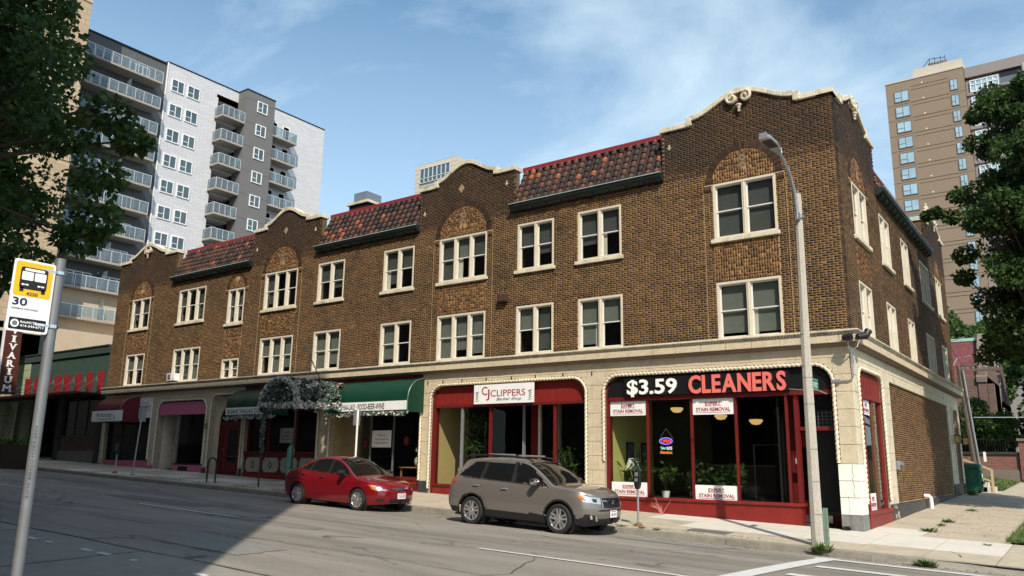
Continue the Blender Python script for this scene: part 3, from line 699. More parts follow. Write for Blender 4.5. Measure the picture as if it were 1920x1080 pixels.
while x < .22: bd.box(x, x+.052, -.245, -.2, -.11, -.065); x += .088
y = -.22
while y < 19.7: bd.box(.2, .245, y, y+.052, -.11, -.065); y += .088
tag(bd.build('cornice_beads', m_cope, BD), kind='stuff')
x = -38.5; R = random.Random(3)
while x < .2:
    w = R.choice((.72, .76, .80)); e = min(x+w, .225)
    if e > .1: e = .225
    bx('cornice_stone', m_stone, BD, x+.006, e-(.006 if e < .2 else 0), -.225, .0, -.33, -.118, bevel=.008); x = e if e < .225 else 1
y = 0.01
while y < 19.7:
    e = min(y+.78, 19.75); bx('cornice_stone', m_stone, BD, .0, .225, y+.006, e-.006, -.33, -.118, bevel=.008); y = e
# ------------------------------------------------------------ ground floor: stone piers, storefronts
OF = [(-38.0,-33.6,-.88),(-33.05,-28.87,-.86),(-28.55,-26.05,-.70),(-25.85,-20.95,-.86),(-20.25,-15.25,-.86),(-14.78,-8.13,-.86),(-7.48,-.50,-.86)]
OS = [(.55,3.45,-.93),(17.2,19.0,-1.02)]
gw = MB(); cellwall(TF, [-38.39, -.012]+[q for o in OF for q in o[:2]], [-5.6, -.40]+[o[2] for o in OF], [(a, b, -9, t) for a, b, t in OF], .012, .34, gw); gwo = gw.build('ground_floor_wall', m_stonej, BD)
gs = MB(); cellwall(TS, [.345, 19.58]+[q for o in OS for q in o[:2]]+[4.6, 16.15], [-5.6, -.40, -.98, -4.62]+[o[2] for o in OS], [(a, b, -9, t) for a, b, t in OS]+[(4.6, 16.15, -4.62, -.98)], .0125, .34, gs); gs.build('ground_floor_wall', m_stonej, BD)
SB = random.Random(17)
def block(T, a, b, c, d, mat, d0=None, d1=.03, name='stone_block', g=.006, bev=.008):
    if b-a < .03 or d-c < .03: return
    mb = MB(T); mb.box(a+g, b-g, -.0+(SB.uniform(-.004, .004) if d0 is None else d0), d1, c+g, d-g); mb.build(name, mat, BD, bevel=bev)
# frieze
x = -38.39
while x < -.05:
    e = min(x+SB.choice((1.15, 1.3, 1.3)), 0)
    if -e < .5: e = 0
    block(TF, x, e, -.70, -.41, m_stone, g=.004); x = e
y = .02
while y < 19.5:
    e = min(y+1.3, 19.59); block(TS, y, e, -.72, -.41, m_stones, g=.003); y = e
# strip over the openings and the piers
def pier(T, a, b, zf, splits=True, mat=m_stone, top=-.70, base=None, sm=.44):
    v = top; k = 0
    z_end = zs(a, 0) if T is TF else zs(0, a); z_end -= .03
    bz = base if base is not None else z_end+.001
    while v > bz+.02:
        v2 = max(v-sm, bz)
        if v2-bz < .12: v2 = bz
        if splits and b-a > .5:
            c = a+(b-a)*(.33 if k % 2 else .62); block(T, a, c, v2, v, mat); block(T, c, b, v2, v, mat)
        else: block(T, a, b, v2, v, mat)
        v = v2; k += 1
    return z_end
edges = [-38.39]+[q for o in OF for q in o[:2]]+[0.0]
specs = {0: ('pink', -3.95), 2: ('pink', -4.02), 4: ('blackb', -4.05), 6: ('blackb', -4.05), 8: ('blackb', -4.28), 10: ('blackb', -4.30), 12: (None, None), 14: ('corner', None)}
for i in range(0, len(edges), 2):
    a, b = edges[i], edges[i+1]; kind, bz = specs[i]
    if kind == 'corner':
        pier(TF, a, b, None, base=-3.49, sm=.46)
        for v0_, v1 in ((-3.49, -3.92), (-3.92, -4.34), (-4.34, -4.77)): block(TF, a-.02, b+.02, v1, v0_, m_whitep, -.035, .05)
        block(TF, a-.02, b+.025, -5.25, -4.77, m_graybase, -.05, .05)
        for v0_, v1 in ((-3.49, -3.92), (-3.92, -4.34), (-4.34, -4.77)): block(TS, .052, .58, v1, v0_, m_whitep, -.018, .04)
        block(TS, .052, .60, -5.25, -4.77, m_graybase, -.022, .04)
        v = -.70; k = 0
        while v > -3.49:
            v2 = max(v-.46, -3.49)
            if v2+3.49 < .12: v2 = -3.49
            block(TS, .034, .55, v2, v, m_stones, -.002); v = v2
        continue
    ze = pier(TF, a, b, None, base=bz)
    if kind:
        m_ = m_pink if kind == 'pink' else m_blackstone
        if kind == 'pink': block(TF, a, b, ze-.2, bz, m_, -.03, .05, 'pier_base')
        else: block(TF, a, b, ze-.2, bz, m_, -.025, .05, 'pier_base')
# above each opening a strip with rounded corners, joints as single lintel stones
def corner_fill(T, a, t, r, s, mat):
    n = 8; pts = [(a, t), (a+s*r, t)]+[(a+s*r-s*r*math.sin(math.pi/2*i/n), t-r+r*math.cos(math.pi/2*i/n)) for i in range(1, n+1)]
    mb = MB(T); mb.prism(pts, .0, .335); mb.build('stone_spandrel', mat, BD)
def rope(T, a, b, t, r, zb, d=-.015):
    R_ = .050; P = []; n = int((t-r-zb)/.02)
    def seg(p0, p1):
        k = max(1, int(math.hypot(p1[0]-p0[0], p1[1]-p0[1])/.022)); return [(p0[0]+(p1[0]-p0[0])*i/k, p0[1]+(p1[1]-p0[1])*i/k) for i in range(k)]
    P += seg((a, zb), (a, t-r)); P += [(a+r-r*math.cos(q), t-r+r*math.sin(q)) for q in np.linspace(0, math.pi/2, max(4, int(r*1.57/.022)))[:-1]]
    P += seg((a+r, t), (b-r, t)); P += [(b-r+r*math.sin(q), t-r+r*math.cos(q)) for q in np.linspace(0, math.pi/2, max(4, int(r*1.57/.022)))[:-1]]
    P += seg((b, t-r), (b, zb)); V = []; m = 10
    for i, p in enumerate(P):
        q = P[min(i+1, len(P)-1)]; o = P[max(i-1, 0)]; tx, tz = q[0]-o[0], q[1]-o[1]; l_ = math.hypot(tx, tz) or 1; nx, nz = -tz/l_, tx/l_; s = i*.022
        for k in range(m):
            th = 2*math.pi*k/m; rad = R_*(.45+.65*abs(math.sin(s*math.pi/.125+th*.5))**.6)
            V.append(T(p[0]+nx*rad*math.cos(th), d+rad*math.sin(th), p[1]+nz*rad*math.cos(th)))
    F = [(i*m+k, i*m+(k+1) % m, (i+1)*m+(k+1) % m, (i+1)*m+k) for i in range(len(P)-1) for k in range(m)]
    V = np.array(V); V[:, 2] += 5.2; B_ = []
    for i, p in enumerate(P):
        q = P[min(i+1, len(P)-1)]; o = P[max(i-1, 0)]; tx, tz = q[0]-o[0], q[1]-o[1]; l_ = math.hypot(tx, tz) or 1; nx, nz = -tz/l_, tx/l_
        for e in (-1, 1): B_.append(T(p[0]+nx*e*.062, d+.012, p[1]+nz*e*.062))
    B_ = np.array(B_); B_[:, 2] += 5.2; newobj('rope_groove_shade', fastmesh('rope_groove_shade', B_, [(2*i, 2*i+1, 2*i+3, 2*i+2) for i in range(len(P)-1)], m_frameln), BD)  # dark strip, shade of the rope's grooves and edges put into its colour
    newobj('rope_moulding', fastmesh('rope_moulding', V, F, m_rope, smooth=True), BD)
for i, (a, b, t) in enumerate(OF):
    n = max(2, round((b-a)/1.25)); w = (b-a)/n
    for k in range(n): block(TF, a+k*w, a+(k+1)*w, t, -.70, m_stone, g=.003) if t < -.75 else None
    r = .52 if i != 2 else .45
    corner_fill(TF, a, t, r, 1, m_stone); corner_fill(TF, b, t, r, -1, m_stone)
    zb = {0: -3.75, 1: -3.9, 2: -4.0, 3: -3.9, 4: -4.3, 5: -4.55, 6: -3.49}[i]
    rope(TF, a-.005, b+.005, t+.01, r, zb)
for a, b, t in OS:
    block(TS, a, b, t, -.72, m_stones); corner_fill(TS, a, t, .4, 1, m_stones); corner_fill(TS, b, t, .4, -1, m_stones)
    rope(TS, a-.005, b+.005, t+.01, .4, -4.5 if a < 5 else -4.2)
# side: cream jamb strip, black base
v = -.72
for k in range(8):
    v2 = v-.487; block(TS, 3.45, 4.60, v2, v, m_stones, -.006, .05, g=.003); v = v2
v = -.72
for k in range(7): block(TS, 16.15, 17.2, v-.5, v, m_stones, -.006, .05, g=.003); block(TS, 19.0, 19.58, v-.5, v, m_stones, -.006, .05, g=.003); v -= .5
sst = random.Random(8); y = 4.6
block(TS, 4.6, 16.15, -.98, -.72, m_stones, 0.0, .04)
while y < 16.1:
    e = min(y+2.9, 16.15); mb = MB(TS); mb.box(y+.004, e-.004, -.03, .2, -5.6, -4.62); mb.build('base_slab', m_blackstone, BD, bevel=.01); y = e
for a, b in ((3.45, 4.6), (16.15, 17.2), (19.0, 19.58)):
    mb = MB(TS); mb.box(a+.003, b-.003, -.034, .2, -5.6, -4.615 if a < 4 else -4.22); mb.build('base_slab', m_blackstone, BD, bevel=.01)
pn = MB(TS)  # peeled paint patch
R = random.Random(2)
for i in range(16):
    a = 3.72+R.random()*.62; c = -4.70-R.random()*.34; w = R.uniform(.03, .1); h = R.uniform(.03, .12)
    pn.prism([(a, c), (a+w, c+R.uniform(-.03, .03)), (a+w*.9, c+h), (a+w*.3, c+h*1.1)], -.038+i*.0002, -.035)
pn.build('peeled_paint', m_stones, BD)

def quadT(T, name, mat, parent, a, b, c, d, d0, d1, **k):
    mb = MB(T); mb.box(a, b, d0, d1, c, d); return mb.build(name, mat, parent, **k)
def glassT(T, a, b, c, d, dd, parent, name='shop_window'): return quadT(T, name, m_shop, parent, a, b, c, d, dd, dd+.006)
# text
def textmesh(s, bold=0, res=3, shear=0, sp=1.0):
    cu = bpy.data.curves.new('txt', 'FONT'); cu.body = s; cu.size = 1; cu.resolution_u = res; cu.offset = bold; cu.shear = shear; cu.space_character = sp
    cu.fill_mode = 'BOTH'; o = bpy.data.objects.new('txt', cu); SC.collection.objects.link(o)
    dg = bpy.context.evaluated_depsgraph_get(); me = o.evaluated_get(dg).to_mesh()
    V = [tuple(v.co) for v in me.vertices]; F = [tuple(p.vertices) for p in me.polygons]
    o.evaluated_get(dg).to_mesh_clear(); bpy.data.objects.remove(o); bpy.data.curves.remove(cu); return V, F
def lettering(T, s, a, b, c, d, dd, mat, parent, bold=.0, shear=0, name='lettering', serif=0, **k):
    V, F = textmesh(s, bold, shear=shear); xs_ = [v[0] for v in V]; ys_ = [v[1] for v in V]; x0, x1, y0, y1 = min(xs_), max(xs_), min(ys_), max(ys_)
    mb = MB(T); sx = (b-a)/(x1-x0); sy = (d-c)/(y1-y0)
    mb.add([(a+(v[0]-x0)*sx, dd, c+(v[1]-y0)*sy) for v in V], F)
    return mb.build(name, mat, parent, **k)
def letter3d(T, s, a, b, c, d, dd, th, mat, parent, bold=.03, name='letter'):
    """a row of solid letters, each one an object"""
    full = [textmesh(ch, bold) if ch != ' ' else None for ch in s]; ws = []
    for t in full: ws.append(.3 if t is None else max(v[0] for v in t[0])-min(v[0] for v in t[0]))
    gap = .075; tot = sum(ws)+gap*(len(s)-1); sx = (b-a)/tot; u = a
    cap = .73
    for ch, t, w in zip(s, full, ws):
        if t is not None:
            V, F = t; x0 = min(v[0] for v in V); sy = (d-c)/cap; n = len(V)
            vs = [(u+(v[0]-x0)*sx, dd, c+v[1]*sy) for v in V]+[(u+(v[0]-x0)*sx, dd+th, c+v[1]*sy) for v in V]
            ed = {}
            for f in F:
                for i in range(len(f)): e = (f[i], f[(i+1) % len(f)]); ed[e] = 1
            rim = [e for e in ed if (e[1], e[0]) not in ed]
            mb = MB(T); mb.add(vs, F+[(e[0], e[0]+n, e[1]+n, e[1]) for e in rim]); mb.build(name, mat, parent)
        u += (w+gap)*sx

# --- rooms behind the shop windows (liners, open at the front)
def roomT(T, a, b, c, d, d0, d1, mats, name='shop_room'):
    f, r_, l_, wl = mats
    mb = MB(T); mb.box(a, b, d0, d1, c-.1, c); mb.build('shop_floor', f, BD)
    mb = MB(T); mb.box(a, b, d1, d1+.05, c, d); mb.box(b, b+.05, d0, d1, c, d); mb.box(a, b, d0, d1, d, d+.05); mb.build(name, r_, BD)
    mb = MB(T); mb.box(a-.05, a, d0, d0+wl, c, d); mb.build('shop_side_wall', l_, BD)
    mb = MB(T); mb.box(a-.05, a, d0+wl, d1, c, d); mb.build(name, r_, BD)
m_dk = M('dark interior', (.012, .012, .012), .9, .3, 2); m_dfl = M('dark floor', (.03, .026, .022), .7, .2, 3); m_dg = M('dimmed green wall', (.035, .034, .012), .9, .2, 2)  # unlit depth of the shops put into these near-black colours
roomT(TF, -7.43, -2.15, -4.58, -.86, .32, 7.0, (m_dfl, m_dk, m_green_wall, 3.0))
quadT(TF, 'back_partition', m_dg, BD, -7.40, -5.3, -4.5, -.9, 3.3, 3.35)  # darkened copy of the green wall, dimness put into its colour
# --- bay 5: the cleaners
b5 = quadT(TF, 'shopfront', m_red, BD, -7.48, -7.36, -5.4, -1.0, .14, .34)
for x in (-6.05, -4.62, -3.27, -1.83): quadT(TF, 'mullion', m_red, b5, x-.035, x+.035, -4.56, -1.62, .14, .26, bevel=.006)
quadT(TF, 'transom_bar', m_red, b5, -7.36, -.52, -1.66, -1.54, .10, .28, bevel=.008)
quadT(TF, 'jamb', m_red, b5, -1.62, -1.50, -5.3, -1.66, .14, .28)
for a, b in ((-7.36, -6.085), (-6.015, -4.655), (-4.585, -3.305), (-3.235, -1.865), (-1.795, -1.62)): glassT(TF, a, b, -4.54, -1.66, .19, b5)
quadT(TF, 'window_ledge', m_redb, b5, -7.40, -1.46, -4.62, -4.54, .02, .34, bevel=.01)
quadT(TF, 'stall_riser', m_redb, b5, -7.40, -1.54, -5.5, -4.62, .07, .34)
# recess return (side of the display window) and doorway
def diag(name, mat, par, p, q, z0, z1, th=.05):
    P, Q = Vector((p[0], p[1])), Vector((q[0], q[1])); nn = Vector((-(Q-P).y, (Q-P).x)).normalized()*th; mb = MB()
    vs = [(P.x, P.y), (Q.x, Q.y), (Q.x+nn.x, Q.y+nn.y), (P.x+nn.x, P.y+nn.y)]; mb.add([(x, y, z0) for x, y in vs]+[(x, y, z1) for x, y in vs], [(0,3,2,1),(4,5,6,7),(0,1,5,4),(1,2,6,5),(2,3,7,6),(3,0,4,7)]); return mb.build(name, mat, par)
diag('shop_window', m_shop, b5, (-1.58, .30), (-2.0, 1.18), -4.54, -1.66, .006); diag('recess_riser', m_redb, b5, (-1.54, .30), (-2.0, 1.2), -5.5, -4.54, .08)
quadT(TF, 'transom_bar', m_red, b5, -1.5, -.52, -2.62, -2.52, .16, .30, bevel=.008)
quadT(TF, 'entrance_wall', m_redb, b5, -2.12, -1.96, -5.4, -1.0, 1.20, 1.32); quadT(TF, 'entrance_wall', m_redb, b5, -1.00, -.80, -5.4, -1.0, 1.20, 1.32)
quadT(TF, 'door_head', m_red, b5, -1.96, -1.0, -2.85, -2.62, 1.20, 1.32); glassT(TF, -1.96, -1.0, -2.62, -1.2, 1.26, b5)
dr = quadT(TF, 'door', m_redb, b5, -1.96, -1.82, -5.12, -2.86, 1.22, 1.28); quadT(TF, 'door_stile', m_redb, dr, -1.22, -1.0, -5.12, -2.86, 1.22, 1.28)
quadT(TF, 'door_rail', m_redb, dr, -1.82, -1.14, -5.12, -4.50, 1.22, 1.28); quadT(TF, 'door_rail', m_redb, dr, -1.82, -1.14, -3.05, -2.86, 1.22, 1.28)
quadT(TF, 'kick_plate', m_alloy, dr, -1.88, -1.06, -5.08, -4.88, 1.205, 1.22); glassT(TF, -1.82, -1.14, -4.50, -3.05, 1.25, dr)
for i in range(4): quadT(TF, 'glazing_bar', m_blackm, dr, -1.70+i*.14, -1.688+i*.14, -4.50, -3.05, 1.22, 1.23)
diag('recess_wall', m_redb, b5, (-.80, 1.32), (-.48, .35), -5.4, -.98, .06)
vg = quadT(TF, 'vent_grille', m_blackm, b5, -1.10, -.56, -2.52, -2.06, .5, .9)
for i in range(5): quadT(TF, 'grille_bar', m_steel, vg, -1.10, -.56, -2.50+i*.09, -2.49+i*.09, .485, .5)
for i in range(5): quadT(TF, 'grille_bar', m_steel, vg, -1.08+i*.115, -1.07+i*.115, -2.50, -2.07, .48, .485)
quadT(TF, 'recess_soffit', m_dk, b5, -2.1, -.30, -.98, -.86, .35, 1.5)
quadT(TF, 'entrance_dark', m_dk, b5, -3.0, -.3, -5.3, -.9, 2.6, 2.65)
# sign
sg = thing('shop_sign', 'long black shop sign reading $3.59 CLEANERS in white and red letters', 'sign', (-4, 0, -1.55))
mb = MB(TF); r = .45; a, b, t = -7.38, -.62, -.93; n = 8
pts = [(a, -1.535), (b, -1.535)]+[(b-r+r*math.cos(q), t-r+r*math.sin(q)) for q in np.linspace(0, math.pi/2, n)]+[(a+r-r*math.sin(q), t-r+r*math.cos(q)) for q in np.linspace(0, math.pi/2, n)]
mb.prism(pts, .10, .16); mb.build('panel', m_black, sg)
letter3d(TF, '$3.59', -6.64, -4.98, -1.47, -1.02, -.03, .04, m_whitel, sg, .022)
letter3d(TF, 'CLEANERS', -4.60, -1.74, -1.50, -.98, -.03, .04, m_salmon, sg, .03)
quadT(TF, 'letter_backing', m_black, sg, -6.75, -1.66, -1.53, -.96, .02, .09)
mb = MB(TF); mb.tube([(-1.66, .0, -1.50), (-1.4, -.02, -1.53), (-.9, -.05, -1.56), (-.7, .1, -1.66)], .012, 6); mb.build('sign_wire', m_galv, sg)
def expert(T, a, b, c, d, dd, label, vert=False):
    t = thing('window_sign', label, 'sign', T((a+b)/2, dd, c), group='stain removal signs in the cleaners windows'); quadT(T, 'board', m_white, t, a, b, c, d, dd, dd+.012)
    w, h = b-a, d-c; m1 = (a+b)/2
    lettering(T, 'EXPERT', m1-w*.19, m1+w*.19, c+h*.58, c+h*.80, dd-.004, m_inkred, t, .03); lettering(T, 'STAIN REMOVAL', m1-w*.42, m1+w*.42, c+h*.20, c+h*.44, dd-.004, m_inkred, t, .03)
    quadT(T, 'underline', m_inkred, t, m1-w*.20, m1+w*.20, c+h*.53, c+h*.55, dd-.006, dd); quadT(T, 'underline', m_inkred, t, m1-w*.42, m1+w*.42, c+h*.12, c+h*.14, dd-.006, dd)
expert(TF, -7.34, -6.10, -2.11, -1.67, .172, 'upper left EXPERT STAIN REMOVAL board in the first cleaners window')
expert(TF, -4.57, -3.32, -2.13, -1.67, .172, 'upper EXPERT STAIN REMOVAL board in the third cleaners window')
expert(TF, -7.32, -6.10, -4.54, -4.12, .172, 'lower EXPERT STAIN REMOVAL board behind the parking meter')
expert(TF, -4.57, -3.30, -4.56, -4.14, .172, 'lower EXPERT STAIN REMOVAL board below the green window plants')
# --- side window of the cleaners
o1 = quadT(TS, 'shopfront', m_red, BD, .57, .66, -5.4, -1.02, .06, .3)
quadT(TS, 'transom_panel', m_redb, o1, .66, 3.42, -1.60, -1.0, .06, .1)
for i in range(9): quadT(TS, 'board_joint', m_red, o1, .90+i*.28, .915+i*.28, -1.58, -1.02, .055, .06)
quadT(TS, 'transom_bar', m_redb, o1, .66, 3.42, -1.72, -1.60, .02, .14, bevel=.008)
quadT(TS, 'plywood_panel', m_redb, o1, .66, 1.15, -3.1, -1.72, .08, .12)
for y in (1.18, 2.32, 3.34): quadT(TS, 'mullion', m_redb if y != 2.32 else M('brown wood', (.14, .06, .03), .6), o1, y-.04, y+.05, -4.72, -1.72, .05, .16)
glassT(TS, 1.23, 2.28, -4.7, -1.72, .10, o1); glassT(TS, 2.37, 3.30, -4.7, -1.72, .10, o1); glassT(TS, .66, 1.14, -4.7, -3.1, .10, o1)
quadT(TS, 'window_ledge', m_redb, o1, .60, 3.50, -4.80, -4.70, -.07, .2, bevel=.01); quadT(TS, 'stall_riser', m_redb, o1, .64, 3.46, -5.5, -4.80, -.04, .3)
roomT(TS, .66, 3.40, -4.75, -1.0, .3, 1.2, (m_dfl, m_dk, m_dk, .5))
quadT(TS, 'inner_post', m_green_wall, o1, 1.62, 1.72, -4.7, -1.72, .35, .45)
t_ = MB(TS)
expert(TS, 1.28, 2.05, -2.14, -1.74, .085, 'small EXPERT STAIN REMOVAL board at the top of the side window')
expert(TS, 1.28, 2.05, -4.70, -4.26, .085, 'small EXPERT STAIN REMOVAL board at the foot of the side window')
# side door at the far end
sd_ = quadT(TS, 'side_door_frame', m_stones, BD, 17.2, 17.45, -5.2, -1.06, .16, .34)
quadT(TS, 'side_door', m_red, BD, 17.45, 18.8, -4.75, -2.5, .30, .36); quadT(TS, 'side_door_panel', M('dusty pink panel', (.35, .2, .14), .8), BD, 17.45, 18.9, -2.5, -1.1, .30, .35)
quadT(TS, 'side_door_step', m_blackstone, BD, 17.2, 19.0, -5.2, -4.68, .0, .34)
def lantern(p, label, group):
    t = thing('wall_lantern', label, 'lamp', p, group=group); x, y, z = p
    mb = MB(); mb.box(x-.13, x+.13, y-.15, y+.15, z+.30, z+.33); mb.box(x-.11, x+.11, y-.13, y+.13, z-.02, z); 
    for sx in (-1, 1):
        for sy in (-1, 1): mb.box(x+sx*.10-.01, x+sx*.10+.01, y+sy*.12-.01, y+sy*.12+.01, z, z+.30)
    mb.build('lantern_frame', m_blackm, t); bx('lantern_glass', M('amber glass', (.55, .38, .10), .3), t, x-.095, x+.095, y-.115, y+.115, z, z+.29); return t
lantern((.22, 16.75, -2.5), 'small lantern with amber glass left of the far side door', 'lanterns at the side door')
lantern((.22, 19.3, -2.5), 'small lantern with amber glass right of the far side door', 'lanterns at the side door')
mt = thing('electric_meter', 'small grey electric meter box on the brick side wall', 'meter', (0.0, 4.85, -3.5)); bx('box', m_galv, mt, -.05, .08, 4.72, 5.0, -3.62, -3.36, bevel=.01); mb = MB(); mb.lathe([(.09, 0), (.09, .07), (.05, .1)], (.08, 4.86, -3.47), 14, 'x'); mb.build('dial', m_steel, mt)
mb = MB(); mb.tube([(-.02, 9.05, -4.50), (.12, 9.05, -4.50), (.17, 9.08, -4.56), (.17, 9.15, -5.0)], .065, 10); tag(mb.build('drain_pipe', m_whitel, None, smooth=True), 'short white drain pipe bending out of the black wall base', 'pipe')
# floodlights on the corner with conduit
fl = thing('floodlight', 'black twin floodlights on the cornice corner with a grey conduit below', 'floodlight', (.05, -.3, -.2))
for (p, q) in (((-.09, -.33, -.24), (.14, -.38, -.25)), ((.26, -.30, -.24), (.42, -.12, -.20)), ((.36, .1, -.22), (.44, .22, -.02))):
    mb = MB(); P, Q = Vector(p), Vector(q); mb.tube([P, P+(Q-P)*.5, Q], [.075, .09, .10], 12); mb.build('lamp_head', m_blackm, fl, smooth=True)
mb = MB(); mb.tube([(.02, -.32, -.30), (.02, -.30, -.5), (.03, -.05, -.62), (.04, -.035, -1.20), (.0, -.035, -1.30), (-.08, -.035, -1.34), (-.33, -.035, -1.34)], .02, 8); mb.build('conduit', m_galv, fl, smooth=True)
mb = MB(); mb.box(-.50, -.30, -.08, .0, -1.38, -1.30); mb.build('junction_box', m_galv, fl); mb = MB(); mb.tube([(.30, -.24, -.3), (.22, -.2, -.48), (.05, -.06, -.55)], .012, 6); mb.build('cable', m_whitel, fl)
# --- bay 4: the barber
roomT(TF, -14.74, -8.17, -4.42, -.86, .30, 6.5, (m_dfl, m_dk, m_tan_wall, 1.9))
b4 = quadT(TF, 'shopfront', m_red, BD, -14.78, -14.62, -5.2, -1.0, .12, .34); quadT(TF, 'jamb', m_red, b4, -8.22, -8.13, -5.2, -1.0, .12, .34)
mb = MB(TF); r = .48; a, b, t = -14.72, -8.19, -.92
mb.prism([(a, -1.60), (b, -1.60)]+[(b-r+r*math.cos(q), t-r+r*math.sin(q)) for q in np.linspace(0, math.pi/2, 8)]+[(a+r-r*math.sin(q), t-r+r*math.cos(q)) for q in np.linspace(0, math.pi/2, 8)], .16, .24); mb.build('transom_panel', m_redb, b4)
for i in range(22): quadT(TF, 'board_joint', m_red, b4, -14.5+i*.285, -14.488+i*.285, -1.58, -1.05, .155, .16)
quadT(TF, 'transom_bar', m_red, b4, -14.62, -8.22, -1.68, -1.58, .10, .26, bevel=.008)
for x, mt_, w in ((-13.40, m_galv, .05), (-12.12, m_red, .05), (-9.43, m_red, .055)): quadT(TF, 'mullion', mt_, b4, x-w, x+w, -4.45, -1.68, .16, .24)
glassT(TF, -14.62, -13.45, -4.42, -1.68, .20, b4); glassT(TF, -13.35, -12.17, -4.42, -1.68, .20, b4); glassT(TF, -9.37, -8.22, -4.42, -1.68, .20, b4)
quadT(TF, 'window_ledge', m_red, b4, -14.64, -12.07, -4.46, -4.38, .06, .3); quadT(TF, 'stall_riser', m_redb, b4, -14.64, -12.07, -5.2, -4.46, .10, .3)
quadT(TF, 'window_ledge', m_red, b4, -9.48, -8.2, -4.60, -4.52, .06, .3); quadT(TF, 'stall_riser', m_redb, b4, -9.48, -8.2, -5.3, -4.60, .10, .3)
for (p, q) in (((-12.12, .24), (-11.3, 1.5)), ((-10.05, 1.5), (-9.43, .24))):
    mb = MB(); mb.add([(p[0], p[1], -4.4), (q[0], q[1], -4.4), (q[0], q[1], -1.2), (p[0], p[1], -1.2)], [(0, 1, 2, 3)])
    mb.add([(p[0]+.01, p[1]+.006, -4.4), (q[0]+.01, q[1]+.006, -4.4), (q[0]+.01, q[1]+.006, -1.2), (p[0]+.01, p[1]+.006, -1.2)], [(0, 3, 2, 1)]); mb.build('shop_window', m_shop, b4)
    mb = MB(); mb.add([(p[0], p[1], -5.2), (q[0], q[1], -5.2), (q[0], q[1], -4.4), (p[0], p[1], -4.4), (p[0]+.05, p[1]+.05, -5.2), (q[0]+.05, q[1]+.05, -5.2), (q[0]+.05, q[1]+.05, -4.4), (p[0]+.05, p[1]+.05, -4.4)], [(0, 1, 2, 3), (4, 7, 6, 5), (3, 2, 6, 7), (0, 3, 7, 4), (1, 5, 6, 2)]); mb.build('recess_riser', m_red, b4)
quadT(TF, 'entrance_wall', m_red, b4, -11.3, -10.95, -5.2, -1.0, 1.5, 1.6); quadT(TF, 'door_frame', m_whitep, b4, -10.95, -10.87, -5.0, -1.2, 1.44, 1.56); quadT(TF, 'door_frame', m_whitep, b4, -10.13, -10.05, -5.0, -1.2, 1.44, 1.56)
quadT(TF, 'door_rail', m_whitep, b4, -10.87, -10.13, -4.9, -4.7, 1.46, 1.54); glassT(TF, -10.87, -10.13, -4.7, -1.2, 1.5, b4)
quadT(TF, 'mullion', m_galv, b4, -11.25, -11.18, -4.4, -1.2, .9, 1.0)
sg = thing('shop_sign', 'white CJ CLIPPERS Barber Shop sign with barber poles over red boards', 'sign', (-11.4, 0, -1.6))
quadT(TF, 'board', m_white, sg, -12.72, -10.14, -1.60, -.93, -.03, -.01)
lettering(TF, 'C', -12.37, -12.12, -1.30, -1.00, -.034, m_inkred, sg, .01); lettering(TF, 'J', -12.17, -12.02, -1.49, -1.10, -.034, m_inkred, sg, .012); lettering(TF, 'CLIPPERS', -11.98, -10.50, -1.36, -1.13, -.034, m_inkred, sg, .008)
lettering(TF, 'Barber Shop', -11.72, -10.66, -1.53, -1.40, -.034, m_ink, sg, .006, .4)
for x in (-12.60, -10.32):
    mb = MB(TF); mb.prism([(x-.06, -1.20), (x+.10, -1.17), (x+.10, -1.185), (x-.06, -1.215)], -.036, -.03); mb.prism([(x-.06, -1.50), (x+.10, -1.47), (x+.10, -1.485), (x-.06, -1.515)], -.036, -.03)
    for i in range(4): mb.prism([(x-.03, -1.46+i*.065), (x+.07, -1.41+i*.065), (x+.07, -1.385+i*.065), (x-.03, -1.435+i*.065)], -.036, -.03)
    mb.build('barber_pole_mark', m_ink, sg)
for x in (-14.95, -14.2, -13.3, -12.2, -11.1, -10.1, -9.0, -7.9): mb = MB(TF); mb.box(x-.012, x+.012, -.03, .0, -.80, -.68); mb.build('bracket_pin', m_blackm, BD)
# --- bay 3: restaurant right half
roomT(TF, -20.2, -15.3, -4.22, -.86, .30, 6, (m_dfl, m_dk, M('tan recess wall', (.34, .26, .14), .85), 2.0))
b3 = quadT(TF, 'shopfront', m_red, BD, -17.0, -15.27, -4.30, -4.18, .06, .3); quadT(TF, 'stall_riser', m_redb, b3, -17.0, -15.27, -5.2, -4.30, .10, .3)
for i in range(3): quadT(TF, 'louvre_bar', m_red, b3, -16.0, -15.35, -4.45-i*.08, -4.42-i*.08, .08, .1)
quadT(TF, 'return_wall', M('tan stone recess', (.36, .28, .17), .9), b3, -20.2, -19.25, -5.2, -.9, .75, .9)
for x in (-18.85, -18.05, -16.82): quadT(TF, 'mullion', m_steel, b3, x-.03, x+.03, -4.5, -.95, .20, .26)
glassT(TF, -18.82, -18.08, -4.45, -.95, .22, b3); glassT(TF, -18.02, -16.85, -4.45, -.95, .22, b3); glassT(TF, -16.79, -15.28, -4.18, -.95, .22, b3)
def paper(a, b, c, d, dd, label):
    t = thing('window_poster', label, 'poster', (a, dd, c)); quadT(TF, 'sheet', m_white, t, a, b, c, d, dd, dd+.004); w, h = b-a, d-c
    for i, s in enumerate(('We Moved to', '2222 N Farwell Ave', 'Down the Street')): lettering(TF, s, a+w*(.28 if i == 0 else .14), b-w*(.28 if i == 0 else .14), c+h*(.66-.22*i), c+h*(.76-.22*i), dd-.003, m_inkred, t, .015)
paper(-17.96, -16.92, -3.10, -2.46, .20, 'white paper notice with red text in the window under the right green awning'); paper(-23.59, -22.68, -2.93, -2.30, .20, 'white paper notice with red text in the window behind the flower arch')
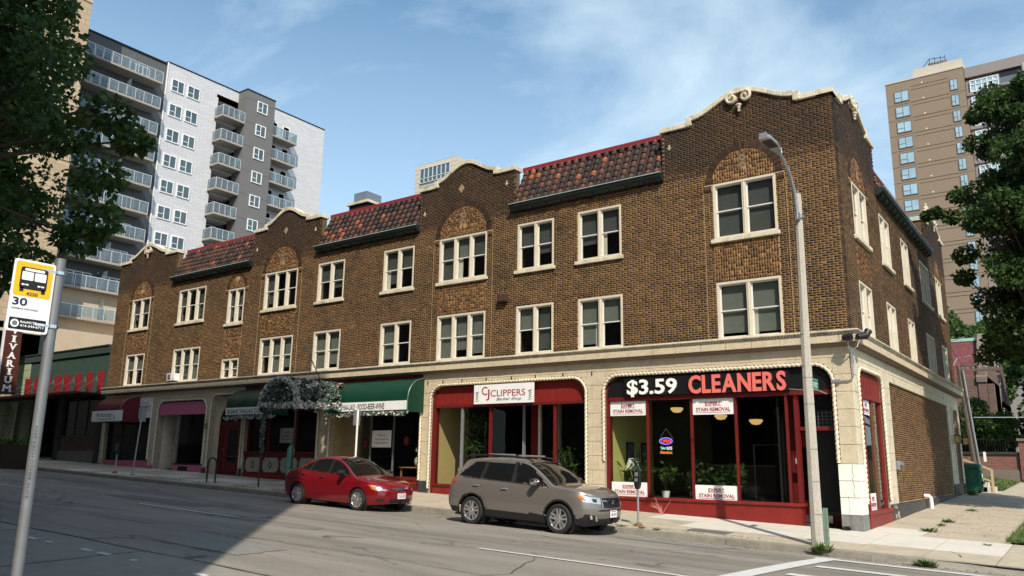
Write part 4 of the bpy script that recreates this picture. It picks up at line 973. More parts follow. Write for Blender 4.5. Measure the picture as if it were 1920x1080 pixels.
tb = thing('display_table', 'small wooden table in the restaurant window', 'table', (-16.2, .9, -4.2)); bx('tabletop', M('pine wood', (.38, .20, .09), .6), tb, -16.75, -15.55, .5, 1.0, -3.86, -3.82)
for x in (-16.7, -15.62): bx('leg', bpy.data.materials['pine wood'], tb, x, x+.05, .55, .6, -4.22, -3.86)
vs = thing('vase', 'cream round vase with white pineapple leaves in the restaurant window', 'vase', (-15.75, .6, -3.82)); mb = MB(); mb.lathe([(.06, 0), (.14, .06), (.19, .18), (.16, .32), (.07, .40)], (-15.8, .6, -3.82), 16); mb.build('body', M('cream glaze', (.62, .60, .42), .3), vs, smooth=True)
mb = MB()
for i in range(9): a = i*.7; mb.tube([(-15.8, .6, -3.44), (-15.8+.08*math.cos(a), .6+.08*math.sin(a), -3.25), (-15.8+.2*math.cos(a), .6+.1*math.sin(a), -3.1-.05*(i % 3))], [.03, .025, .004], 5)
mb.build('leaf', M('pale leaf', (.5, .55, .45), .5), vs)
for x, z in ((-18.45, -2.95), (-16.25, -2.85)):
    mb = MB(); mb.lathe([(.02, -.18), (.10, -.12), (.12, 0), (.10, .12), (.02, .18)], (x, .35, z), 12); t = tag(mb.build('paper_lantern', m_redb, None, smooth=True), 'red paper lantern in the restaurant window, '+('left of the notice' if x < -17 else 'right of the notice'), 'lantern', 'red lanterns in the window')
# --- bay 2: restaurant left half with the octagon panels
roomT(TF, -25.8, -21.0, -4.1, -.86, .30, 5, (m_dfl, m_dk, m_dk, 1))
b2 = quadT(TF, 'shopfront', m_red, BD, -25.82, -20.97, -3.40, -3.30, .04, .3); quadT(TF, 'stall_riser', m_red, b2, -25.82, -20.97, -5.0, -3.40, .10, .3); quadT(TF, 'plinth', m_redb, b2, -25.82, -20.97, -5.0, -4.22, .05, .3)
for x in (-25.75, -24.35, -22.55, -21.05): quadT(TF, 'mullion', m_red, b2, x-.04, x+.04, -3.3, -.95, .16, .26)
for a, b in ((-25.7, -24.4), (-24.3, -22.6), (-22.5, -21.1)): glassT(TF, a, b, -3.3, -.95, .20, b2)
for i in range(4):
    c = -25.14+i*1.205; v = -3.86; w, h = .52, .31; k = .14
    mb = MB(TF); mb.prism([(c-w, v-h+k), (c-w+k, v-h), (c+w-k, v-h), (c+w, v-h+k), (c+w, v+h-k), (c+w-k, v+h), (c-w+k, v+h), (c-w, v+h-k)], .055, .10); pnl = mb.build('octagon_panel', M('grey beige panel', (.36, .33, .27), .7) if i == 0 else bpy.data.materials['grey beige panel'], b2)
    mb = MB(TF); mb.prism([(c-.12, v), (c, v-.16), (c+.12, v), (c, v+.16)], .045, .055); mb.build('diamond', m_black, pnl); mb = MB(TF); mb.prism([(c-.04, v), (c, v-.06), (c+.05, v), (c+.01, v+.07)], .040, .045); mb.build('diamond_centre', m_white, pnl)
# --- doorway bay
dw = quadT(TF, 'doorway_wall', m_stones, BD, -28.55, -28.22, -5, -.75, .26, .34); quadT(TF, 'doorway_wall', m_stones, dw, -26.5, -26.05, -5, -.75, .26, .34)
mb = MB(TF); c = -27.35; r = .86; n = 12; mb.prism([(-28.22, -.75), (-26.5, -.75)]+[(c+r*math.cos(q), -2.02+r*math.sin(q)) for q in np.linspace(0, math.pi, n)], .27, .34); mb.build('arch_spandrel', m_stones, dw)
quadT(TF, 'fanlight', m_dk, dw, -28.22, -26.5, -2.05, -1.1, .44, .48)
quadT(TF, 'door_frame', m_red, dw, -28.22, -28.02, -4.4, -1.95, .38, .44); quadT(TF, 'door_frame', m_red, dw, -26.70, -26.5, -4.4, -1.95, .38, .44); quadT(TF, 'door_frame', m_red, dw, -28.02, -26.7, -2.13, -1.95, .38, .44)
d_ = quadT(TF, 'door', m_red, dw, -28.02, -26.7, -4.33, -2.13, .42, .46); quadT(TF, 'door_glass', m_carglass, d_, -27.6, -26.95, -3.8, -2.3, .405, .415); quadT(TF, 'door_knob', m_chrome, d_, -27.86, -27.80, -3.25, -3.19, .37, .42)
quadT(TF, 'door_step', m_blackstone, dw, -28.5, -26.1, -5, -4.34, .05, .4); quadT(TF, 'recess_back', m_dk, dw, -28.5, -26.1, -5, -.8, .5, .55)
lt = thing('wall_lantern', 'small brass lantern left of the red arched doorway', 'lamp', (-29.0+.3, -.1, -2.2)); quadT(TF, 'lantern_body', M('old brass', (.25, .2, .08), .4), lt, -28.8, -28.62, -2.24, -2.02, -.14, -.0)
# --- bay 1 pink shop
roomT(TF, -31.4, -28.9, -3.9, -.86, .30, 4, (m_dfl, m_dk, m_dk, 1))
b1 = quadT(TF, 'recess_wall', m_stones, BD, -33.04, -31.5, -5, -.9, 1.0, 1.1); quadT(TF, 'pier_return', m_stones, b1, -33.04, -33.0, -5, -.9, .34, 1.0)
quadT(TF, 'shopfront_frame', m_galv, b1, -31.5, -31.43, -3.92, -1.5, .2, .27); glassT(TF, -31.43, -28.95, -3.88, -1.5, .22, b1); quadT(TF, 'window_sill', m_blackm, b1, -31.5, -28.9, -3.96, -3.88, .14, .3); quadT(TF, 'stall_riser', m_pink, b1, -31.5, -28.9, -4.8, -3.96, .12, .3)
quadT(TF, 'vent', m_dk, b1, -31.0, -30.2, -4.22, -4.02, .11, .12)
mb = MB(TF); r = .45; a, b, t = -33.0, -28.92, -.95; mb.prism([(a, -1.57), (b, -1.57)]+[(b-r+r*math.cos(q), t-r+r*math.sin(q)) for q in np.linspace(0, math.pi/2, 8)]+[(a+r-r*math.sin(q), t-r+r*math.cos(q)) for q in np.linspace(0, math.pi/2, 8)], .03, .1); mb.build('pink_fascia', m_pink, b1)
# --- bay 0
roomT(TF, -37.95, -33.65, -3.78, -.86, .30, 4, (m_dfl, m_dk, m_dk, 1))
b0 = quadT(TF, 'shopfront_frame', m_blackm, BD, -37.95, -37.87, -3.8, -.95, .16, .26)
for x in (-36.6, -35.35, -33.7): quadT(TF, 'shopfront_frame', m_blackm, b0, x-.04, x+.04, -3.8, -.95, .16, .26)
for a, b in ((-37.87, -36.64), (-36.56, -35.39), (-35.31, -33.74)): glassT(TF, a, b, -3.78, -.95, .2, b0)
quadT(TF, 'stall_riser', m_pink, b0, -38.0, -33.6, -4.7, -3.8, .08, .3)
# ------------------------------------------------------------ awnings
def awning(a, b, zt, zm, zb, pr, mat, label, ribs, group=None):
    t = thing('awning', label, 'awning', ((a+b)/2, 0, zb), group=group); n = 12
    prof = [(-.02-pr*math.sin(math.pi/2*i/n), zm+(zt-zm)*math.cos(math.pi/2*i/n)) for i in range(n+1)]+[(-.02-pr, zb)]
    k = ribs*6; V = []; m = len(prof)
    for j in range(k+1):
        u = a+(b-a)*j/k; s = abs(math.sin(math.pi*j/6)); 
        for i, (y, z) in enumerate(prof): q = -.028*s*(1 if 0 < i < m-2 else 0); V.append((u, y-q*.7*-1*-1, z+q*.8))
    F = [(j*m+i, (j+1)*m+i, (j+1)*m+i+1, j*m+i+1) for j in range(k) for i in range(m-1)]
    mb = MB(); mb.add(V, F); mb.build('canvas', mat, t, smooth=True)
    for u in (a, b): mb = MB(); mb.prism(prof+[(-.02, zb)], u-.006, u+.006, ax=0); mb.build('end_panel', mat, t)
    mb = MB()
    for j in range(ribs+1): mb.tube([(a+(b-a)*j/ribs, y+.012, z-.012) for y, z in prof], .012, 5)
    mb.tube([(a, -.02-pr+.01, zb+.01), (b, -.02-pr+.01, zb+.01)], .014, 6); mb.build('frame', m_galv, t); return t
aw2 = awning(-19.6, -15.12, -.56, -1.35, -1.84, .88, m_awngreen, 'green domed awning with THAI-LAO FOOD-BEER-WINE board', 4, 'green domed awnings')
quadT(TF, 'sign_board', m_white, aw2, -18.78, -15.14, -1.77, -1.44, -.925, -.905); lettering(TF, 'THAI-LAO · FOOD-BEER-WINE', -18.6, -16.25, -1.73, -1.51, -.93, m_ink, aw2, .02)
aw1 = awning(-26.05, -22.9, -.58, -1.33, -1.80, .88, m_awngreen, 'dark green domed awning with EE-SANE THAI-LAO CUISINE board', 3, 'green domed awnings')
quadT(TF, 'sign_board', m_white, aw1, -26.03, -23.2, -1.74, -1.44, -.925, -.905); lettering(TF, 'EE-SANE THAI-LAO CUISINE', -25.9, -23.25, -1.70, -1.51, -.93, m_ink, aw1, .02)
aw0 = awning(-37.25, -34.75, -.56, -1.2, -1.90, 1.0, m_awnred, 'burgundy awning over the leftmost shop of the brick building', 1)
sb = thing('shop_sign', 'white hanging board reading Arlander z Chicken and Fish on the burgundy awning', 'sign', (-36, -1.05, -1.9)); quadT(TF, 'board', m_white, sb, -37.45, -34.45, -1.86, -1.32, -1.075, -1.05)
lettering(TF, 'Arlander', -37.0, -35.35, -1.64, -1.42, -1.08, m_ink, sb, .0); lettering(TF, 'z', -35.28, -35.12, -1.74, -1.58, -1.08, m_ink, sb, .0); lettering(TF, 'Chicken & Fish', -36.9, -35.4, -1.80, -1.69, -1.08, m_ink, sb, .0)
sb = thing('shop_sign', 'upright white Arlander z board on the stone beside the burgundy awning', 'sign', (-34.2, 0, -1.65)); quadT(TF, 'board', m_white, sb, -34.95, -33.55, -1.66, -.66, -.04, -.015)
lettering(TF, 'Arlander', -34.8, -33.9, -1.2, -1.0, -.045, m_ink, sb); lettering(TF, 'z', -33.88, -33.78, -1.28, -1.14, -.045, m_ink, sb); lettering(TF, 'Chicken & Fish', -34.7, -33.9, -1.36, -1.26, -.045, m_ink, sb)
quadT(TF, 'painted_strip', m_red, BD, -26.0, -15.2, -.62, -.42, -.018, -.004)
bx('red_hood', m_redb, BD, -20.6, -18.9, -.75, -.01, -.78, -.72)
mb = MB(); mb.tube([(-20.16, -1.6, .84), (-20.71, -.05, -.62)], .022, 6); mb.lathe([(.03, -.03), (.05, 0), (.03, .04)], (-20.16, -1.62, .86), 8); tag(mb.build('flag_pole', m_galv, None), 'bare thin flag pole slanting out above the restaurant', 'pole')
# ------------------------------------------------------------ street furniture
lp = thing('street_lamp', 'tall octagonal concrete street lamp at the corner with a curved steel arm', 'street lamp', (-.16, -3.58, -5.25))
mb = MB(); mb.tube([(-.16, -3.58, -5.3), (-.155, -3.58, -1.5), (-.11, -3.58, 2.62), (-.11, -3.58, 2.80)], [.135, .112, .082, .075], 8); mb.build('pole', m_lampc, lp)
for z in (-4.6, -3.9, -3.2, -2.2, -1.6, -1.35, -.6):
    mb = MB(); r = .136-(z+5.3)*.0062; mb.lathe([(r, 0), (r, .018)], (-.155, -3.58, z), 8); mb.build('steel_band', m_steel, lp)
mb = MB(); mb.tube([(-.11, -3.70, 2.15), (-.11, -3.72, 2.4), (-.11, -3.84, 2.80), (-.11, -4.10, 3.12), (-.11, -4.50, 3.36), (-.11, -4.9, 3.44)], [.045, .045, .042, .038, .034, .03], 10); mb.build('arm', m_galv, lp, smooth=True)
mb = MB(); mb.tube([(-.11, -3.58, 2.18), (-.11, -3.58, 2.26)], .115, 12); mb.box(-.16, -.06, -3.74, -3.64, 2.12, 2.30); mb.tube([(-.24, -3.58, 2.22), (.02, -3.58, 2.22)], .02, 6); mb.build('clamp', m_steel, lp)
mb = MB(); pts = [(-4.85, .05), (-4.95, .09), (-5.35, .15), (-5.75, .14), (-5.92, .08)]
vs = []
for y, w in pts: vs += [(-.11-w, y, 3.42), (-.11+w, y, 3.42), (-.11+w*.8, y, 3.52), (-.11-w*.8, y, 3.52)]
mb.add(vs, [(4*i+j, 4*i+(j+1) % 4, 4*i+4+(j+1) % 4, 4*i+4+j) for i in range(4) for j in range(4)]+[(0, 1, 2, 3), (16, 19, 18, 17)]); hd = mb.build('lamp_head', m_galv, lp, bevel=.02)
for i in range(4): bx('led_module', m_black, hd, -.11-.105, -.11+.105, -5.72+i*.12, -5.62+i*.12, 3.405, 3.42)
mb = MB(); mb.tube([(-.11, -3.58, 2.8), (-.11, -3.58, 2.9)], .03, 6); mb.tube([(-.15, -3.55, 2.8), (-.17, -3.52, 2.92)], .01, 5); mb.build('pole_cap', m_steel, lp)
ss = thing('street_sign', 'green street name sign half hidden behind the concrete lamp post', 'sign', (-.05, -3.6, -1.85)); mb = MB(); mb.box(-.06, -.045, -3.60, -3.14, -1.86, -1.60); mb.build('blade', M('street sign green', (.012, .16, .11), .4), ss, bevel=.004)
mb = MB(); mb.box(-.044, -.042, -3.58, -3.16, -1.85, -1.845); mb.box(-.044, -.042, -3.58, -3.16, -1.615, -1.61); mb.build('border', m_white, ss)
V, F = textmesh('PROSPECT'); xs_ = [v[0] for v in V]
mb = MB(); mb.add([(-.0425, -3.56+v[0]/max(xs_)*.38, -1.80+v[1]*.17) for v in V], F); mb.build('lettering', m_whitel, ss)
ub = thing('utility_post', 'short grey green utility marker post beside the lamp post base', 'utility post', (-.06, -3.18, -5.25)); mb = MB(); mb.box(-.12, -.02, -3.23, -3.13, -5.3, -4.47); mb.build('housing', M('marker green', (.13, .22, .15), .5), ub, bevel=.01); bx('face', m_galv, ub, -.125, -.075, -3.24, -3.232, -5.2, -4.5)
for z in (-5.12, -4.95): bx('strap', m_steel, ub, -.124, -.016, -3.234, -3.126, z, z+.015)
def meter(x, y, zb, zt, label):
    t = thing('parking_meter', label, 'parking meter', (x, y, zb), group='parking meters along the kerb')
    mb = MB(); mb.tube([(x, y, zb), (x, y, zt-.48)], .028, 8); mb.build('post', m_galv, t); mb = MB(); mb.lathe([(.12, 0), (.11, .04), (.05, .08)], (x, y, zb), 12); mb.build('base', M('rusty base', (.16, .09, .05), .8) if 'rusty base' not in bpy.data.materials else bpy.data.materials['rusty base'], t)
    mb = MB(); z0 = zt-.50; mb.prism([(x-.045, z0), (x+.045, z0), (x+.075, z0+.08), (x+.09, z0+.20), (x+.09, z0+.36), (x+.07, z0+.45), (x+.03, z0+.50), (x-.03, z0+.50), (x-.07, z0+.45), (x-.09, z0+.36), (x-.09, z0+.20), (x-.075, z0+.08)], y-.06, y+.06); h = mb.build('meter_head', m_blackm, t, bevel=.015)
    bx('display', m_galv, h, x-.045, x+.045, y-.066, y-.06, z0+.32, z0+.42); bx('coin_panel', m_galv, h, x-.05, x+.03, y-.066, y-.06, z0+.19, z0+.27); return t
meter(-4.66, -3.28, zs(-4.66, -3.28), -3.70, 'black headed parking meter standing in front of the cleaners windows')
meter(-30.6, -3.15, zs(-30.6, -3.15), -3.02, 'distant parking meter on the pavement before the pink shop base')
def pole(x0, y0, z1, r, mat, label, tilt=0, sign=None):
    t = thing('sign_pole', label, 'sign pole', (x0, y0, zs(x0, y0))); mb = MB(); mb.tube([(x0, y0, zs(x0, y0)), (x0+tilt, y0, z1)], r, 8); mb.build('post', mat, t); bx('foot', m_steel, t, x0-.09, x0+.09, y0-.09, y0+.09, zs(x0, y0), zs(x0, y0)+.03); return t
t = pole(-29.05, -3.2, -1.5, .035, m_galv, 'slim pale sign pole seen edge on before the pink shop', .28)
bx('sign_blade', m_galv, t, -28.86, -28.84, -3.28, -2.98, -2.1, -1.5)
t = pole(-15.1, -3.3, -1.94, .035, m_whitep, 'white sign pole behind the red car, its blade seen edge on')
bx('sign_blade', m_steel, t, -15.16, -15.13, -3.45, -3.15, -2.45, -1.94)
rk = thing('bicycle_rack', 'black hoop bicycle rack on the pavement before the red door', 'bicycle rack', (-23.55, -3.0, -4.53)); mb = MB(); P = [(-23.85, -3.0, -4.54), (-23.85, -3.0, -3.85)]+[(-23.57-.28*math.cos(q), -3.0, -3.85+.26*math.sin(q)) for q in np.linspace(.2, math.pi-.2, 9)]+[(-23.29, -3.0, -3.85), (-23.29, -3.0, -4.56)]; mb.tube(P, .035, 8); mb.build('hoop', m_blackm, rk, smooth=True)
for x in (-23.85, -23.29): bx('foot_plate', m_blackm, rk, x-.09, x+.09, -3.07, -2.93, -4.56, -4.535)
# bus stop sign close to the camera
bs = thing('bus_stop_sign', 'yellow and white bus stop sign for route 30 on a steel pole', 'bus stop', (.935, -20.41, -5.27))
mb = MB(); mb.tube([(.935, -20.41, -5.3), (.935, -20.41, -2.60)], .0245, 16); pol = mb.build('pole', m_steel, bs, smooth=True)
mb = MB(); mb.tube([(.935, -20.41, -2.602), (.935, -20.41, -2.595)], .025, 16); mb.build('pole_cap', m_steel, pol)
def TX(u, d, v): return (.955-d, u, v)     # faces +x
y0, y1, z0, z1 = -20.625, -20.435, -2.985, -2.635
def rrect(a, b, c, d, r, n=5): return [(b-r+r*math.sin(q), d-r+r*math.cos(q)) for q in np.linspace(0, math.pi/2, n)]+[(b-r+r*math.cos(q), c+r-r*math.sin(q)) for q in np.linspace(0, math.pi/2, n)]+[(a+r-r*math.sin(q), c+r-r*math.cos(q)) for q in np.linspace(0, math.pi/2, n)]+[(a+r-r*math.cos(q), d-r+r*math.sin(q)) for q in np.linspace(0, math.pi/2, n)]
def rp(a, b, c, d, r, mat, name, dd, par): mb = MB(TX); mb.prism(rrect(a, b, c, d, r), dd, dd+.0006); return mb.build(name, mat, par)
mb = MB(TX); mb.prism(rrect(y0, y1, z0, z1, .014), 0, .003); pn = mb.build('sign_plate', m_white, bs)
m_yel = M('sign yellow', (.78, .45, .012), .4, .03); m_navy = M('navy ink', (.012, .012, .06), .5, 0)
rp(y0+.010, y1-.010, z0+.172, z1-.010, .010, m_yel, 'yellow_field', -.0008, pn)
rp(y0+.012, y1-.012, z0+.010, z0+.066, .006, m_black, 'black_field', -.0008, pn)
ym = (y0+y1)/2; zc = z1-.085
rp(ym-.062, ym+.062, zc-.058, zc+.050, .012, m_ink, 'bus_body', -.0016, pn); rp(ym-.058, ym-.040, zc-.072, zc-.050, .002, m_ink, 'bus_wheel', -.0016, pn); rp(ym+.040, ym+.058, zc-.072, zc-.050, .002, m_ink, 'bus_wheel', -.0016, pn)
rp(ym-.045, ym+.045, zc+.032, zc+.044, .003, m_whitel, 'bus_destination', -.0024, pn); rp(ym-.055, ym-.003, zc-.014, zc+.027, .004, m_whitel, 'bus_window', -.0024, pn); rp(ym+.003, ym+.055, zc-.014, zc+.027, .004, m_whitel, 'bus_window', -.0024, pn)
for a in (-.052, .020): rp(ym+a, ym+a+.014, zc-.040, zc-.033, .002, m_whitel, 'bus_headlight', -.0024, pn); rp(ym+a+.017, ym+a+.031, zc-.040, zc-.033, .002, m_whitel, 'bus_headlight', -.0024, pn)
lettering(TX, '4220', ym-.026, ym+.026, z0+.178, z0+.194, -.003, m_ink, pn, .01); lettering(TX, '30', y0+.014, y0+.080, z0+.125, z0+.163, -.002, m_navy, pn, .02); lettering(TX, 'SHERMAN-WISCONSIN', y0+.014, y0+.132, z0+.106, z0+.114, -.002, m_navy, pn, .01)
lettering(TX, 'RideMCTS.com', y0+.062, y1-.022, z0+.042, z0+.053, -.002, m_whitel, pn, .015); lettering(TX, '414-344-6711', y0+.062, y1-.022, z0+.024, z0+.036, -.002, m_whitel, pn, .015)
mb = MB(TX); c_ = (y0+.038, z0+.038); mb.prism([(c_[0]+.019*math.cos(q), c_[1]+.019*math.sin(q)) for q in np.linspace(0, 6.28, 20)[:-1]], -.0016, -.001); em = mb.build('emblem', m_whitel, pn)
mb = MB(TX); mb.prism([(c_[0]+.012*math.cos(q), c_[1]+.012*math.sin(q)) for q in np.linspace(0, 6.28, 20)[:-1]], -.0024, -.0018); mb.build('emblem_ring', m_steel, em)
for z in (z1-.035, z0+.045):
    mb = MB(); mb.tube([(.935, -20.41, z-.008), (.935, -20.41, z+.008)], .031, 14); mb.box(.945, .956, -20.50, -20.40, z-.006, z+.006); mb.build('clamp', m_chrome, pol)
V, F = textmesh('KEEP EACH OTHER ALIVE'); mxv = max(v[0] for v in V); mb = MB()
vv = []
for v in V:
    s = v[0]/mxv*.34; a = (v[1]-.35)*.62; yy = a-.55; vv.append((.935+.0250*math.cos(yy), -20.41+.0250*math.sin(yy), -3.42-s))
mb.add(vv, F); mb.build('pen_scribble', m_ink, pol)
# planter at far left
m_rust = M('brown planter panel', (.035, .016, .010), .5, .2, 4); pt = thing('planter', 'large dark brown planter box with low greenery on the left street edge', 'planter', (-38.0, -4.6, -4.3))
mb = MB(); mb.add([(-39.0, -5.2, -4.34), (-37.05, -5.2, -4.34), (-37.05, -4.1, -4.34), (-39.0, -4.1, -4.34), (-39.15, -5.3, -3.12), (-36.95, -5.3, -3.12), (-36.95, -4.0, -3.12), (-39.15, -4.0, -3.12)], [(0, 1, 5, 4), (1, 2, 6, 5), (2, 3, 7, 6), (3, 0, 4, 7), (4, 5, 6, 7)]); mb.build('box', m_rust, pt)
for x in (-38.2, -37.4): bx('reflector', m_amber, pt, x, x+.28, -5.24, -5.21, -4.28, -4.2)
# green dumpster, steps, railing at the far side
dg = M('dumpster green', (.008, .085, .045), .5, .2, 4); db = thing('dumpster', 'dark green wheeled dumpster beyond the brick side wall', 'bin', (.3, 20.3, -4.6))
mb = MB(); mb.box(-.9, .55, 19.85, 20.75, -4.55, -3.55); mb.build('body', dg, db, bevel=.02); mb = MB(); mb.prism([(19.8, -3.55), (20.8, -3.55), (20.8, -3.42), (19.9, -3.32), (19.8, -3.38)], -.93, .58, ax=0); mb.build('lid', dg, db, bevel=.02)
for i in range(4): bx('rib', dg, db, .55, .585, 19.92+i*.22, 19.98+i*.22, -4.5, -3.6)
bx('side_pocket', m_black, db, .56, .66, 20.0, 20.6, -4.25, -4.12); bx('label', m_white, db, .586, .59, 20.45, 20.7, -3.95, -3.78)
mb = MB()
for y in (20.0, 20.6): mb.lathe([(.09, -.03), (.09, .03)], (.45, y, -4.62), 10, 'x')
mb.build('wheel', m_rubber, db)
stp = thing('steps', 'small concrete steps with a pale wooden handrail beyond the dumpster', 'steps', (.6, 22, -4.6)); cw = M('pale timber', (.48, .36, .22), .7, .15, 9)
for i in range(3): bx('step', m_conc2, stp, -.6, .95-.28*i, 21.2, 22.4, -4.9, -4.38+.19*i, bevel=.01)
for y in (21.2,):
    mb = MB(); mb.tube([(.95, y, -3.62), (-.7, y, -2.95)], .06, 4); mb.build('handrail', cw, stp); mb = MB(); mb.tube([(.92, y, -4.15), (-.7, y, -3.5)], .055, 4); mb.build('rail', cw, stp)
    bx('post', cw, stp, .86, .96, y-.05, y+.05, -4.65, -3.6)
# ------------------------------------------------------------ foliage helper
m_leafd = M('dark tree leaf', (0, 0, 0), .55, .12, 2, tone=[(0, (.020, .048, .012)), (.5, (.045, .092, .020)), (.85, (.085, .15, .032)), (1, (.14, .20, .05))])
m_leafl = M('bright tree leaf', (0, 0, 0), .55, .12, 2, tone=[(0, (.025, .055, .012)), (.5, (.055, .115, .022)), (1, (.13, .20, .04))])
def transl(m):
    nt = m.node_tree; n = nt.nodes; l = nt.links; b = n['Principled BSDF']; o = n['Material Output']; src = b.inputs['Base Color'].links[0].from_socket
    t = n.new('ShaderNodeBsdfTranslucent'); l.new(src, t.inputs[0]); mx_ = n.new('ShaderNodeMixShader'); mx_.inputs[0].default_value = .4; l.new(b.outputs[0], mx_.inputs[1]); l.new(t.outputs[0], mx_.inputs[2]); l.new(mx_.outputs[0], o.inputs[0])
transl(m_leafd); transl(m_leafl)
m_bark = M('tree bark', (.07, .055, .04), .95, .3, 6, .6, 30, stretch=(1, 1, .25))
def leaves(name, centers, radii, n_each, size, mat, parent, seed, droop=.5, aspect=.42, flat=.0):
    q = np.random.default_rng(seed); C_ = np.repeat(np.array(centers), n_each, 0); R_ = np.repeat(np.array(radii), n_each, 0)
    n = len(C_); d = q.normal(size=(n, 3)); d /= np.linalg.norm(d, axis=1)[:, None]; r = q.uniform(.15, 1, n)**.45
    P = C_+d*(r*R_)[:, None]*np.array([1, 1, .75])
    t = d+q.normal(size=(n, 3))*.7; t[:, 2] -= droop; t /= np.linalg.norm(t, axis=1)[:, None]
    u = q.normal(size=(n, 3)); s = np.cross(t, u); s /= np.linalg.norm(s, axis=1)[:, None]; nrm = np.cross(s, t)
    L_ = size*q.uniform(.6, 1.25, n)[:, None]; w = L_*aspect
    V = np.stack([P, P+t*L_*.45+s*w+nrm*L_*.06, P+t*L_, P+t*L_*.45-s*w+nrm*L_*.06], 1).reshape(-1, 3); F = np.arange(4*n).reshape(-1, 4)
    tone = np.clip(q.normal(.45, .22, n)+.0*d[:, 2], 0, 1); o0 = np.array(org(parent)); V -= o0
    return tag(newobj(name, fastmesh(name, V, F, mat, tone), parent), kind='stuff')
def plant(x, y, z, h, w, n, label, seed, size=.14, mat=None, pot=None, stems=6, asp=.3):
    t = thing('potted_plant' if pot else 'window_plant', label, 'plant', (x, y, z)); q = random.Random(seed); mb = MB(); cs = []
    for i in range(stems):
        a = q.uniform(0, 6.28); r = q.uniform(.2, 1)*w/2; p = (x+math.cos(a)*r, y+math.sin(a)*r*.5, z+h*q.uniform(.6, 1)); mb.tube([(x, y, z), (x+math.cos(a)*r*.4, y, z+h*.5), p], [.014, .01, .004], 5); cs += [p, (x+math.cos(a)*r*.6, y, z+h*q.uniform(.4, .7))]
    mb.build('stems', m_bark, t); leaves('foliage', cs, [w*.22]*len(cs), max(3, n//len(cs)), size, mat or m_leafl, t, seed, .3, asp)
    if pot: mb = MB(); mb.lathe([(.09, -.22), (.13, 0)], (x, y, z), 14); mb.build('pot', pot, t)
    return t
plant(-5.72, .62, -4.36, .75, .8, 150, 'leafy plant in a white pot on the cleaners window ledge', 31, pot=m_whitel)
plant(-6.75, .75, -4.5, 1.1, .9, 90, 'spidery pale green plant by the lamp shade in the cleaners window', 32, size=.34, asp=.08)
plant(-4.2, .7, -4.5, .85, 1.3, 420, 'broad dark green plant in the third cleaners window', 33, size=.15, stems=12, mat=m_leafd)
plant(-3.6, .8, -4.5, .75, .9, 240, 'dark green plant beside the larger one in the third cleaners window', 34, size=.15, stems=8, mat=m_leafd)
plant(-5.0, .8, -4.5, .7, .5, 60, 'small dark plant with a red bloom in the second cleaners window', 35)
plant(-13.4, .9, -4.4, 2.4, .9, 160, 'tall thin palm like plant in the barber window', 36, size=.4, asp=.06)
plant(-9.5, .9, -4.5, 1.4, 1.1, 170, 'bushy plant in the right barber window', 37, size=.16)
plant(-9.0, .6, -4.5, .9, .7, 60, 'drooping plant in the right corner of the barber window', 38, size=.35, asp=.07)
m_lit = M('pendant bowl glass', (.62, .45, .22), .4, 0, emit=(1, .62, .24), estr=.6)
for i, (x, y, z, r) in enumerate(((-5.68, 1.5, -1.86, .20), (-4.63, 2.5, -2.05, .20), (-4.02, 4, -2.14, .22), (-2.6, 5.2, -2.30, .22))):
    t = thing('pendant_lamp', ['first', 'second', 'third', 'fourth'][i]+' cream bowl pendant lamp from the left inside the cleaners', 'lamp', (x, y, z), group='pendant lamps inside the cleaners'); mb = MB(); mb.lathe([(.02, -r*.55), (r*.6, -r*.45), (r, 0), (r*.95, r*.25), (r*.3, r*.3)], (x, y, z), 16); mb.build('bowl', m_lit, t, smooth=True); mb = MB(); mb.tube([(x, y, z+r*.2), (x, y, -.86)], .012, 5); mb.build('rod', m_blackm, t)
tl = thing('table_lamp', 'pale cone lamp shade by the green wall in the cleaners window', 'lamp', (-7.1, 1.2, -4.5)); mb = MB(); mb.lathe([(.26, 0), (.13, .38)], (-7.12, 1.2, -3.78), 16); mb.build('shade', m_white, tl); mb = MB(); mb.tube([(-7.12, 1.2, -4.5), (-7.12, 1.2, -3.7)], .02, 6); mb.build('stand', m_blackm, tl)
for i, y in enumerate((1.35, 2.4)): t = thing('picture', 'dark framed picture on the green wall, '+('nearer the window' if i == 0 else 'farther from the window'), 'picture', (-7.42, y, -3)); bx('frame', m_black, t, -7.43, -7.40, y, y+.5, -3.54, -2.88); bx('print', M('grey print %d' % i, (.12, .14, .16), .6, .6, 5), t, -7.399, -7.395, y+.05, y+.45, -3.48, -2.94)
# neon
ne = thing('neon_sign', 'blue and red neon OPEN sign hanging in the second cleaners window', 'neon sign', (-5.62, .5, -3.3))
mb = MB(TF); mb.tube([(-5.62+.21*math.cos(q), .5, -2.88+.095*math.sin(q)) for q in np.linspace(0, 6.283, 25)], .014, 6, cap=False); mb.build('ring', M('blue neon', (.1, .1, .8), .4, 0, emit=(.25, .22, 1), estr=1.1), ne)
mr_ = M('red neon', (.8, .05, .03), .4, 0, emit=(1, .10, .06), estr=1.2); lettering(TF, 'OPEN', -5.78, -5.46, -2.93, -2.83, .50, mr_, ne, .02)
lettering(TF, 'Tailor', -5.80, -5.62, -3.13, -3.05, .50, M('green neon', (.3, .8, .6), .4, 0, emit=(.4, 1, .75), estr=1.0), ne, .01); lettering(TF, 'ON SITE', -5.60, -5.42, -3.14, -3.05, .50, M('white neon', (.8, .8, .8), .4, 0, emit=(1, .95, .9), estr=1.1), ne, .01); lettering(TF, 'Alterations', -5.82, -5.42, -3.26, -3.17, .50, M('orange neon', (.8, .2, .05), .4, 0, emit=(1, .22, .06), estr=1.1), ne, .01)
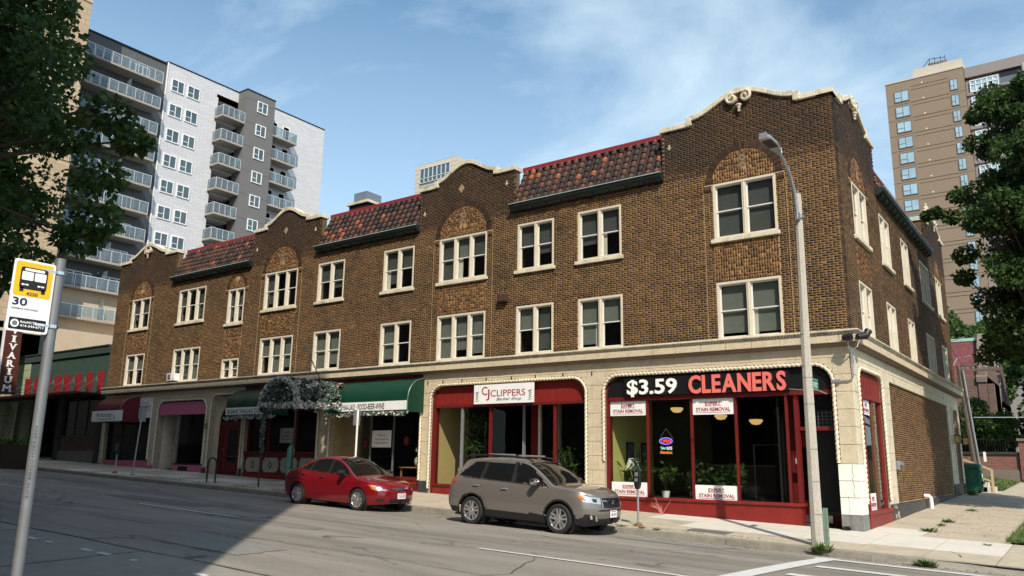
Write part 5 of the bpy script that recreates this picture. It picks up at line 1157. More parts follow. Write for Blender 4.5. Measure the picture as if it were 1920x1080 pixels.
quadT(TF, 'backing', m_black, ne, -5.84, -5.40, -3.30, -2.78, .53, .545); mb = MB(); mb.tube([(-5.84, .54, -2.8), (-5.62, .54, -2.5), (-5.40, .54, -2.8)], .006, 4); mb.build('chain', m_galv, ne)
# ------------------------------------------------------------ flower arch over the pavement
m_flw = M('white pink flowers', (0, 0, 0), .7, .1, 6, tone=[(0, (.012, .045, .02)), (.45, (.03, .09, .04)), (.52, (.55, .54, .50)), (.72, (.72, .70, .66)), (.85, (.55, .38, .48)), (1, (.8, .8, .76))])
fa = thing('flower_canopy', 'barrel vaulted entrance canopy covered in white and pink artificial flowers', 'canopy', (-20.6, -1.6, -4.6))
xc0, xc1, r = -20.75, -18.62, 1.065; zsp = -1.62
def arcpts(y, n=14): return [(-19.70-r*math.cos(q), y, zsp+(.98)*math.sin(q)) for q in np.linspace(0, math.pi, n)]
mb = MB()
for y in (-3.0, -2.0, -1.0, -.05): mb.tube(arcpts(y), .022, 6, cap=False)
for q in np.linspace(0, math.pi, 8): mb.tube([(-19.70-r*math.cos(q), -3.0, zsp+.98*math.sin(q)), (-19.70-r*math.cos(q), -.05, zsp+.98*math.sin(q))], .016, 5)
mb.tube([(-20.76, -3.0, zsp), (-18.63, -3.0, zsp)], .02, 5); mb.tube([(-20.76, -3.0, zsp+.3), (-18.63, -3.0, zsp+.3)], .015, 5)
for x in (-20.55, -18.72): mb.tube([(x, -3.0, zs(x, -3)), (x, -3.0, zsp)], .03, 8)
mb.build('frame', m_blackm, fa)
m_ivy = M('grey green ivy', (0, 0, 0), .7, .1, 6, tone=[(0, (.015, .04, .028)), (.4, (.05, .09, .065)), (.6, (.14, .18, .15)), (.75, (.40, .40, .37)), (1, (.50, .44, .47))])
m_flw2 = M('pale canopy flowers', (0, 0, 0), .7, .1, 6, tone=[(0, (.05, .10, .06)), (.25, (.10, .15, .11)), (.33, (.62, .61, .57)), (.7, (.78, .76, .73)), (.85, (.58, .42, .52)), (1, (.84, .84, .80))])
q = random.Random(5); C_ = []; Rr = []
for y in (-3.02, -.25):
    for p in arcpts(y, 44): C_.append(p); Rr.append(.085)
for i in range(26): C_.append((-20.75+i*.085, -3.02, zsp+q.uniform(-.05, .03))); Rr.append(.10)
for i in range(22): C_.append((-18.64, -3+i*.13, zsp+q.uniform(-.06, .06))); Rr.append(.11)
for i in range(14): C_.append((q.uniform(-20.7, -18.7), q.uniform(-2.9, -.4), zsp+q.uniform(.2, .9))); Rr.append(.10)
leaves('flowers', C_, Rr, 120, .07, m_flw2, fa, 8, .2, .45)
C_ = []; Rr = []
for i in range(190): a = q.uniform(0, math.pi); C_.append((-19.70-r*math.cos(a), q.uniform(-3, 0), zsp+.98*math.sin(a))); Rr.append(.105)
for i in range(22): a = q.uniform(0, 3.14); rr = q.uniform(0, 1)**.5; C_.append((-19.7-rr*r*math.cos(a), -3.0, zsp+.95*rr*math.sin(a))); Rr.append(.13)
for i in range(12): C_.append((q.uniform(-20.7, -18.7), -3.0, zsp-q.uniform(.0, .16))); Rr.append(.07)
for i in range(11): C_.append((-20.55+q.uniform(-.03, .03), -3.0, -1.8-i*.15)); Rr.append(.045)
for i in range(1): C_.append((-18.72+q.uniform(-.03, .03), -3.0, -1.75-i*.14)); Rr.append(.07)
leaves('ivy', C_, Rr, 62, .085, m_ivy, fa, 18, .2, .45)
vl = thing('flower_garland', 'flower garland under the right green awning edge', 'garland', (-17, -.9, -1.9)); C_ = [(-19.4+i*.12, -.9, -1.88+q.uniform(-.04, .04)) for i in range(36)]; leaves('flowers', C_, [.08]*36, 26, .07, m_flw, vl, 9, .4, .45)
vl = thing('flower_garland', 'flower garland under the left dark green awning edge', 'garland', (-25, -.9, -1.9)); C_ = [(-26.0+i*.12, -.9, -1.86+q.uniform(-.04, .04)) for i in range(28)]; leaves('flowers', C_, [.07]*28, 22, .07, m_flw, vl, 10, .4, .45)
C_ = [(q.uniform(-39.0, -37.0), q.uniform(-5.2, -4.1), -3.08) for i in range(26)]; leaves('greenery', C_, [.22]*26, 40, .12, m_leafl, pt, 12, .1)
bt = thing('folded_parasol', 'tall pale green folded parasol leaning at the octagon panels', 'parasol', (-21.9, -.6, -4.2)); mb = MB(); mb.tube([(-22.0, -.6, -4.3), (-21.95, -.58, -3.9), (-21.85, -.55, -3.2), (-21.82, -.55, -3.0)], [.02, .12, .15, .05], 8); mb.build('cloth', M('sea green cloth', (.12, .30, .24), .8), bt)
# ------------------------------------------------------------ parked cars
def interp(pts, x):
    if x <= pts[0][0]: return pts[0][1]
    for (a, b), (c, d) in zip(pts, pts[1:]):
        if x <= c: t = (x-a)/(c-a); t2 = t; return b+(d-b)*t2
    return pts[-1][1]
def smooth_pts(pts, n=3):
    """Catmull-Rom densify of (x,z) control points, x increasing"""
    out = []
    for i in range(len(pts)-1):
        p0 = pts[max(i-1, 0)]; p1 = pts[i]; p2 = pts[i+1]; p3 = pts[min(i+2, len(pts)-1)]
        for k in range(6):
            t = k/6; f = lambda j: .5*((2*p1[j])+(-p0[j]+p2[j])*t+(2*p0[j]-5*p1[j]+4*p2[j]-p3[j])*t*t+(-p0[j]+3*p1[j]-3*p2[j]+p3[j])*t**3)
            out.append((f(0), f(1)))
    out.append(pts[-1]); out.sort(); return out
def inpoly(x, z, P):
    c = False; j = len(P)-1
    for i in range(len(P)):
        if (P[i][1] > z) != (P[j][1] > z) and x < (P[j][0]-P[i][0])*(z-P[i][1])/(P[j][1]-P[i][1])+P[i][0]: c = not c
        j = i
    return c
def car(S):
    root = thing('parked_car', S['label'], 'car', S['loc'], rot=(0, math.atan(.03), 0), group='cars parked along the kerb', local=True)
    top = smooth_pts(S['top']); fr = S['front']; re = S['rear']   # (z, x) outlines
    xf = lambda z: interp(fr, z); xr = lambda z: interp(re, z); zt = lambda x: interp(top, x)
    wh = S['wheels']; RA = S['arch']; zl0 = S['zlow']; wb = S['width']
    hc = S.get('cap', .11)
    def w(x, z):
        W_ = interp(wb, z)
        ef, er = xf(min(z, S['zhood'])), xr(z); P = 1
        rf = .85; a = (x-(ef-rf))/rf
        if a > 0: P *= max(0, 1-min(1, a)**3.4)**(1/2.6)
        rr = .55; a = ((er+rr)-x)/rr
        if a > 0: P *= max(0, 1-min(1, a)**3.4)**(1/2.8)
        zc = zt(x); zz = zc-hc
        if z > zz: b = min(1, (z-zz)/hc); P *= max(0, 1-b**2.3)**(1/2.3)
        return W_*P
    def zlow(x):
        z = interp(zl0, x)
        for xw, zw in wh:
            d = abs(x-xw)
            if d < RA: z = max(z, zw+math.sqrt(RA*RA-d*d))
        return z
    xs = set(np.linspace(top[0][0], top[-1][0], 110))
    for xw, zw in wh:
        for k in range(25): xs.add(xw-RA*math.cos(math.pi*k/24))
        xs.add(xw-RA-.001); xs.add(xw+RA+.001)
    for k in range(14): xs.add(top[-1][0]-.18*(k/14)**2); xs.add(top[0][0]+.16*(k/14)**2)
    xs = sorted(x for x in xs if top[0][0] <= x <= top[-1][0]); K1, K2 = 26, 15
    rows = []
    for x in xs:
        zb = zlow(x); zc = zt(x); zz = max(zb+.02, zc-hc); col = []
        for k in range(K1): z = zb+(zz-zb)*k/(K1-1); col.append((x, w(x, z), z))
        for k in range(1, K2+1):
            # superellipse towards the centre line
            ang = math.pi/2*k/K2; f = math.cos(ang)**(2/2.3); zq = zz+(zc-zz)*math.sin(ang)**(2/2.3); col.append((x, w(x, zz)*f, zq))
        rows.append(col)
    n = K1+K2; groups = {}
    def put(cls, quad): groups.setdefault(cls, []).append(quad)
    for i in range(len(rows)-1):
        for k in range(n-1):
            q = [rows[i][k], rows[i+1][k], rows[i+1][k+1], rows[i][k+1]]; cx = sum(p[0] for p in q)/4; cy = sum(p[1] for p in q)/4; cz = sum(p[2] for p in q)/4
            cls = 'body'
            if k < K1+3:
                for nm, P in S['side']:
                    if inpoly(cx, cz, P): cls = nm; break
            if cls == 'body' and k >= K1:
                wm = rows[i][K1-1][1] or 1
                if S['ws'][0] < cx < S['ws'][1] and cy < wm*S.get('wsw', .93): cls = 'windscreen'
                if S['rw'][0] < cx < S['rw'][1] and cy < wm*.88: cls = 'rear_window'
            if cls == 'body':
                if S.get('clad') and k < K1:
                    d = min(abs(math.hypot(cx-xw, cz-zw)) for xw, zw in wh)
                    if d < RA+.045 or cz < S['clad'](cx): cls = 'lower_cladding'
            for s in (1, -1):
                qq = [(x, s*y, z) for x, y, z in q]
                put(cls+('' if cls in ('body', 'windscreen', 'rear_window', 'lower_cladding') else ('R' if s < 0 else 'L')), qq if s < 0 else qq[::-1])
    for cls, qs in groups.items():
        V = []; F = []; idx = {}
        for q in qs:
            f = []
            for p in q:
                key = (round(p[0], 5), round(p[1], 5), round(p[2], 5))
                if key not in idx: idx[key] = len(V); V.append(p)
                f.append(idx[key])
            f = list(dict.fromkeys(f))
            if len(f) >= 3: F.append(tuple(f))
        nm = cls.rstrip('RL') if cls[-1] in 'RL' and cls != 'body' else cls
        mat = S['paint'] if nm == 'body' else (m_plastic if nm in ('lower_cladding', 'pillar_trim') else m_carglass)
        mb = MB(); mb.v = V; mb.f = F; mb.t = [.5]*len(F); o = mb.build(nm, mat, root, smooth=True)
    # floor, arches
    mb = MB(); mb.box(top[0][0]+.35, top[-1][0]-.4, -.72, .72, .20, .24)
    for xw, zw in wh: mb.lathe([(RA*.98, -.84), (RA*.98, -.52)], (xw, 0, zw), 24, 'y'); mb.lathe([(RA*.98, .52), (RA*.98, .84)], (xw, 0, zw), 24, 'y')
    mb.f = [f for f in mb.f if len(f) < 20]; mb.t = [.5]*len(mb.f)
    for xw, zw in wh:
        for y in (-.52, .52): mb.box(xw-RA, xw+RA, y-.01, y+.01, .22, zw+RA)
    mb.build('underbody', m_darkal, root)
    def sp(x, z, s, off=.003): return (x, s*(w(x, z)+off), z)
    def fp(y, z, off=.004, back=False):
        lo, hi = (0, xf(min(z, S['zhood']))) if not back else (xr(z), 0)
        for _ in range(30):
            m_ = (lo+hi)/2
            if w(m_, z) > abs(y): lo, hi = (m_, hi) if not back else (lo, m_)
            else: lo, hi = (lo, m_) if not back else (m_, hi)
        return ((lo+off) if not back else (hi-off), y, z)
    def ribbon(name, path, wd, mat, s=None, off=.003, par=root):
        mb = MB(); vs = []
        for i, (x, z) in enumerate(path):
            a = path[max(i-1, 0)]; b = path[min(i+1, len(path)-1)]; dx_, dz_ = b[0]-a[0], b[1]-a[1]; l_ = math.hypot(dx_, dz_) or 1; nx, nz = -dz_/l_*wd/2, dx_/l_*wd/2
            vs += [sp(x+nx, z+nz, s, off), sp(x-nx, z-nz, s, off)]
        mb.add(vs, [(2*i, 2*i+1, 2*i+3, 2*i+2) for i in range(len(path)-1)]); return mb.build(name, mat, par)
    def line(p, q, n=10): return [(p[0]+(q[0]-p[0])*i/n, p[1]+(q[1]-p[1])*i/n) for i in range(n+1)]
    for s in (-1, 1):
        for pth in S['seams']: ribbon('door_seam', pth, .009, m_darkal, s, .0015)
        if S.get('belt'): ribbon('belt_trim', S['belt'], .018, m_chrome if S['chrome'] else m_plastic, s, .006)
        for (x, z) in S['handles']:
            mb = MB(); y = w(x, z); mb.tube([(x-.10, s*(y+.002), z), (x-.08, s*(y+.035), z+.004), (x+.06, s*(y+.035), z+.006), (x+.09, s*(y+.002), z+.003)], .014, 6); mb.build('door_handle', m_chrome if S['chrome'] else m_plastic, root)
        x, z = S['mirror']; y = w(x, z)
        mb = MB(); mb.add([(x+.02, s*(y-.02), z-.03), (x+.10, s*(y-.02), z-.03), (x+.08, s*(y+.16), z+.02), (x-.02, s*(y+.16), z+.02), (x+.02, s*(y-.02), z+.03), (x+.08, s*(y-.02), z+.03), (x+.06, s*(y+.16), z+.06), (x-.02, s*(y+.16), z+.06)], [(0,3,2,1),(4,5,6,7),(0,1,5,4),(1,2,6,5),(2,3,7,6),(3,0,4,7)]); mb.build('mirror_arm', m_plastic, root)
        mb = MB(); yy = y+.17; mb.lathe([(.015, -.125), (.07, -.10), (.085, 0), (.075, .10), (.02, .125)], (x+.02, s*yy, z+.07), 12, 'y'); mi = mb.build('wing_mirror', S['mirmat'], root, smooth=True)
        gl_ = MB(); gl_.box(x-.066, x-.060, min(s*(yy-.09), s*(yy+.09)), max(s*(yy-.09), s*(yy+.09)), z+.02, z+.12); gl_.build('mirror_glass', m_chrome, mi)
    def patch(name, q, mat, off=.004, back=False, par=root, n=10):
        """q: 4 corners (y,z) inner-bottom, outer-bottom, outer-top, inner-top"""
        mb = MB(); vs = []
        for i in range(n+1):
            for j in range(n+1):
                u, v = i/n, j/n; y = (q[0][0]*(1-u)+q[1][0]*u)*(1-v)+(q[3][0]*(1-u)+q[2][0]*u)*v; z = (q[0][1]*(1-u)+q[1][1]*u)*(1-v)+(q[3][1]*(1-u)+q[2][1]*u)*v; vs.append(fp(y, z, off, back))
        mb.add(vs, [(i*(n+1)+j, (i+1)*(n+1)+j, (i+1)*(n+1)+j+1, i*(n+1)+j+1) for i in range(n) for j in range(n)]); return mb.build(name, mat, par, smooth=True)
    S['detail'](root, patch, fp, sp, ribbon, line, w)
    # wheels
    for xw, zw in wh:
        for s in (-1, 1):
            yo = S['track']; R_ = S['tyre']; wz = R_
            wl = thing('wheel', None, None, (xw, s*yo, wz), local=True); wl.parent = root
            q = MB(); prof = [(R_*.66, -.095), (R_*.90, -.108), (R_*.985, -.085), (R_, -.04), (R_, .04), (R_*.985, .085), (R_*.90, .108), (R_*.66, .095)]; q.lathe(prof, (0, 0, 0), 40, 'y'); q.f = [f for f in q.f if len(f) < 20]; q.t = [.5]*len(q.f); q.build('tyre', m_rubber, wl, smooth=True)
            q = MB(); q.lathe([(R_*.70, .0), (R_*.70, .1), (R_*.655, .104), (R_*.62, .06), (R_*.6, -.02)], (0, 0, 0), 40, 'y') if s > 0 else q.lathe([(R_*.70, .0), (R_*.70, -.1), (R_*.655, -.104), (R_*.62, -.06), (R_*.6, .02)], (0, 0, 0), 40, 'y'); q.f = [f for f in q.f if len(f) < 20]; q.t = [.5]*len(q.f); q.build('rim', m_alloy, wl, smooth=True)
            q = MB(); q.lathe([(R_*.64, s*.02), (R_*.64, s*.03)], (0, 0, 0), 30, 'y'); q.build('wheel_backing', m_darkal, wl)  # dark backing disc, shade of the wheel cavity put into its colour
            S['spokes'](wl, R_, s)
            q = MB(); q.lathe([(.055, s*.05), (.05, s*.095), (.02, s*.10)], (0, 0, 0), 14, 'y'); q.build('hub_cap', m_alloy, wl, smooth=True)
    return root
def arc(xw, zw, R_, a0, a1, n=16): return [(xw+R_*math.cos(a), zw+R_*math.sin(a)) for a in np.linspace(a0, a1, n)]
def plate(root, fp, z, txt, y=0):
    x = fp(y, z)[0]+.02; mb = MB(); mb.box(x-.01, x+.004, y-.155, y+.155, z-.08, z+.08); p = mb.build('number_plate', m_white, root)
    V, F = textmesh(txt, .02); mx_ = max(v[0] for v in V); mb = MB(); mb.add([(x+.006, y-.125+v[0]/mx_*.25, z-.045+v[1]*.095) for v in V], F); mb.build('plate_characters', M('plate ink '+txt[:3], (.10, .02, .05), .6, 0), p)
    mb = MB(); mb.box(x+.004, x+.0055, y-.12, y+.12, z+.052, z+.068); mb.build('plate_header', m_inkred, p)
def suv_detail(root, patch, fp, sp, ribbon, line, w):
    for s in (-1, 1):
        h = patch('headlight', [(s*.47, .72), (s*.815, .77), (s*.825, .90), (s*.44, .86)], m_headl, .010); patch('turn_signal', [(s*.775, .80), (s*.835, .82), (s*.838, .905), (s*.79, .89)], m_amber, .014, par=h)
        patch('headlight_projector', [(s*.56, .765), (s*.66, .775), (s*.66, .85), (s*.56, .84)], m_darkal, .014, par=h, n=4)
        patch('fog_lamp_recess', [(s*.56, .36), (s*.82, .38), (s*.80, .50), (s*.60, .47)], m_plastic, .005); mb = MB(); c = fp(s*.70, .43, .015); mb.lathe([(.05, 0), (.05, .02)], c, 12, 'x'); mb.build('fog_lamp', m_headl, root)
        patch('bumper_blade', [(s*.50, .34), (s*.56, .33), (s*.62, .46), (s*.585, .47)], m_alloy, .010, n=4)
        patch('tail_light', [(s*.70, .98), (s*.86, .98), (s*.80, 1.16), (s*.66, 1.14)], m_taill, .006, True)
        # roof rails
        mb = MB(); P = [(-1.86, s*.55, 1.60), (-1.70, s*.565, 1.70), (-1.0, s*.59, 1.735), (-.2, s*.60, 1.725), (.22, s*.60, 1.68), (.36, s*.60, 1.61)]; mb.tube(P, .022, 8); mb.build('roof_rail', m_plastic, root, smooth=True)
    for x in (-1.05, -.1): mb = MB(); mb.tube([(x, -.58, 1.745), (x, .58, 1.745)], .022, 6); mb.build('roof_crossbar', m_alloy, root)
    g = patch('grille', [(-.42, .65), (.42, .65), (.42, .86), (-.42, .86)], m_black, .020, n=16)
    for z in (.69, .745, .80): patch('grille_bar', [(-.38, z), (.38, z), (.38, z+.012), (-.38, z+.012)], m_plastic, .028, par=g, n=8)
    for s in (-1, 1): patch('grille_wing', [(s*.08, .745), (s*.40, .80), (s*.41, .825), (s*.08, .775)], m_chrome, .034, par=g, n=6); patch('grille_surround', [(s*.415, .65), (s*.44, .65), (s*.445, .87), (s*.42, .87)], m_chrome, .028, par=g, n=5)
    c = fp(0, .76, .034); mb = MB(); mb.lathe([(.055, 0), (.05, .014)], c, 18, 'x'); e = mb.build('emblem', m_chrome, g); e.scale = (1, 1, 1)
    mb = MB(); c2 = (c[0]+.002, 0, .76); mb.lathe([(.044, 0), (.044, .014)], c2, 18, 'x'); mb.build('emblem_field', m_darkal, g)
    for i in range(5):
        mb = MB(); mb.lathe([(.007, 0), (.007, .018)], (c[0], -.02+.012*i, .755+.010*(i % 2)), 6, 'x'); mb.build('emblem_star', m_chrome, g)
    patch('lower_grille', [(-.56, .28), (.56, .28), (.50, .39), (-.50, .39)], m_plastic, .018); patch('bumper_slot', [(-.55, .565), (.55, .565), (.50, .60), (-.50, .60)], m_plastic, .005)
    plate(root, fp, .50, 'AEA-9191')
    for s in (-1, 1): mb = MB(); mb.box(.78, .83, s*.84-.03, s*.84+.03, .22, .42); mb.box(-1.80, -1.75, s*.84-.03, s*.84+.03, .24, .42); mb.build('mud_flap', m_plastic, root)
    mb = MB()
    for y in (-.3, .35): mb.tube([(1.18, y, 1.115), (1.0, y+.25, 1.165), (.86, y+.42, 1.23)], .010, 5)
    mb.build('wiper', m_plastic, root)
def suv_spokes(wl, R_, s):
    for k in range(5):
        a = 2*math.pi*k/5+.3; q = MB(); T_ = lambda r, t, y: (r*math.cos(a)-t*math.sin(a), y, r*math.sin(a)+t*math.cos(a))
        for e in (-1, 1):
            q.add([T_(.03, e*.000, s*.088), T_(.03, e*.042, s*.082), T_(R_*.66, e*.074, s*.098), T_(R_*.66, e*.022, s*.098), T_(.03, e*.000, s*.04), T_(.03, e*.042, s*.04), T_(R_*.66, e*.074, s*.04), T_(R_*.66, e*.022, s*.04)], [(0,1,2,3),(0,4,5,1),(1,5,6,2),(2,6,7,3),(3,7,4,0)])
        q.add([T_(.03, -.012, s*.086), T_(.03, .012, s*.086), T_(R_*.3, .02, s*.09), T_(R_*.3, -.02, s*.09)], [(0,1,2,3)]); q.build('spoke', m_alloy, wl)
X0 = -6.71; Y0 = -5.02
suv = dict(label='bronze grey sport utility wagon with roof rails parked before the barber shop', loc=(X0, Y0, zr(X0, Y0-.4)+.0), paint=m_cartan, chrome=True, mirmat=m_chrome,
 top=[(-2.33, .62), (-2.31, .85), (-2.24, 1.06), (-2.08, 1.30), (-1.93, 1.52), (-1.84, 1.60), (-1.5, 1.655), (-.9, 1.69), (-.2, 1.685), (.12, 1.65), (.38, 1.575), (.75, 1.37), (1.06, 1.17), (1.20, 1.125), (1.55, 1.095), (1.88, 1.045), (2.06, .99), (2.16, .92), (2.225, .80), (2.25, .68), (2.265, .58)],
 front=[(.2, 2.12), (.34, 2.22), (.50, 2.265), (.62, 2.26), (.72, 2.245), (.82, 2.215), (.90, 2.175), (1.0, 2.04), (1.06, 1.8)], rear=[(.25, -2.20), (.45, -2.31), (.62, -2.33), (.85, -2.31), (1.06, -2.24), (1.3, -2.08), (1.52, -1.93), (1.62, -1.8), (1.7, -1.5)], zhood=.94,
 zlow=[(-2.33, .42), (-2.1, .30), (-1.7, .26), (0, .24), (1.7, .24), (2.1, .24), (2.27, .34)], width=[(.2, .83), (.45, .885), (.62, .8975), (.85, .885), (1.02, .86), (1.08, .845), (1.55, .655), (1.7, .62)],
 wheels=((1.31, .345), (-1.31, .345)), arch=.405, tyre=.345, track=.795, cap=.085,
 side=[('front_window', [(-.02, 1.115), (.98, 1.055), (.42, 1.475), (.15, 1.545), (-.05, 1.56)]), ('rear_door_window', [(-1.02, 1.145), (-.14, 1.12), (-.16, 1.565), (-.95, 1.57)]), ('quarter_window', [(-1.84, 1.20), (-1.72, 1.165), (-1.12, 1.15), (-1.05, 1.565), (-1.42, 1.53)]),
  ('pillar_trim', [(-1.13, 1.145), (-.01, 1.11), (-.03, 1.57), (-1.06, 1.575)])],
 ws=(.30, 1.17), rw=(-2.2, -1.96), clad=lambda x: .40 if abs(x) > 1.75 else .41, seams=[[(.94, 1.03), (.96, .80), (.93, .50), (.88, .38)], [(-.07, 1.10), (-.08, .8), (-.08, .37)], [(-1.04, 1.12), (-1.07, .98), (-.98, .80)]+arc(-1.31, .345, .50, .85, .2, 6), [(.88, .385), (-.8, .385)]],
 belt=[(-1.84, 1.185), (-1.6, 1.145), (-1.0, 1.13), (-.1, 1.10), (.95, 1.04)], handles=[(-.30, .935), (-1.20, .97)], mirror=(.66, 1.09), detail=suv_detail, spokes=suv_spokes)
car(suv)
def sed_detail(root, patch, fp, sp, ribbon, line, w):
    for s in (-1, 1):
        h = patch('headlight', [(s*.36, .59), (s*.775, .61), (s*.78, .74), (s*.42, .68)], m_headl); patch('turn_signal', [(s*.755, .62), (s*.805, .63), (s*.808, .745), (s*.77, .74)], m_amber, .007, par=h); patch('headlight_projector', [(s*.50, .635), (s*.60, .64), (s*.60, .70), (s*.50, .69)], m_darkal, .006, par=h, n=4)
        patch('tail_light', [(s*.56, .80), (s*.80, .80), (s*.80, .95), (s*.60, .95)], m_taill, .006, True); patch('fog_lamp_recess', [(s*.54, .30), (s*.74, .31), (s*.73, .39), (s*.56, .38)], m_plastic, .005)
    g = patch('grille', [(-.36, .60), (.36, .60), (.36, .67), (-.36, .67)], m_black, .016, n=14)
    for z in (.615, .65): patch('grille_bar', [(-.35, z), (.35, z), (.35, z+.014), (-.35, z+.014)], m_chrome, .024, par=g, n=8)
    c = fp(0, .64, .03); mb = MB(); V = [(c[0], .085*math.cos(q), .64+.035*math.sin(q)) for q in np.linspace(0, 6.283, 21)[:-1]]; mb.add(V, [tuple(range(20))]); mb.build('emblem', M('blue emblem', (.02, .05, .22), .2), g)
    patch('lower_grille', [(-.42, .27), (.42, .27), (.40, .37), (-.40, .37)], m_plastic, .016); plate(root, fp, .45, '722-LPE')
    mb = MB()
    for y in (-.3, .3): mb.tube([(1.30, y, .93), (1.12, y+.25, .985), (1.0, y+.4, 1.04)], .009, 5)
    mb.build('wiper', m_plastic, root)
def sed_spokes(wl, R_, s):
    for k in range(7):
        a = 2*math.pi*k/7+.2; q = MB(); T_ = lambda r, t, y: (r*math.cos(a)-t*math.sin(a), y, r*math.sin(a)+t*math.cos(a))
        q.add([T_(.04, -.028, s*.088), T_(.04, .028, s*.088), T_(R_*.45, .052, s*.094), T_(R_*.66, .066, s*.09), T_(R_*.66, -.066, s*.09), T_(R_*.45, -.052, s*.094), T_(.04, -.028, s*.05), T_(.04, .028, s*.05), T_(R_*.45, .052, s*.05), T_(R_*.66, .066, s*.05), T_(R_*.66, -.066, s*.05), T_(R_*.45, -.052, s*.05)], [(0,1,2,3,4,5)]+[(i, i+6, (i+1) % 6+6, (i+1) % 6) for i in range(6)]); q.build('spoke', m_alloy, wl)
X1 = -13.57; Y1 = -4.98
sedan = dict(label='metallic red four door sedan parked in front of the green awning restaurant', loc=(X1, Y1, zr(X1, Y1-.4)), paint=m_carred, chrome=False, mirmat=m_plastic,
 top=[(-2.21, .60), (-2.20, .84), (-2.13, .985), (-1.95, 1.045), (-1.72, 1.07), (-1.45, 1.14), (-1.10, 1.315), (-.75, 1.435), (-.35, 1.485), (.0, 1.475), (.30, 1.42), (.65, 1.27), (1.02, 1.06), (1.22, .965), (1.45, .925), (1.80, .855), (2.02, .775), (2.14, .69), (2.205, .58), (2.22, .50)],
 front=[(.15, 2.12), (.3, 2.20), (.46, 2.22), (.58, 2.205), (.69, 2.14), (.78, 2.0), (.85, 1.8)], rear=[(.2, -2.12), (.4, -2.20), (.6, -2.21), (.84, -2.20), (.98, -2.13), (1.06, -1.85), (1.3, -1.3), (1.5, -.9)], zhood=.76,
 zlow=[(-2.21, .36), (-2.0, .24), (0, .19), (1.8, .19), (2.22, .24)], width=[(.18, .80), (.4, .85), (.60, .8615), (.80, .85), (.92, .82), (.98, .80), (1.42, .585), (1.5, .56)],
 wheels=((1.31, .31), (-1.31, .31)), arch=.355, tyre=.31, track=.765, cap=.10,
 side=[('front_window', [(.02, 1.0), (.98, .965), (.55, 1.215), (.25, 1.34), (.05, 1.375)]), ('rear_door_window', [(-.86, 1.03), (-.08, 1.005), (-.05, 1.38), (-.35, 1.38), (-.72, 1.32)]), ('quarter_window', [(-1.30, 1.06), (-.94, 1.035), (-.80, 1.30), (-1.05, 1.20)]),
  ('pillar_trim', [(-.95, 1.02), (.03, .99), (.07, 1.385), (-.4, 1.39), (-.85, 1.31)])],
 ws=(.24, 1.15), rw=(-1.62, -.88), seams=[[(.98, .93), (1.0, .7), (.95, .45), (.90, .26)], [(-.03, .98), (-.04, .7), (-.04, .24)], [(-.92, 1.0), (-.98, .85), (-.92, .68)]+arc(-1.31, .31, .46, .80, .2, 6), [(.9, .25), (-.85, .25)]],
 belt=[(-1.3, 1.045), (-.9, 1.02), (0, .985), (.98, .95)], handles=[(-.24, .86), (-1.10, .90)], mirror=(.68, .96), detail=sed_detail, spokes=sed_spokes)
car(sedan)
# ------------------------------------------------------------ left neighbour: green low shop building
m_gst = M('dark green painted stone', (.030, .060, .045), .8, .3, 3, .8, 9); m_gcap = M('green grey cornice', (.035, .055, .048), .6, .1, 3); m_lgr = M('pale green painted block', (.30, .36, .22), .8, .08, 4); m_dgr = M('dark green pier', (.02, .032, .028), .7, .15, 3)
m_fin = M('red steel fin', (.21, .010, .014), .5, .1, 3); m_cb = M('grey concrete base', (.14, .14, .125), .9, .15, 2, .2, 40)
gb = thing('green_shop_building', 'low dark green shop building with red steel fins over its canopy', 'building', (-44, 0, -4.2))
bx('wall', m_gst, gb, -47.8, -38.45, 0, .4, -.31, 1.96); bx('parapet_band', m_gcap, gb, -51.5, -38.42, -.10, .4, 1.96, 2.36); bx('parapet_cap', m_gcap, gb, -51.6, -38.42, -.16, .5, 2.36, 2.42)
bx('roof', m_deck, gb, -60, -38.45, .4, 18, 1.9, 2.0); bx('pale_pier', m_lgr, gb, -51.5, -47.8, -.04, .4, -5, 1.96)
for i in range(13): bx('block_joint', m_dgr, gb, -51.5, -47.8, -.044, -.04, -3.9+i*.45, -3.885+i*.45)
bx('canopy', m_blackm, gb, -60, -38.5, -1.5, -.0, -.34, -.26); bx('canopy_edge', m_fin, gb, -60, -38.5, -1.54, -1.5, -.36, -.24); bx('canopy_soffit', m_dk, gb, -60, -38.5, -1.5, 0, -.36, -.341)
for i, x in enumerate((-38.75, -40.0, -41.3, -42.6, -43.7, -44.95, -46.3, -47.5)):
    mb = MB(); mb.prism([(-.02, -.25), (-.30, -.25), (-.34, .92), (-.02, .95)], x-.05, x+.05, ax=0); f = mb.build('canopy_fin', m_fin, gb); mb = MB(); mb.tube([(x, -.40, .55), (x+.02, -1.45, -.25)], .012, 4); mb.tube([(x-.9, -.02, .75), (x, -.35, .35)], .01, 4); mb.build('tie_rod', m_galv, f)
bx('left_pier', m_dgr, gb, -43.5, -42.9, -.05, .3, -4.3, -.36); bx('right_pier', m_dgr, gb, -38.9, -38.45, -.04, .3, -4.5, -.36)
bx('shop_window', m_carglass, gb, -42.9, -38.9, .12, .15, -2.5, -.36)
for x in (-41.6, -40.3): bx('mullion', m_blackm, gb, x-.03, x+.03, .08, .12, -2.5, -.36)
m_sid = M('brown siding board', (.09, .055, .04), .7, .2, 5)
for i in range(8): bx('siding_board', m_sid, gb, -42.9, -38.9, .0+.006*(i % 2), .3, -3.34+i*.105, -3.245+i*.105, bevel=.006)
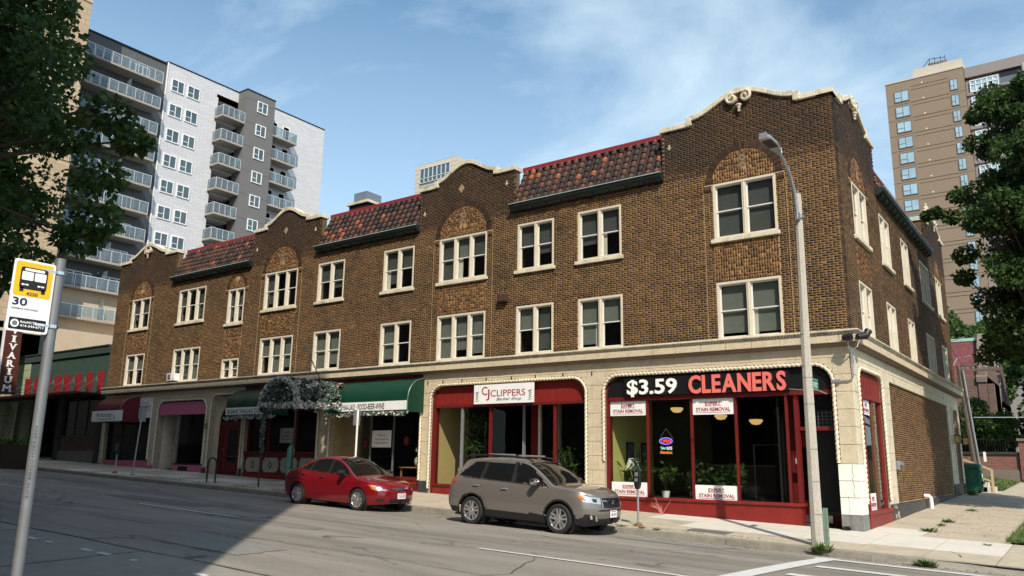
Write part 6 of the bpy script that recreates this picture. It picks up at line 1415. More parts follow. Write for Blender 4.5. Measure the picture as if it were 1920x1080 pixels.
bx('concrete_base', m_cb, gb, -42.9, -38.9, -.03, .3, -4.6, -3.34); bx('recess_back', m_dk, gb, -47.8, -43.5, 1.6, 1.7, -4.3, -.3); bx('door', m_dgr, gb, -45.2, -44.1, 1.45, 1.52, -3.75, -1.2); bx('notice', m_white, gb, -44.9, -44.5, 1.43, 1.45, -1.7, -1.3)
for i in range(3): bx('step', m_conc, gb, -47.8, -43.5, -.3+.35*i, 1.6, -4.3, -4.02+.14*i)
mb = MB(); mb.tube([(-44.0, -.2, -3.95), (-44.0, -.2, -3.0), (-44.0, 1.2, -2.6)], .03, 6); mb.build('handrail', m_blackm, gb)
mb = MB(); mb.prism([(-49.8, -4.05), (-48.2, -4.05), (-48.0, -.5), (-48.6, -.5)], -.4, -.36, ax=1); mb.build('lit_stripe_panel', M('sunlit pale green', (.4, .45, .28), .8), gb)  # pale panel and dark bars draw diagonal stripes of sunlight as colour
for i in range(14):
    mb = MB(); z = -3.9+i*.24; mb.add([(-49.6, -.42, z+.5), (-49.6, -.42, z+.58), (-48.2, -.42, z-.32), (-48.2, -.42, z-.4)], [(0, 1, 2, 3)]); mb.build('shade_stripe', m_dgr, gb)
bx('rear_wall', m_lgr, gb, -60, -38.6, 17.7, 18, -5, 1.9); bx('left_wall', m_lgr, gb, -60, -59.7, 0, 18, -5, 1.9); bx('far_front', m_dgr, gb, -60, -51.5, 0, .3, -5, 1.96)
vv_ = thing('vertical_sign', 'brown vertical blade sign reading VIVARIUM in white letters', 'sign', (-48, -1.1, 0)); m_vs = M('russet sign face', (.085, .022, .012), .5, .15, 3)
def TV(u, d, v): return (-48.0-d, u, v)
mb = MB(TV); mb.prism([(-1.60, -.06), (-.60, -.04), (-.72, 4.14), (-1.66, 4.34)], 0, .22); vp = mb.build('sign_box', m_vs, vv_)
mb = MB(TV); mb.prism([(-1.66, -.06), (-1.60, -.06), (-1.66, 4.34), (-1.73, 4.34)], -.01, .22); mb.build('white_edge', m_white, vv_)
for i, ch in enumerate('VIVARIUM'):
    z1_ = 4.02-i*.50; w_ = {'I': .16, 'M': .46, 'V': .40, 'A': .42, 'R': .40, 'U': .40}[ch]; yc = -1.13+.0*i
    lt = lettering(TV, ch, yc-w_/2, yc+w_/2, z1_-.40, z1_, -.012, m_whitel, vv_, .04, name='letter')
    mb = MB(TV)   # slab serifs
    def ser(c, z, w=.17): mb.box(yc+c-w/2, yc+c+w/2, -.016, -.010, z-.025, z+.025)
    if ch == 'V': ser(-.16, z1_-.02); ser(.16, z1_-.02)
    elif ch == 'I': ser(0, z1_-.02, .28); ser(0, z1_-.38, .28)
    elif ch == 'A': ser(-.17, z1_-.38); ser(.17, z1_-.38)
    elif ch == 'R': ser(-.15, z1_-.38, .16); ser(.16, z1_-.38, .14)
    elif ch == 'U': ser(-.15, z1_-.02); ser(.15, z1_-.02)
    else: ser(-.19, z1_-.38, .15); ser(.19, z1_-.38, .15)
    mb.build('letter_serif', m_whitel, vv_)
# ------------------------------------------------------------ white and grey balcony tower (left)
m_wbr = M('white brick', (.70, .71, .73), .8, .04, 2, 0)
def brickify(m, c1, c2, mort, sx, sy, axis):
    nt = m.node_tree; n = nt.nodes; l = nt.links; b = n['Principled BSDF']; t = n.new('ShaderNodeTexCoord'); s = n.new('ShaderNodeSeparateXYZ'); c = n.new('ShaderNodeCombineXYZ'); l.new(t.outputs['Object'], s.inputs[0]); l.new(s.outputs[axis], c.inputs[0]); l.new(s.outputs[2], c.inputs[1])
    k = n.new('ShaderNodeTexBrick'); l.new(c.outputs[0], k.inputs['Vector']); k.inputs['Color1'].default_value = (*c1, 1); k.inputs['Color2'].default_value = (*c2, 1); k.inputs['Mortar'].default_value = (*mort, 1); k.inputs['Scale'].default_value = 1; k.inputs['Brick Width'].default_value = sx; k.inputs['Row Height'].default_value = sy; k.inputs['Mortar Size'].default_value = sy*.09; k.inputs['Mortar Smooth'].default_value = .1; l.new(k.outputs[0], b.inputs['Base Color'])
brickify(m_wbr, (.60, .61, .63), (.52, .53, .56), (.40, .41, .43), .9, .22, 1)
m_gbr = M('grey corrugated cladding', (.10, .098, .095), .6, .04, 2)
def ribify(m, c, axis, sc):
    nt = m.node_tree; n = nt.nodes; l = nt.links; b = n['Principled BSDF']; t = n.new('ShaderNodeTexCoord'); s = n.new('ShaderNodeSeparateXYZ'); l.new(t.outputs['Object'], s.inputs[0]); mu = n.new('ShaderNodeMath'); mu.operation = 'MULTIPLY'; mu.inputs[1].default_value = sc; l.new(s.outputs[axis], mu.inputs[0]); f = n.new('ShaderNodeMath'); f.operation = 'FRACT'; l.new(mu.outputs[0], f.inputs[0])
    g = n.new('ShaderNodeMath'); g.operation = 'GREATER_THAN'; g.inputs[1].default_value = .8; l.new(f.outputs[0], g.inputs[0]); x = n.new('ShaderNodeMixRGB'); l.new(g.outputs[0], x.inputs[0]); x.inputs[1].default_value = (*c, 1); x.inputs[2].default_value = (*[q*.72 for q in c], 1); l.new(x.outputs[0], b.inputs['Base Color'])
ribify(m_gbr, (.105, .107, .110), 1, 3.2)
m_gpan = M('grey fibre panel', (.145, .145, .145), .7, .05, 1.2); m_jnt = M('panel joint', (.07, .07, .07), .8)
m_bal = M('balcony concrete', (.33, .31, .28), .9, .1, 2); m_rail = M('pale aluminium rail', (.62, .64, .66), .4, .03, metal=.3); m_bglass = glass('balcony glass', (.72, .80, .84), .8, 0, 1.5, ((.35, .42, .46), .22)); m_twin = M('tower window glass', (.05, .085, .10), .05, .5, .35, spec=1)
m_wfr = M('white window frame', (.78, .79, .80), .5, .02)
TW = thing('balcony_tower', 'white brick and grey clad apartment tower with glass balconies', 'building', (-72, 25, -4))
def TT_(u, d, v): return (-72.0-d, u, v)
FZ = [36.57-2.876*k for k in range(13)]     # window heads
q = MB(TT_); cellwall(TT_, [19.55, 25.9, 28.5, 29.2], [9, 38.2]+FZ, [(25.9, 28.5, z-2.45, z) for z in FZ], 0, .6, q); q.build('white_wall', m_wbr, TW)
bx('core', m_wbr, TW, -92, -73.6, 10.0, 41.4, 5, 38.0)
bx('niche_back', m_gpan, TW, -73.62, -73.6, 25.7, 28.7, 5, 38.1); 
for z in FZ: bx('niche_ceiling', m_wbr, TW, -73.6, -72.0, 25.7, 28.7, z, z+.4)
bx('grey_wall', m_gbr, TW, -73.6, -72.12, 10.0, 19.52, 9, 37.95); bx('parapet_cap', m_black, TW, -73.8, -72.0, 9.9, 19.52, 37.95, 38.1); bx('parapet_cap', m_black, TW, -73.8, -71.95, 19.5, 29.3, 38.2, 38.33)
bx('grey_block', m_gpan, TW, -74, -70.35, 28.5, 32.42, 5, 38.2); bx('parapet_cap', m_black, TW, -74, -70.3, 28.45, 32.48, 38.2, 38.34)
for z in FZ: bx('block_joint', m_jnt, TW, -74, -70.344, 28.494, 32.426, z+.62, z+.66)
bx('white_wall', m_wbr, TW, -74, -72.0, 32.42, 41.44, 5, 38.2); bx('parapet_cap', m_black, TW, -92, -71.95, 32.42, 41.5, 38.2, 38.33); bx('corner_highlight', m_wfr, TW, -72.0, -71.9, 19.48, 19.6, 9, 38.2)  # corner highlight put in as a paler white strip
def twin(T, a, b, c, d, par, dd=-.09, lites=2, fm=None):
    mb = MB(T); ring(mb, a, b, c, d, .10, dd, dd+.12); w_ = mb.build('window', fm or m_wfr, par); mb = MB(T); mb.box(a+.1, b-.1, dd+.05, dd+.06, c+.1, d-.1); mb.build('pane', m_twin, w_)
    mb = MB(T); m_ = (a+b)/2
    for i in range(1, lites): x = a+(b-a)*i/lites; mb.box(x-.035, x+.035, dd, dd+.05, c+.1, d-.1)
    mb.box(a+.1, a+(b-a)/lites-.035, dd, dd+.05, c+(d-c)*.38, c+(d-c)*.38+.06); mb.build('mullion', fm or m_wfr, w_)
for k, z in enumerate(FZ[:9]):
    twin(TT_, 20.14, 21.66, z-1.44, z, TW); twin(TT_, 22.03, 23.56, z-1.42, z, TW)
for k, z in enumerate(FZ[:9]): twin(lambda u, d, v: (-70.35-d, u, v), 29.95, 31.35, z-.60, z+.78, TW)
def balcony(x0, x1, y0, y1, z, par, posts, sides=True):
    mb = MB(); mb.box(x0, x1, y0, y1, z-.24, z); b_ = mb.build('balcony', m_bal, par)
    mb = MB(); mb.box(x1-.05, x1-.02, y0+.03, y1-.03, z+.08, z+1.05); mb.box(x0, x1-.05, y0+.02, y0+.04, z+.08, z+1.05); mb.box(x0, x1-.05, y1-.04, y1-.02, z+.08, z+1.05); mb.build('glass_panel', m_bglass, b_)
    mb = MB(); mb.box(x1-.07, x1, y0, y1, z+1.05, z+1.11)
    if sides: mb.box(x0, x1-.07, y0, y0+.06, z+1.05, z+1.11); mb.box(x0, x1-.07, y1-.06, y1, z+1.05, z+1.11)
    for i in range(posts+1): y = y0+.03+(y1-y0-.06)*i/posts; mb.box(x1-.06, x1-.01, y-.025, y+.025, z, z+1.05)
    mb.build('railing', m_rail, b_); return b_
def bdoor(T, a, b, c, d, dd, par, n=3):
    mb = MB(T); ring(mb, a, b, c, d, .10, dd, dd+.1)
    for i in range(1, n): x = a+(b-a)*i/n; mb.box(x-.06, x+.06, dd, dd+.09, c+.1, d-.1)
    w_ = mb.build('balcony_door', m_wfr, par); mb = MB(T); mb.box(a+.1, b-.1, dd+.04, dd+.05, c+.1, d-.1); mb.build('pane', m_twin, w_)
CHR = random.Random(3)
for k, z in enumerate(FZ[:9]):
    zf = z-2.42
    balcony(-73.6, -70.35, 25.6, 28.48, zf, TW, 4); bdoor(TT_, 26.0, 28.2, zf+.05, z-.12, 1.52, TW, 3)
    balcony(-72, -70.5, 32.46, 36.1, zf, TW, 4); bdoor(TT_, 33.3, 34.2, zf+.05, z-.1, -.04, TW, 1); bdoor(TT_, 35.0, 36.0, zf+.05, z-.1, -.04, TW, 1)
for k, z in enumerate(FZ[:10]):
    zf = z-1.70
    if k < 6: balcony(-72.1, -70.4, 10.2, 18.35, zf, TW, 9)
    else: balcony(-72.1, -70.4, 6.0, 18.35, zf, TW, 12)
    bdoor(TT_, 11.9, 14.4, zf+.08, z+.05, .09, TW, 3); bdoor(TT_, 15.4, 17.7, zf+.08, z+.05, .09, TW, 3)
    mb = MB(TT_); mb.box(15.0, 15.06, -1.6, .1, zf, zf+1.9); mb.build('privacy_screen', m_bglass, TW)
    for e in (11.2, 14.9): mb = MB(TT_); mb.box(e, e+.08, -.06, .02, zf+1.8, zf+1.95); mb.build('wall_light', m_white, TW)
m_tanst = M('tan stucco', (.50, .40, .28), .85, .06, 1.2, stain=(.42, .33, .23), stain_amt=.4, sscale=.5)
bx('podium', m_tanst, TW, -92, -71.2, 3, 40, -5, 11.6); bx('podium_band', m_gpan, TW, -92, -71.15, 3, 40, 11.6, 11.9); bx('podium_wing', m_tanst, TW, -80, -66.0, -2, 20, -5, 7.0)
# deck chairs on balconies
for k in (1, 3, 4, 6):
    z = FZ[k]-2.42; t = thing('balcony_chair', 'dark chair on a tower balcony, '+['', 'second', '', 'fourth', 'fifth', '', 'seventh'][k]+' balcony from the top in the recessed stack', 'chair', (-71.4, 26.8, z)); bx('seat', m_plastic, t, -71.7, -71.2, 26.5, 27.0, z+.38, z+.43); bx('backrest', m_plastic, t, -71.7, -71.2, 26.5, 26.55, z+.43, z+.9)
    for x in (-71.68, -71.24):
        for y in (26.52, 26.95): bx('leg', m_plastic, t, x, x+.04, y, y+.04, z, z+.38)
# tall tan stone building behind the left tree
m_ash = M('tan ashlar', (.47, .36, .24), .85, .1, .6); brickify(m_ash, (.50, .39, .26), (.42, .32, .21), (.36, .28, .19), 1.6, .55, 1)
ab = thing('tan_tower', 'tall tan stone tower behind the left tree, its top out of the picture', 'building', (-68, 0, -4))
bx('wall', m_ash, ab, -95, -66, -6, 8.38, -5, 47); bx('upper_block', m_ash, ab, -92, -68, -2, 7.6, 47, 56); bx('lower_wing', m_ash, ab, -110, -66.5, -26, -6, -5, 34)
bx('dark_strip', m_dgr, ab, -66, -65.9, 8.0, 8.36, -5, 9)
for k in range(9): bx('string_course', m_tanst, ab, -66, -65.92, -6, 8.42, 1+k*5.2, 1.25+k*5.2)
for k in range(8):
    for y in (-24, -20, -16, -12, -4, 0.2): bx('window', m_twin, ab, -66.0-(.5 if y < -6 else 0), -65.96-(.5 if y < -6 else 0), y, y+1.5, 2.6+k*3.6, 4.6+k*3.6)
# ------------------------------------------------------------ brown tower on the right
m_brn = M('brown stucco', (.235, .180, .128), .85, .04, .3); m_brj = M('dark control joint', (.075, .055, .04), .9); m_crm = M('cream stucco', (.50, .45, .36), .8, .05, .5); m_gry = M('grey stucco', (.24, .215, .21), .8, .05, .5)
m_bw = M('sky blue window glass', (.30, .44, .52), .08, .35, .25, spec=.9)
m_bfr = M('bronze window frame', (.16, .15, .15), .5, 0)
RTW = thing('brown_tower', 'tall brown residential tower on the right with pale blue windows', 'building', (-8, 120, -4))
def TB(u, d, v): return (u, 120+d, v)
bx('wall', m_brn, RTW, -18.24, -6.27, 120, 140, -5, 61.9); bx('coping', m_crm, RTW, -18.3, -6.2, 119.9, 140, 61.9, 62.15)
bx('penthouse', m_crm, RTW, -13.8, -6.3, 120.5, 136, 62.15, 63.8); bx('plant_room', m_gry, RTW, -11.5, -8.6, 122, 126, 63.8, 65.0)
mb = MB()
for x in (-11.2, -10.4, -9.5, -8.8): mb.tube([(x, 121.5, 63.8), (x, 121.5, 65.6)], .06, 5)
mb.tube([(-12.2, 121.5, 64.3), (-11.2, 121.5, 65.5), (-8.8, 121.5, 65.2)], .06, 5); mb.build('roof_frame', m_blackm, RTW)
bx('right_wall', m_gry, RTW, -6.2, 2.6, 121.2, 140, -5, 59.9); bx('right_parapet', m_gry, RTW, -6.2, 2.7, 120.8, 140, 60.2, 62.0)
for k in range(20):
    zt_ = 60.21-2.82*k if k else 60.21; zt_ = 60.21-2.819*k
    twin(TB, -16.94, -14.65, zt_-2.0, zt_, RTW, -.12, 2, m_bfr); o = SC.collection.objects[-1]
    twin(TB, -8.36, -7.2, zt_-2.0, zt_, RTW, -.12, 2, m_bfr)
    for z in (zt_+.38, zt_-.25): bx('control_joint', m_brj, RTW, -14.3, -8.6, 119.975, 120, z-.035, z+.035)
    bx('control_joint', m_brj, RTW, -18.26, -6.25, 119.985, 120, zt_-2.5, zt_-2.44)
    bx('wall_vent', m_white, RTW, -12.6, -12.4, 119.96, 120, zt_+.6, zt_+.8)
    zt_ = 59.6-3.0*k
    if k < 9:
        mb = MB(TB); ring(mb, -5.6, -1.5, zt_-2.1, zt_, .12, .9, 1.15)
        for i in range(1, 5): x = -5.6+4.1*i/5; mb.box(x-.06, x+.06, .9, 1.1, zt_-2.0, zt_-.1)
        mb.box(-5.5, -1.6, .9, 1.1, zt_-.85, zt_-.75); w_ = mb.build('window', m_wfr, RTW); mb = MB(TB); mb.box(-5.5, -1.6, 1.0, 1.02, zt_-2, zt_-.1); mb.build('pane', m_bw, w_)
        bx('floor_band', m_gry, RTW, -6.2, -1.2, 120.9, 121.2, zt_-2.6, zt_-2.15)
        bx('terrace_slab', m_gry, RTW, -1.4, 3.2, 119.6, 121.2, zt_-2.6, zt_-2.2); bx('terrace_rail', m_bglass, RTW, -1.3, 3.1, 119.65, 119.7, zt_-2.2, zt_-1.2); bx('terrace_dark', m_black, RTW, -1.3, 2.55, 121.15, 121.2, zt_-2.2, zt_+.3)
mb = MB(); mb.tube([(2.2, 120.4, 30), (2.2, 120.4, 60.2)], .42, 14); mb.build('column', m_crm, RTW, smooth=True)
for o in bpy.data.objects:
    if o.name.split('.')[0] == 'pane' and o.parent and o.parent.parent == RTW: o.data.materials[0] = m_bw
# ------------------------------------------------------------ cream tower peeking over the roof
CT = thing('cream_tower', 'cream tower top with a glazed corner peeking above the tiled roof', 'building', (-105, 140, 20)); s_ = 1.4
bx('wall', m_crm, CT, -149.2, -133.3, 140, 165, 20, 81.0); 
mb = MB(); mb.tube([(-149.9, 140, 55), (-149.9, 140, 70)], .5, 4); mb.build('pipe', m_gry, CT)
for r_, (z0_, z1_) in enumerate(((75.1, 79.6), (69.5, 74.0), (63.9, 68.4))):
    mb = MB(); mb.box(-147.0, -135.6, 139.8, 140, z0_, z1_); w_ = mb.build('window', m_twin, CT)
    mb = MB()
    for i in range(8): x = -147+11.4*i/7; mb.box(x-.12, x+.12, 139.6, 139.8, z0_, z1_)
    for z in (z0_+.0, z0_+1.3, z1_-.1): mb.box(-147.1, -135.5, 139.6, 139.8, z, z+.18)
    mb.build('mullion', m_rail, w_)
for k in range(24): bx('panel_joint', m_gry, CT, -149.25, -133.25, 139.97, 140, 50+k*1.35, 50.06+k*1.35)
bx('side_window', m_twin, CT, -133.3, -133.2, 142, 148, 75, 78.5)
# ------------------------------------------------------------ gothic brick building, low wall, pole at the right
m_gb = M('purple brown brick', (.14, .085, .07), .9, .15, 2, .3, 50); brickify(m_gb, (.15, .09, .072), (.10, .06, .05), (.20, .16, .13), .30, .10, 0)
m_slate = M('red slate', (.17, .045, .045), .75, .3, 8); brickify(m_slate, (.20, .05, .05), (.12, .035, .038), (.06, .02, .02), .35, .16, 0); m_lime = M('limestone trim', (.17, .145, .12), .85, .2, 4)
GO = thing('gothic_building', 'old brick building with steep red slate roof and stone gable copings', 'building', (-2, 48, -4))
def gable(y, x0, x1, zb, zt_, zr_, par):
    bx('wall', m_gb, par, x0-8, x1, y, y+10, -5, zb)
    mb = MB(); mb.add([(x0-8, y+.2, zb), (x1-.5, y+.2, zb), (x1-.5, y+4, zr_), (x0-8, y+4, zr_)], [(0, 1, 2, 3)]); mb.add([(x0-8, y+9, zb), (x1-.5, y+9, zb), (x1-.5, y+4, zr_), (x0-8, y+4, zr_)], [(0, 3, 2, 1)]); mb.build('slate_roof', m_slate, par)
    n = 6
    mb = MB(); mb.prism([(y-.1, -5), (y-.1, zb), (y+.1, zb+.5), (y+3.6, zr_+.35), (y+4.4, zr_+.35), (y+9.5, zb), (y+9.5, -5)], x1-.55, x1, ax=0); mb.build('gable_wall', m_gb, par)
    mb = MB(); mb.prism([(y-.2, zb-.1), (y+3.6, zr_+.5), (y+4.4, zr_+.5), (y+4.4, zr_+.2), (y+3.6, zr_+.2), (y-.2, zb-.5)], x1-.62, x1+.06, ax=0); mb.build('gable_coping', m_lime, par)
    bx('copper_ridge', M('verdigris ridge', (.33, .50, .44), .6) if 'verdigris ridge' not in bpy.data.materials else bpy.data.materials['verdigris ridge'], par, x0-8, x1-.6, y+3.9, y+4.1, zr_, zr_+.25)
    for z in (zb-1.2, zb-3.2, zb-5.2): bx('window', m_twin, par, x1, x1+.02, y+1.5, y+2.6, z-.7, z+.5); bx('window_hood', m_lime, par, x1, x1+.08, y+1.3, y+2.8, z+.5, z+.65)
gable(46, -3, -1.15, 3.2, 5.9, 6.35, GO); gable(58, -3, -1.35, 2.2, 5.6, 6.2, GO)
bx('buttress', m_gb, GO, -1.15, -.75, 46.3, 47.2, -5, 2.6); bx('string_course', m_lime, GO, -3, -.7, 45.9, 46.0, -.2, .05)
m_wb = M('old red brick wall', (.20, .07, .055), .9, .35, 3, .5, 40, stain=(.36, .28, .24), stain_amt=.45, sscale=3); brickify(m_wb, (.22, .08, .06), (.13, .055, .05), (.25, .19, .15), .28, .09, 0)
lw = thing('garden_wall', 'low old red brick wall with dark stone cap and iron fence', 'wall', (0, 33.5, -4.3)); bx('brickwork', m_wb, lw, -6, 1.25, 33.5, 33.9, -4.6, -2.72); bx('cap', m_blackstone, lw, -6.1, 1.25, 33.4, 34.0, -2.72, -2.58); bx('plinth', m_lime, lw, -6, 1.25, 33.42, 33.5, -4.4, -3.62)
bx('pier', m_wb, lw, 1.25, 1.85, 33.3, 34.1, -4.7, -1.95); bx('pier_cap', m_lime, lw, 1.18, 1.92, 33.2, 34.2, -1.95, -1.8); bx('brickwork', m_wb, lw, 1.85, 9, 33.5, 33.9, -4.6, -2.2)
mb = MB(); x = -6
while x < 1.2: mb.tube([(x, 33.7, -2.6), (x, 33.7, -1.75)], .012, 4); x += .14
mb.tube([(-6, 33.7, -1.85), (1.25, 33.7, -1.85)], .015, 4); mb.build('iron_fence', m_blackm, lw)
up_ = thing('utility_pole', 'leaning wooden utility pole with crossarm and transformer arm behind the brick building', 'utility pole', (-.3, 27, -4.5)); m_wood = M('weathered pole wood', (.13, .10, .08), .9, .3, 5, .4, 30, stretch=(6, 6, .4))
mb = MB(); mb.tube([(-.28, 27, -4.8), (-.66, 27, 1.9)], [.16, .12], 8); mb.build('pole', m_wood, up_); mb = MB(); mb.tube([(-.06, 26.85, -4.6), (-.46, 26.85, 1.6)], .05, 6); mb.build('conduit', m_galv, up_)
mb = MB(); mb.box(-.6, 1.3, 26.9, 27.05, 1.55, 1.68); mb.box(-.55, .3, 26.9, 27.05, 1.85, 1.98); mb.build('crossarm', m_wood, up_); mb = MB(); mb.tube([(-.2, 27, -.9), (3.0, 27, -.95)], .03, 5); mb.build('bracket_arm', m_galv, up_)
mb = MB()
for i in range(7): x = -.5+i*.28; mb.lathe([(.04, 0), (.05, .08), (.02, .14)], (x, 26.97, 1.68), 6)
mb.build('insulator', m_galv, up_); bx('fuse_box', m_white, up_, .08, .2, 26.75, 26.85, -3.2, -2.7)
for i, (p, q_) in enumerate((((-.4, 27, 1.85), (-.3, 19.7, 2.6)), ((-.3, 27, 1.75), (6, 27, 2.2)), ((-.3, 27, .2), (-.1, 19.6, -.6)))):
    mb = MB(); P = [tuple(Vector(p).lerp(Vector(q_), t/8)-Vector((0, 0, .5*(t/8)*(1-t/8)))) for t in range(9)]; mb.tube(P, .012, 4, cap=False); mb.build('cable', m_blackm, up_)
ln = MB(); ln.tube([(-.4, 19.9, 1.2), (-.1, 20.2, 2.3), (.5, 20.3, 2.5)], .025, 5); ln.tube([(-.4, 19.9, .5), (.1, 20.2, 1.5), (.7, 20.3, 1.6)], .025, 5); tag(ln.build('service_mast', m_galv, None), 'two curved service cable brackets at the rear corner of the brick building', 'bracket')
# ------------------------------------------------------------ trees
def tree(label, base, h, trunk_r, clusters, n_each, size, mat, seed, aspect=.4, lean=(0, 0)):
    t = thing('tree', label, 'tree', base); q = random.Random(seed); mb = MB(); B = Vector(base)
    top = B+Vector((lean[0], lean[1], h*.62)); mb.tube([B-Vector((0, 0, .2)), B.lerp(top, .3)+Vector((.1, 0, 0)), B.lerp(top, .65), top], [trunk_r*1.25, trunk_r, trunk_r*.7, trunk_r*.3], 10); mb.build('trunk', m_bark, t)
    mb = MB()
    for c, r in clusters:
        if q.random() < .75:
            f = q.uniform(.35, .95); s = B.lerp(top, f); c_ = Vector(c); m_ = s.lerp(c_, .5)+Vector((q.uniform(-.3, .3), q.uniform(-.3, .3), q.uniform(.0, .5))); mb.tube([s, m_, c_], [trunk_r*.28, trunk_r*.15, .012], 5)
            for k in range(2): e = c_+Vector((q.uniform(-1, 1), q.uniform(-1, 1), q.uniform(-.8, .5)))*r; mb.tube([m_.lerp(c_, .6), e], [.02, .006], 4)
    mb.build('branches', m_bark, t)
    leaves('crown', [c for c, r in clusters], [r for c, r in clusters], n_each, size, mat, t, seed, .6, aspect)
    return t
def blob(center, R_, n, seed, cr=(.4, .9), shell=.55, fz=None):
    q = random.Random(seed); out = []
    while len(out) < n:
        d = Vector((q.gauss(0, 1), q.gauss(0, 1), q.gauss(0, 1))).normalized(); r = q.uniform(shell, 1)**.7; p = Vector(center)+Vector((d.x*R_[0]*r, d.y*R_[1]*r, d.z*R_[2]*r))
        if fz and not fz(p): continue
        out.append((tuple(p), q.uniform(*cr)))
    return out
cl1 = blob((-9.7, -19.3, 2.6), (3.8, 3.1, 4.3), 190, 2, (.32, .62), .25)+blob((-10.6, -17.75, 2.6), (2.6, 2.2, 4.6), 150, 22, (.4, .7), .2)
cl1 += [((-5.9, -17.2, .9), .45), ((-5.5, -16.9, .3), .4), ((-5.6, -16.8, 1.3), .4), ((-5.4, -16.9, -.35), .38), ((-6.0, -17.5, -1.0), .4), ((-6.3, -17.8, -1.2), .4), ((-6.6, -18.3, -1.2), .35), ((-5.3, -16.6, .9), .3), ((-5.7, -17.0, -.6), .35)]
cl1 = [((c[0]-.45, c[1]-.15, c[2]), r*.85) if k >= 340 else (c, r) for k, (c, r) in enumerate(cl1)]
tree('large dark leafy tree overhanging the street at the left edge', (-9.6, -19.7, -5.1), 10, .24, cl1, 300, .115, m_leafd, 41, .36)
cl2 = blob((5.35, 10.5, 4.3), (3.5, 4.0, 5.3), 210, 3, (.35, .75), .35)+blob((3.9, 10.5, 9.0), (1.6, 1.6, 2.1), 34, 13, (.3, .5), .2)+blob((4.5, 11.5, 1.2), (2.5, 2.6, 2.2), 70, 14, (.35, .6), .2)+blob((4.3, 10.5, 5), (2.6, 2.6, 4.2), 60, 16, (.4, .7), .1)
cl2 += [((1.15, 9.8, 5.7), .22), ((.85, 9.7, 5.6), .18), ((1.6, 10, 5.5), .3), ((1.9, 10, 6.3), .35), ((1.8, 10, 3.2), .35), ((1.9, 10, 4.0), .4)]
tree('tall leafy street tree on the verge at the right edge', (4.6, 10.6, -4.7), 12, .27, cl2, 320, .15, m_leafd, 42, .4)
cl3 = blob((7.0, 33, 4.0), (5.2, 4.5, 6.2), 120, 4, (.6, 1.1), .3)+blob((4.6, 36, -.5), (2.6, 2.0, 2.2), 30, 6, (.5, .8), .2)
tree('dark spreading tree behind the street tree above the low brick wall', (5.6, 33, -4.4), 13, .35, cl3, 230, .24, m_leafd, 43, .42)
cl4 = blob((1.6, 28.5, -2.6), (2.9, 2.0, 1.7), 46, 5, (.4, .75), .2)+blob((-1.0, 36, -1.2), (2.3, 1.4, 1.9), 40, 15, (.35, .65), .2)
tree('light green bushy tree in front of the gothic building behind the low wall', (-1.0, 36.4, -4.3), 4.5, .14, [c for c in cl4 if c[0][1] > 34], 330, .17, m_leafl, 44, .42)
cl5 = blob((-8, 78, 8.2), (9, 6, 5.5), 80, 7, (1.2, 2.2), .3)
tree('bright green tree crown rising above the gothic roof', (-7, 78, -3), 10, .5, cl5, 260, .55, m_leafl, 45, .45)
cl6 = blob((3.5, 62, 3), (5, 6, 7), 70, 8, (1.0, 1.8), .3)
tree('dark tree farther back beside the gothic building', (3.5, 62, -4), 11, .4, cl6, 240, .45, m_leafd, 46, .42)
hs_ = thing('far_house', 'pale house seen through the trees beyond the low wall', 'building', (3, 52, -4)); bx('wall', m_crm, hs_, 1.6, 8, 50, 58, -5, 1.2); bx('window', m_twin, hs_, 2.2, 3.0, 49.97, 50, -2.0, -.6)
# ------------------------------------------------------------ building across the street, left behind the camera
m_opp = M('opposite building brick', (.28, .20, .15), .85, .12, 2); brickify(m_opp, (.30, .21, .15), (.24, .16, .12), (.34, .29, .23), .24, .08, 0)
ob = thing('opposite_building', 'tall brick building across the street, out of the picture behind the camera', 'building', (-40, -30, -5))
OBX = 1.85; OBY = -22.45; OBH = 30.0
bx('wall', m_opp, ob, -95, OBX, -45, OBY, -5.4, OBH); bx('parapet', m_lime, ob, -95, OBX, -45, OBY+.0, OBH, OBH+.3)
for k in range(9):
    z = -.8+k*3.1
    for i in range(30): x = -92+i*3.1; bx('window', m_twin, ob, x, x+1.5, OBY-.01, OBY+.02, z, z+1.9) if x < 0 else None
# ------------------------------------------------------------ small things
rk_ = thing('clothes_rack', 'bare metal clothes rack standing inside the cleaners shop', 'clothes rack', (-3.2, 2.2, -4.58))
mb = MB(); mb.tube([(-3.5, 2.2, -4.58), (-3.5, 2.2, -2.95), (-2.3, 2.2, -2.95), (-2.3, 2.2, -4.58)], .022, 6); mb.build('frame', m_galv, rk_)
fx = thing('fire_extinguisher', 'small red extinguisher with white tag behind the cleaners corner window', 'extinguisher', (-1.72, .6, -3.6)); mb = MB(); mb.lathe([(.05, 0), (.06, .05), (.06, .3), (.03, .36)], (-1.75, .62, -3.65), 10); mb.build('cylinder', m_redb, fx); bx('tag', m_white, fx, -1.78, -1.72, .55, .56, -3.5, -3.35)
ct_ = thing('counter', 'dark shop counter inside the cleaners', 'counter', (-4.2, 3.0, -4.58)); bx('counter_body', M('dark brown counter', (.06, .035, .02), .5), ct_, -5.2, -2.4, 3.0, 3.3, -4.58, -3.6); bx('counter_top', m_steel, ct_, -5.25, -2.35, 2.95, 3.35, -3.6, -3.56)
bc = thing('barber_chair', 'dark barber chair inside the middle of the barber shop', 'chair', (-11.6, 3.2, -4.42)); bx('seat', m_plastic, bc, -11.9, -11.4, 3.0, 3.5, -3.95, -3.8); bx('backrest', m_plastic, bc, -11.9, -11.4, 3.45, 3.55, -3.8, -3.1); mb = MB(); mb.lathe([(.25, 0), (.05, .05), (.05, .45)], (-11.65, 3.25, -4.42), 12); mb.build('pedestal', m_chrome, bc)
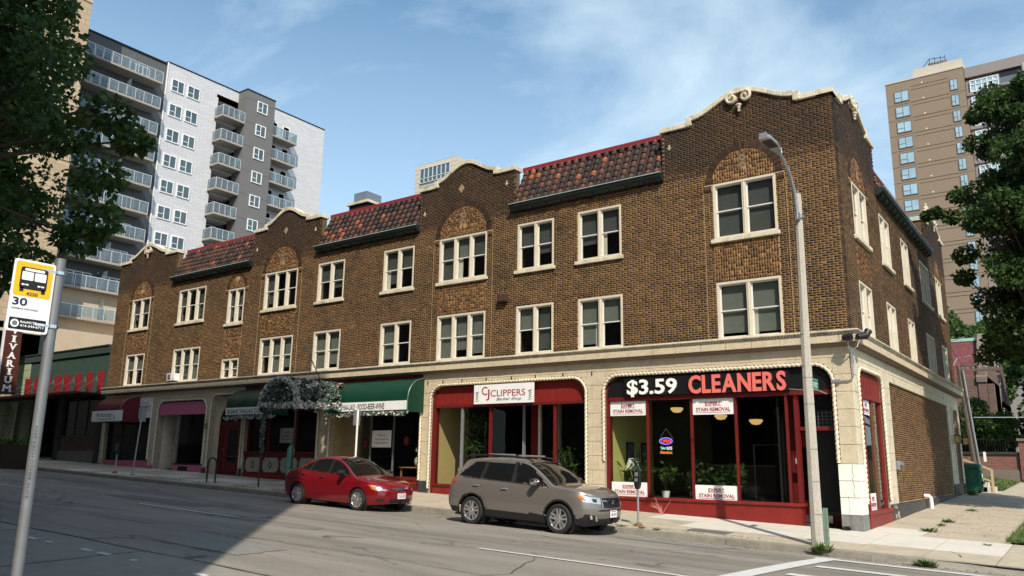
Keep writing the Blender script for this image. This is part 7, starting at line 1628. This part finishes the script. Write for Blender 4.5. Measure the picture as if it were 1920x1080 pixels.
def crack(name, pts, par, w=.006, T=None, mat=m_joint):
    mb = MB(T); vs = []
    for i, (u, d, v) in enumerate(pts): ww = w*(.5+random.random()); vs += [(u-ww, d, v), (u+ww, d, v)]
    mb.add(vs, [(2*i, 2*i+1, 2*i+3, 2*i+2) for i in range(len(pts)-1)]); return mb.build(name, mat, par)
R = random.Random(9)
for u0, za, zb in ((-.16, -3.5, -4.35), (-.30, -4.3, -5.1)):
    n = 9; crack('crack', [(u0+R.uniform(-.02, .02), -.054 if za+(zb-za)*i/n < -4.75 else -.0395, za+(zb-za)*i/n) for i in range(n+1)], BD, .0035, TF, m_frameln)
def gcrack(P, par, fz, w=.010, mat=m_joint, off=.012, step=.3, wob=.06):
    vs = []
    for (a, b) in zip(P, P[1:]):
        l_ = math.hypot(b[0]-a[0], b[1]-a[1]); n = max(1, int(l_/step)); nx, ny = -(b[1]-a[1])/l_, (b[0]-a[0])/l_
        for i in range(n):
            t = i/n; o = R.uniform(-wob, wob); ww = w*R.uniform(.3, 1.3); x, y = a[0]+(b[0]-a[0])*t+nx*o, a[1]+(b[1]-a[1])*t+ny*o
            vs += [(x-nx*ww, y-ny*ww, fz(x, y)+off), (x+nx*ww, y+ny*ww, fz(x, y)+off)]
    mb = MB(); mb.add(vs, [(2*i, 2*i+1, 2*i+3, 2*i+2) for i in range(len(vs)//2-1)]); mb.build('crack', mat, par)
for P in (((-5.6, -2.45), (-3.3, -2.55)), ((-2.0, -2.6), (-.4, -3.0)), ((1.3, 7.4), (3.0, 7.6)), ((1.4, 3.0), (3.1, 2.8)), ((2.3, -2.4), (2.7, -3.5)), ((.2, 5.2), (1.3, 5.5)), ((1.35, 10), (3.0, 10.2)), ((-9, -2.0), (-7, -2.6))): gcrack(P, pv, zs, .010, off=.010)
m_tar = M('sealed crack tar', (.055, .050, .045), .6, .3, 6)
for P in (((-40, -5.6), (-30, -5.9), (-18, -5.4), (-9, -5.7)), ((-34, -8.1), (-24, -7.9), (-12, -8.3), (-2, -8.0)), ((-3.0, -14.6), (-2.4, -12), (-3.1, -10.2), (-2.2, -8.0)), ((-10, -4.3), (-9.3, -6.5), (-10.1, -9)), ((-22, -6), (-21, -9), (-22.4, -13), (-21.5, -14.6)), ((-7, -7.0), (-3, -6.8), (-.5, -7.2)), ((-28, -12.4), (-16, -12.8), (-6, -12.3), (4, -12.6))): gcrack(P, st, zr, .009, m_tar, .010, .35, .07)
def patch_(x0, x1, y0, y1, mat, name='road_patch', off=.0075):
    n = 5; V = []; 
    for i in range(n+1):
        for j in range(n+1):
            x = x0+(x1-x0)*i/n+(R.uniform(-.05, .05) if i in (0, n) else 0); y = y0+(y1-y0)*j/n+(R.uniform(-.04, .04) if j in (0, n) else 0); V.append((x, y, zr(x, y)+off))
    newobj(name, fastmesh(name, V, [(i*(n+1)+j, (i+1)*(n+1)+j, (i+1)*(n+1)+j+1, i*(n+1)+j+1) for i in range(n) for j in range(n)], mat), st)
m_p1 = M('greyish road patch', (.20, .195, .18), .93, .22, 9, .3, 120); m_p2 = M('darker road patch', (.15, .138, .118), .93, .22, 9, .3, 120)
patch_(-4.2, -1.7, -5.3, -4.55, m_p1); patch_(-19, -14.5, -9.6, -8.7, m_p2, off=.0082); patch_(-30, -25, -7.2, -6.1, m_p2); patch_(-8.6, -6.4, -13.9, -12.9, m_p1)
def litter(n, xa, xb, ya, yb, size, seed, label, fz=zs):
    q = np.random.default_rng(seed); V = []; F = []; T = []; cxs = q.uniform(xa, xb, 26)
    for i in range(n):
        x = cl(cxs[q.integers(26)]+q.normal(0, .35), xa, xb); y = q.uniform(ya, yb); a = q.uniform(0, 3.1); s = size*q.uniform(.4, 1.2); z = fz(x, y)+.012+q.uniform(0, .012); k = len(V)
        V += [(x+s*math.cos(a), y+s*math.sin(a), z), (x-.5*s*math.sin(a), y+.5*s*math.cos(a), z+.3*s), (x-s*math.cos(a), y-s*math.sin(a), z), (x+.5*s*math.sin(a), y-.5*s*math.cos(a), z+.006)]; F.append((k, k+1, k+2, k+3)); T.append(q.uniform(0, 1))
    o = newobj('leaf_litter', fastmesh('leaf_litter', V, F, m_lit2, T), None); tag(o, label, 'litter', None, 'stuff')
m_lit2 = M('dry litter', (0, 0, 0), .9, .2, tone=[(0, (.03, .022, .014)), (.6, (.08, .06, .03)), (.8, (.05, .09, .02)), (1, (.22, .17, .10))])
litter(900, -30, -18, -3.75, -3.2, .030, 1, 'dark leaf litter along the kerb before the red door and octagon panels')
litter(500, -8, -1, -3.74, -3.35, .022, 2, 'small leaf litter along the kerb by the front parking meter')
litter(260, 1.2, 3.0, .3, 12, .025, 3, 'scattered dry bits along the side pavement cracks')
litter(700, -3, 7, -4.5, -4.02, .022, 4, 'grit and dry leaves in the gutter beside the crosswalk', zr)
mb = MB(); mb.tube([(-.38+.10*math.cos(t_), -.13+.045*math.sin(t_), zs(-.3, -.1)+.03+.006*t_) for t_ in np.linspace(0, 12, 40)], .014, 5); tag(mb.build('strap', m_black, None), 'small black strap coiled at the foot of the corner pier', 'strap')
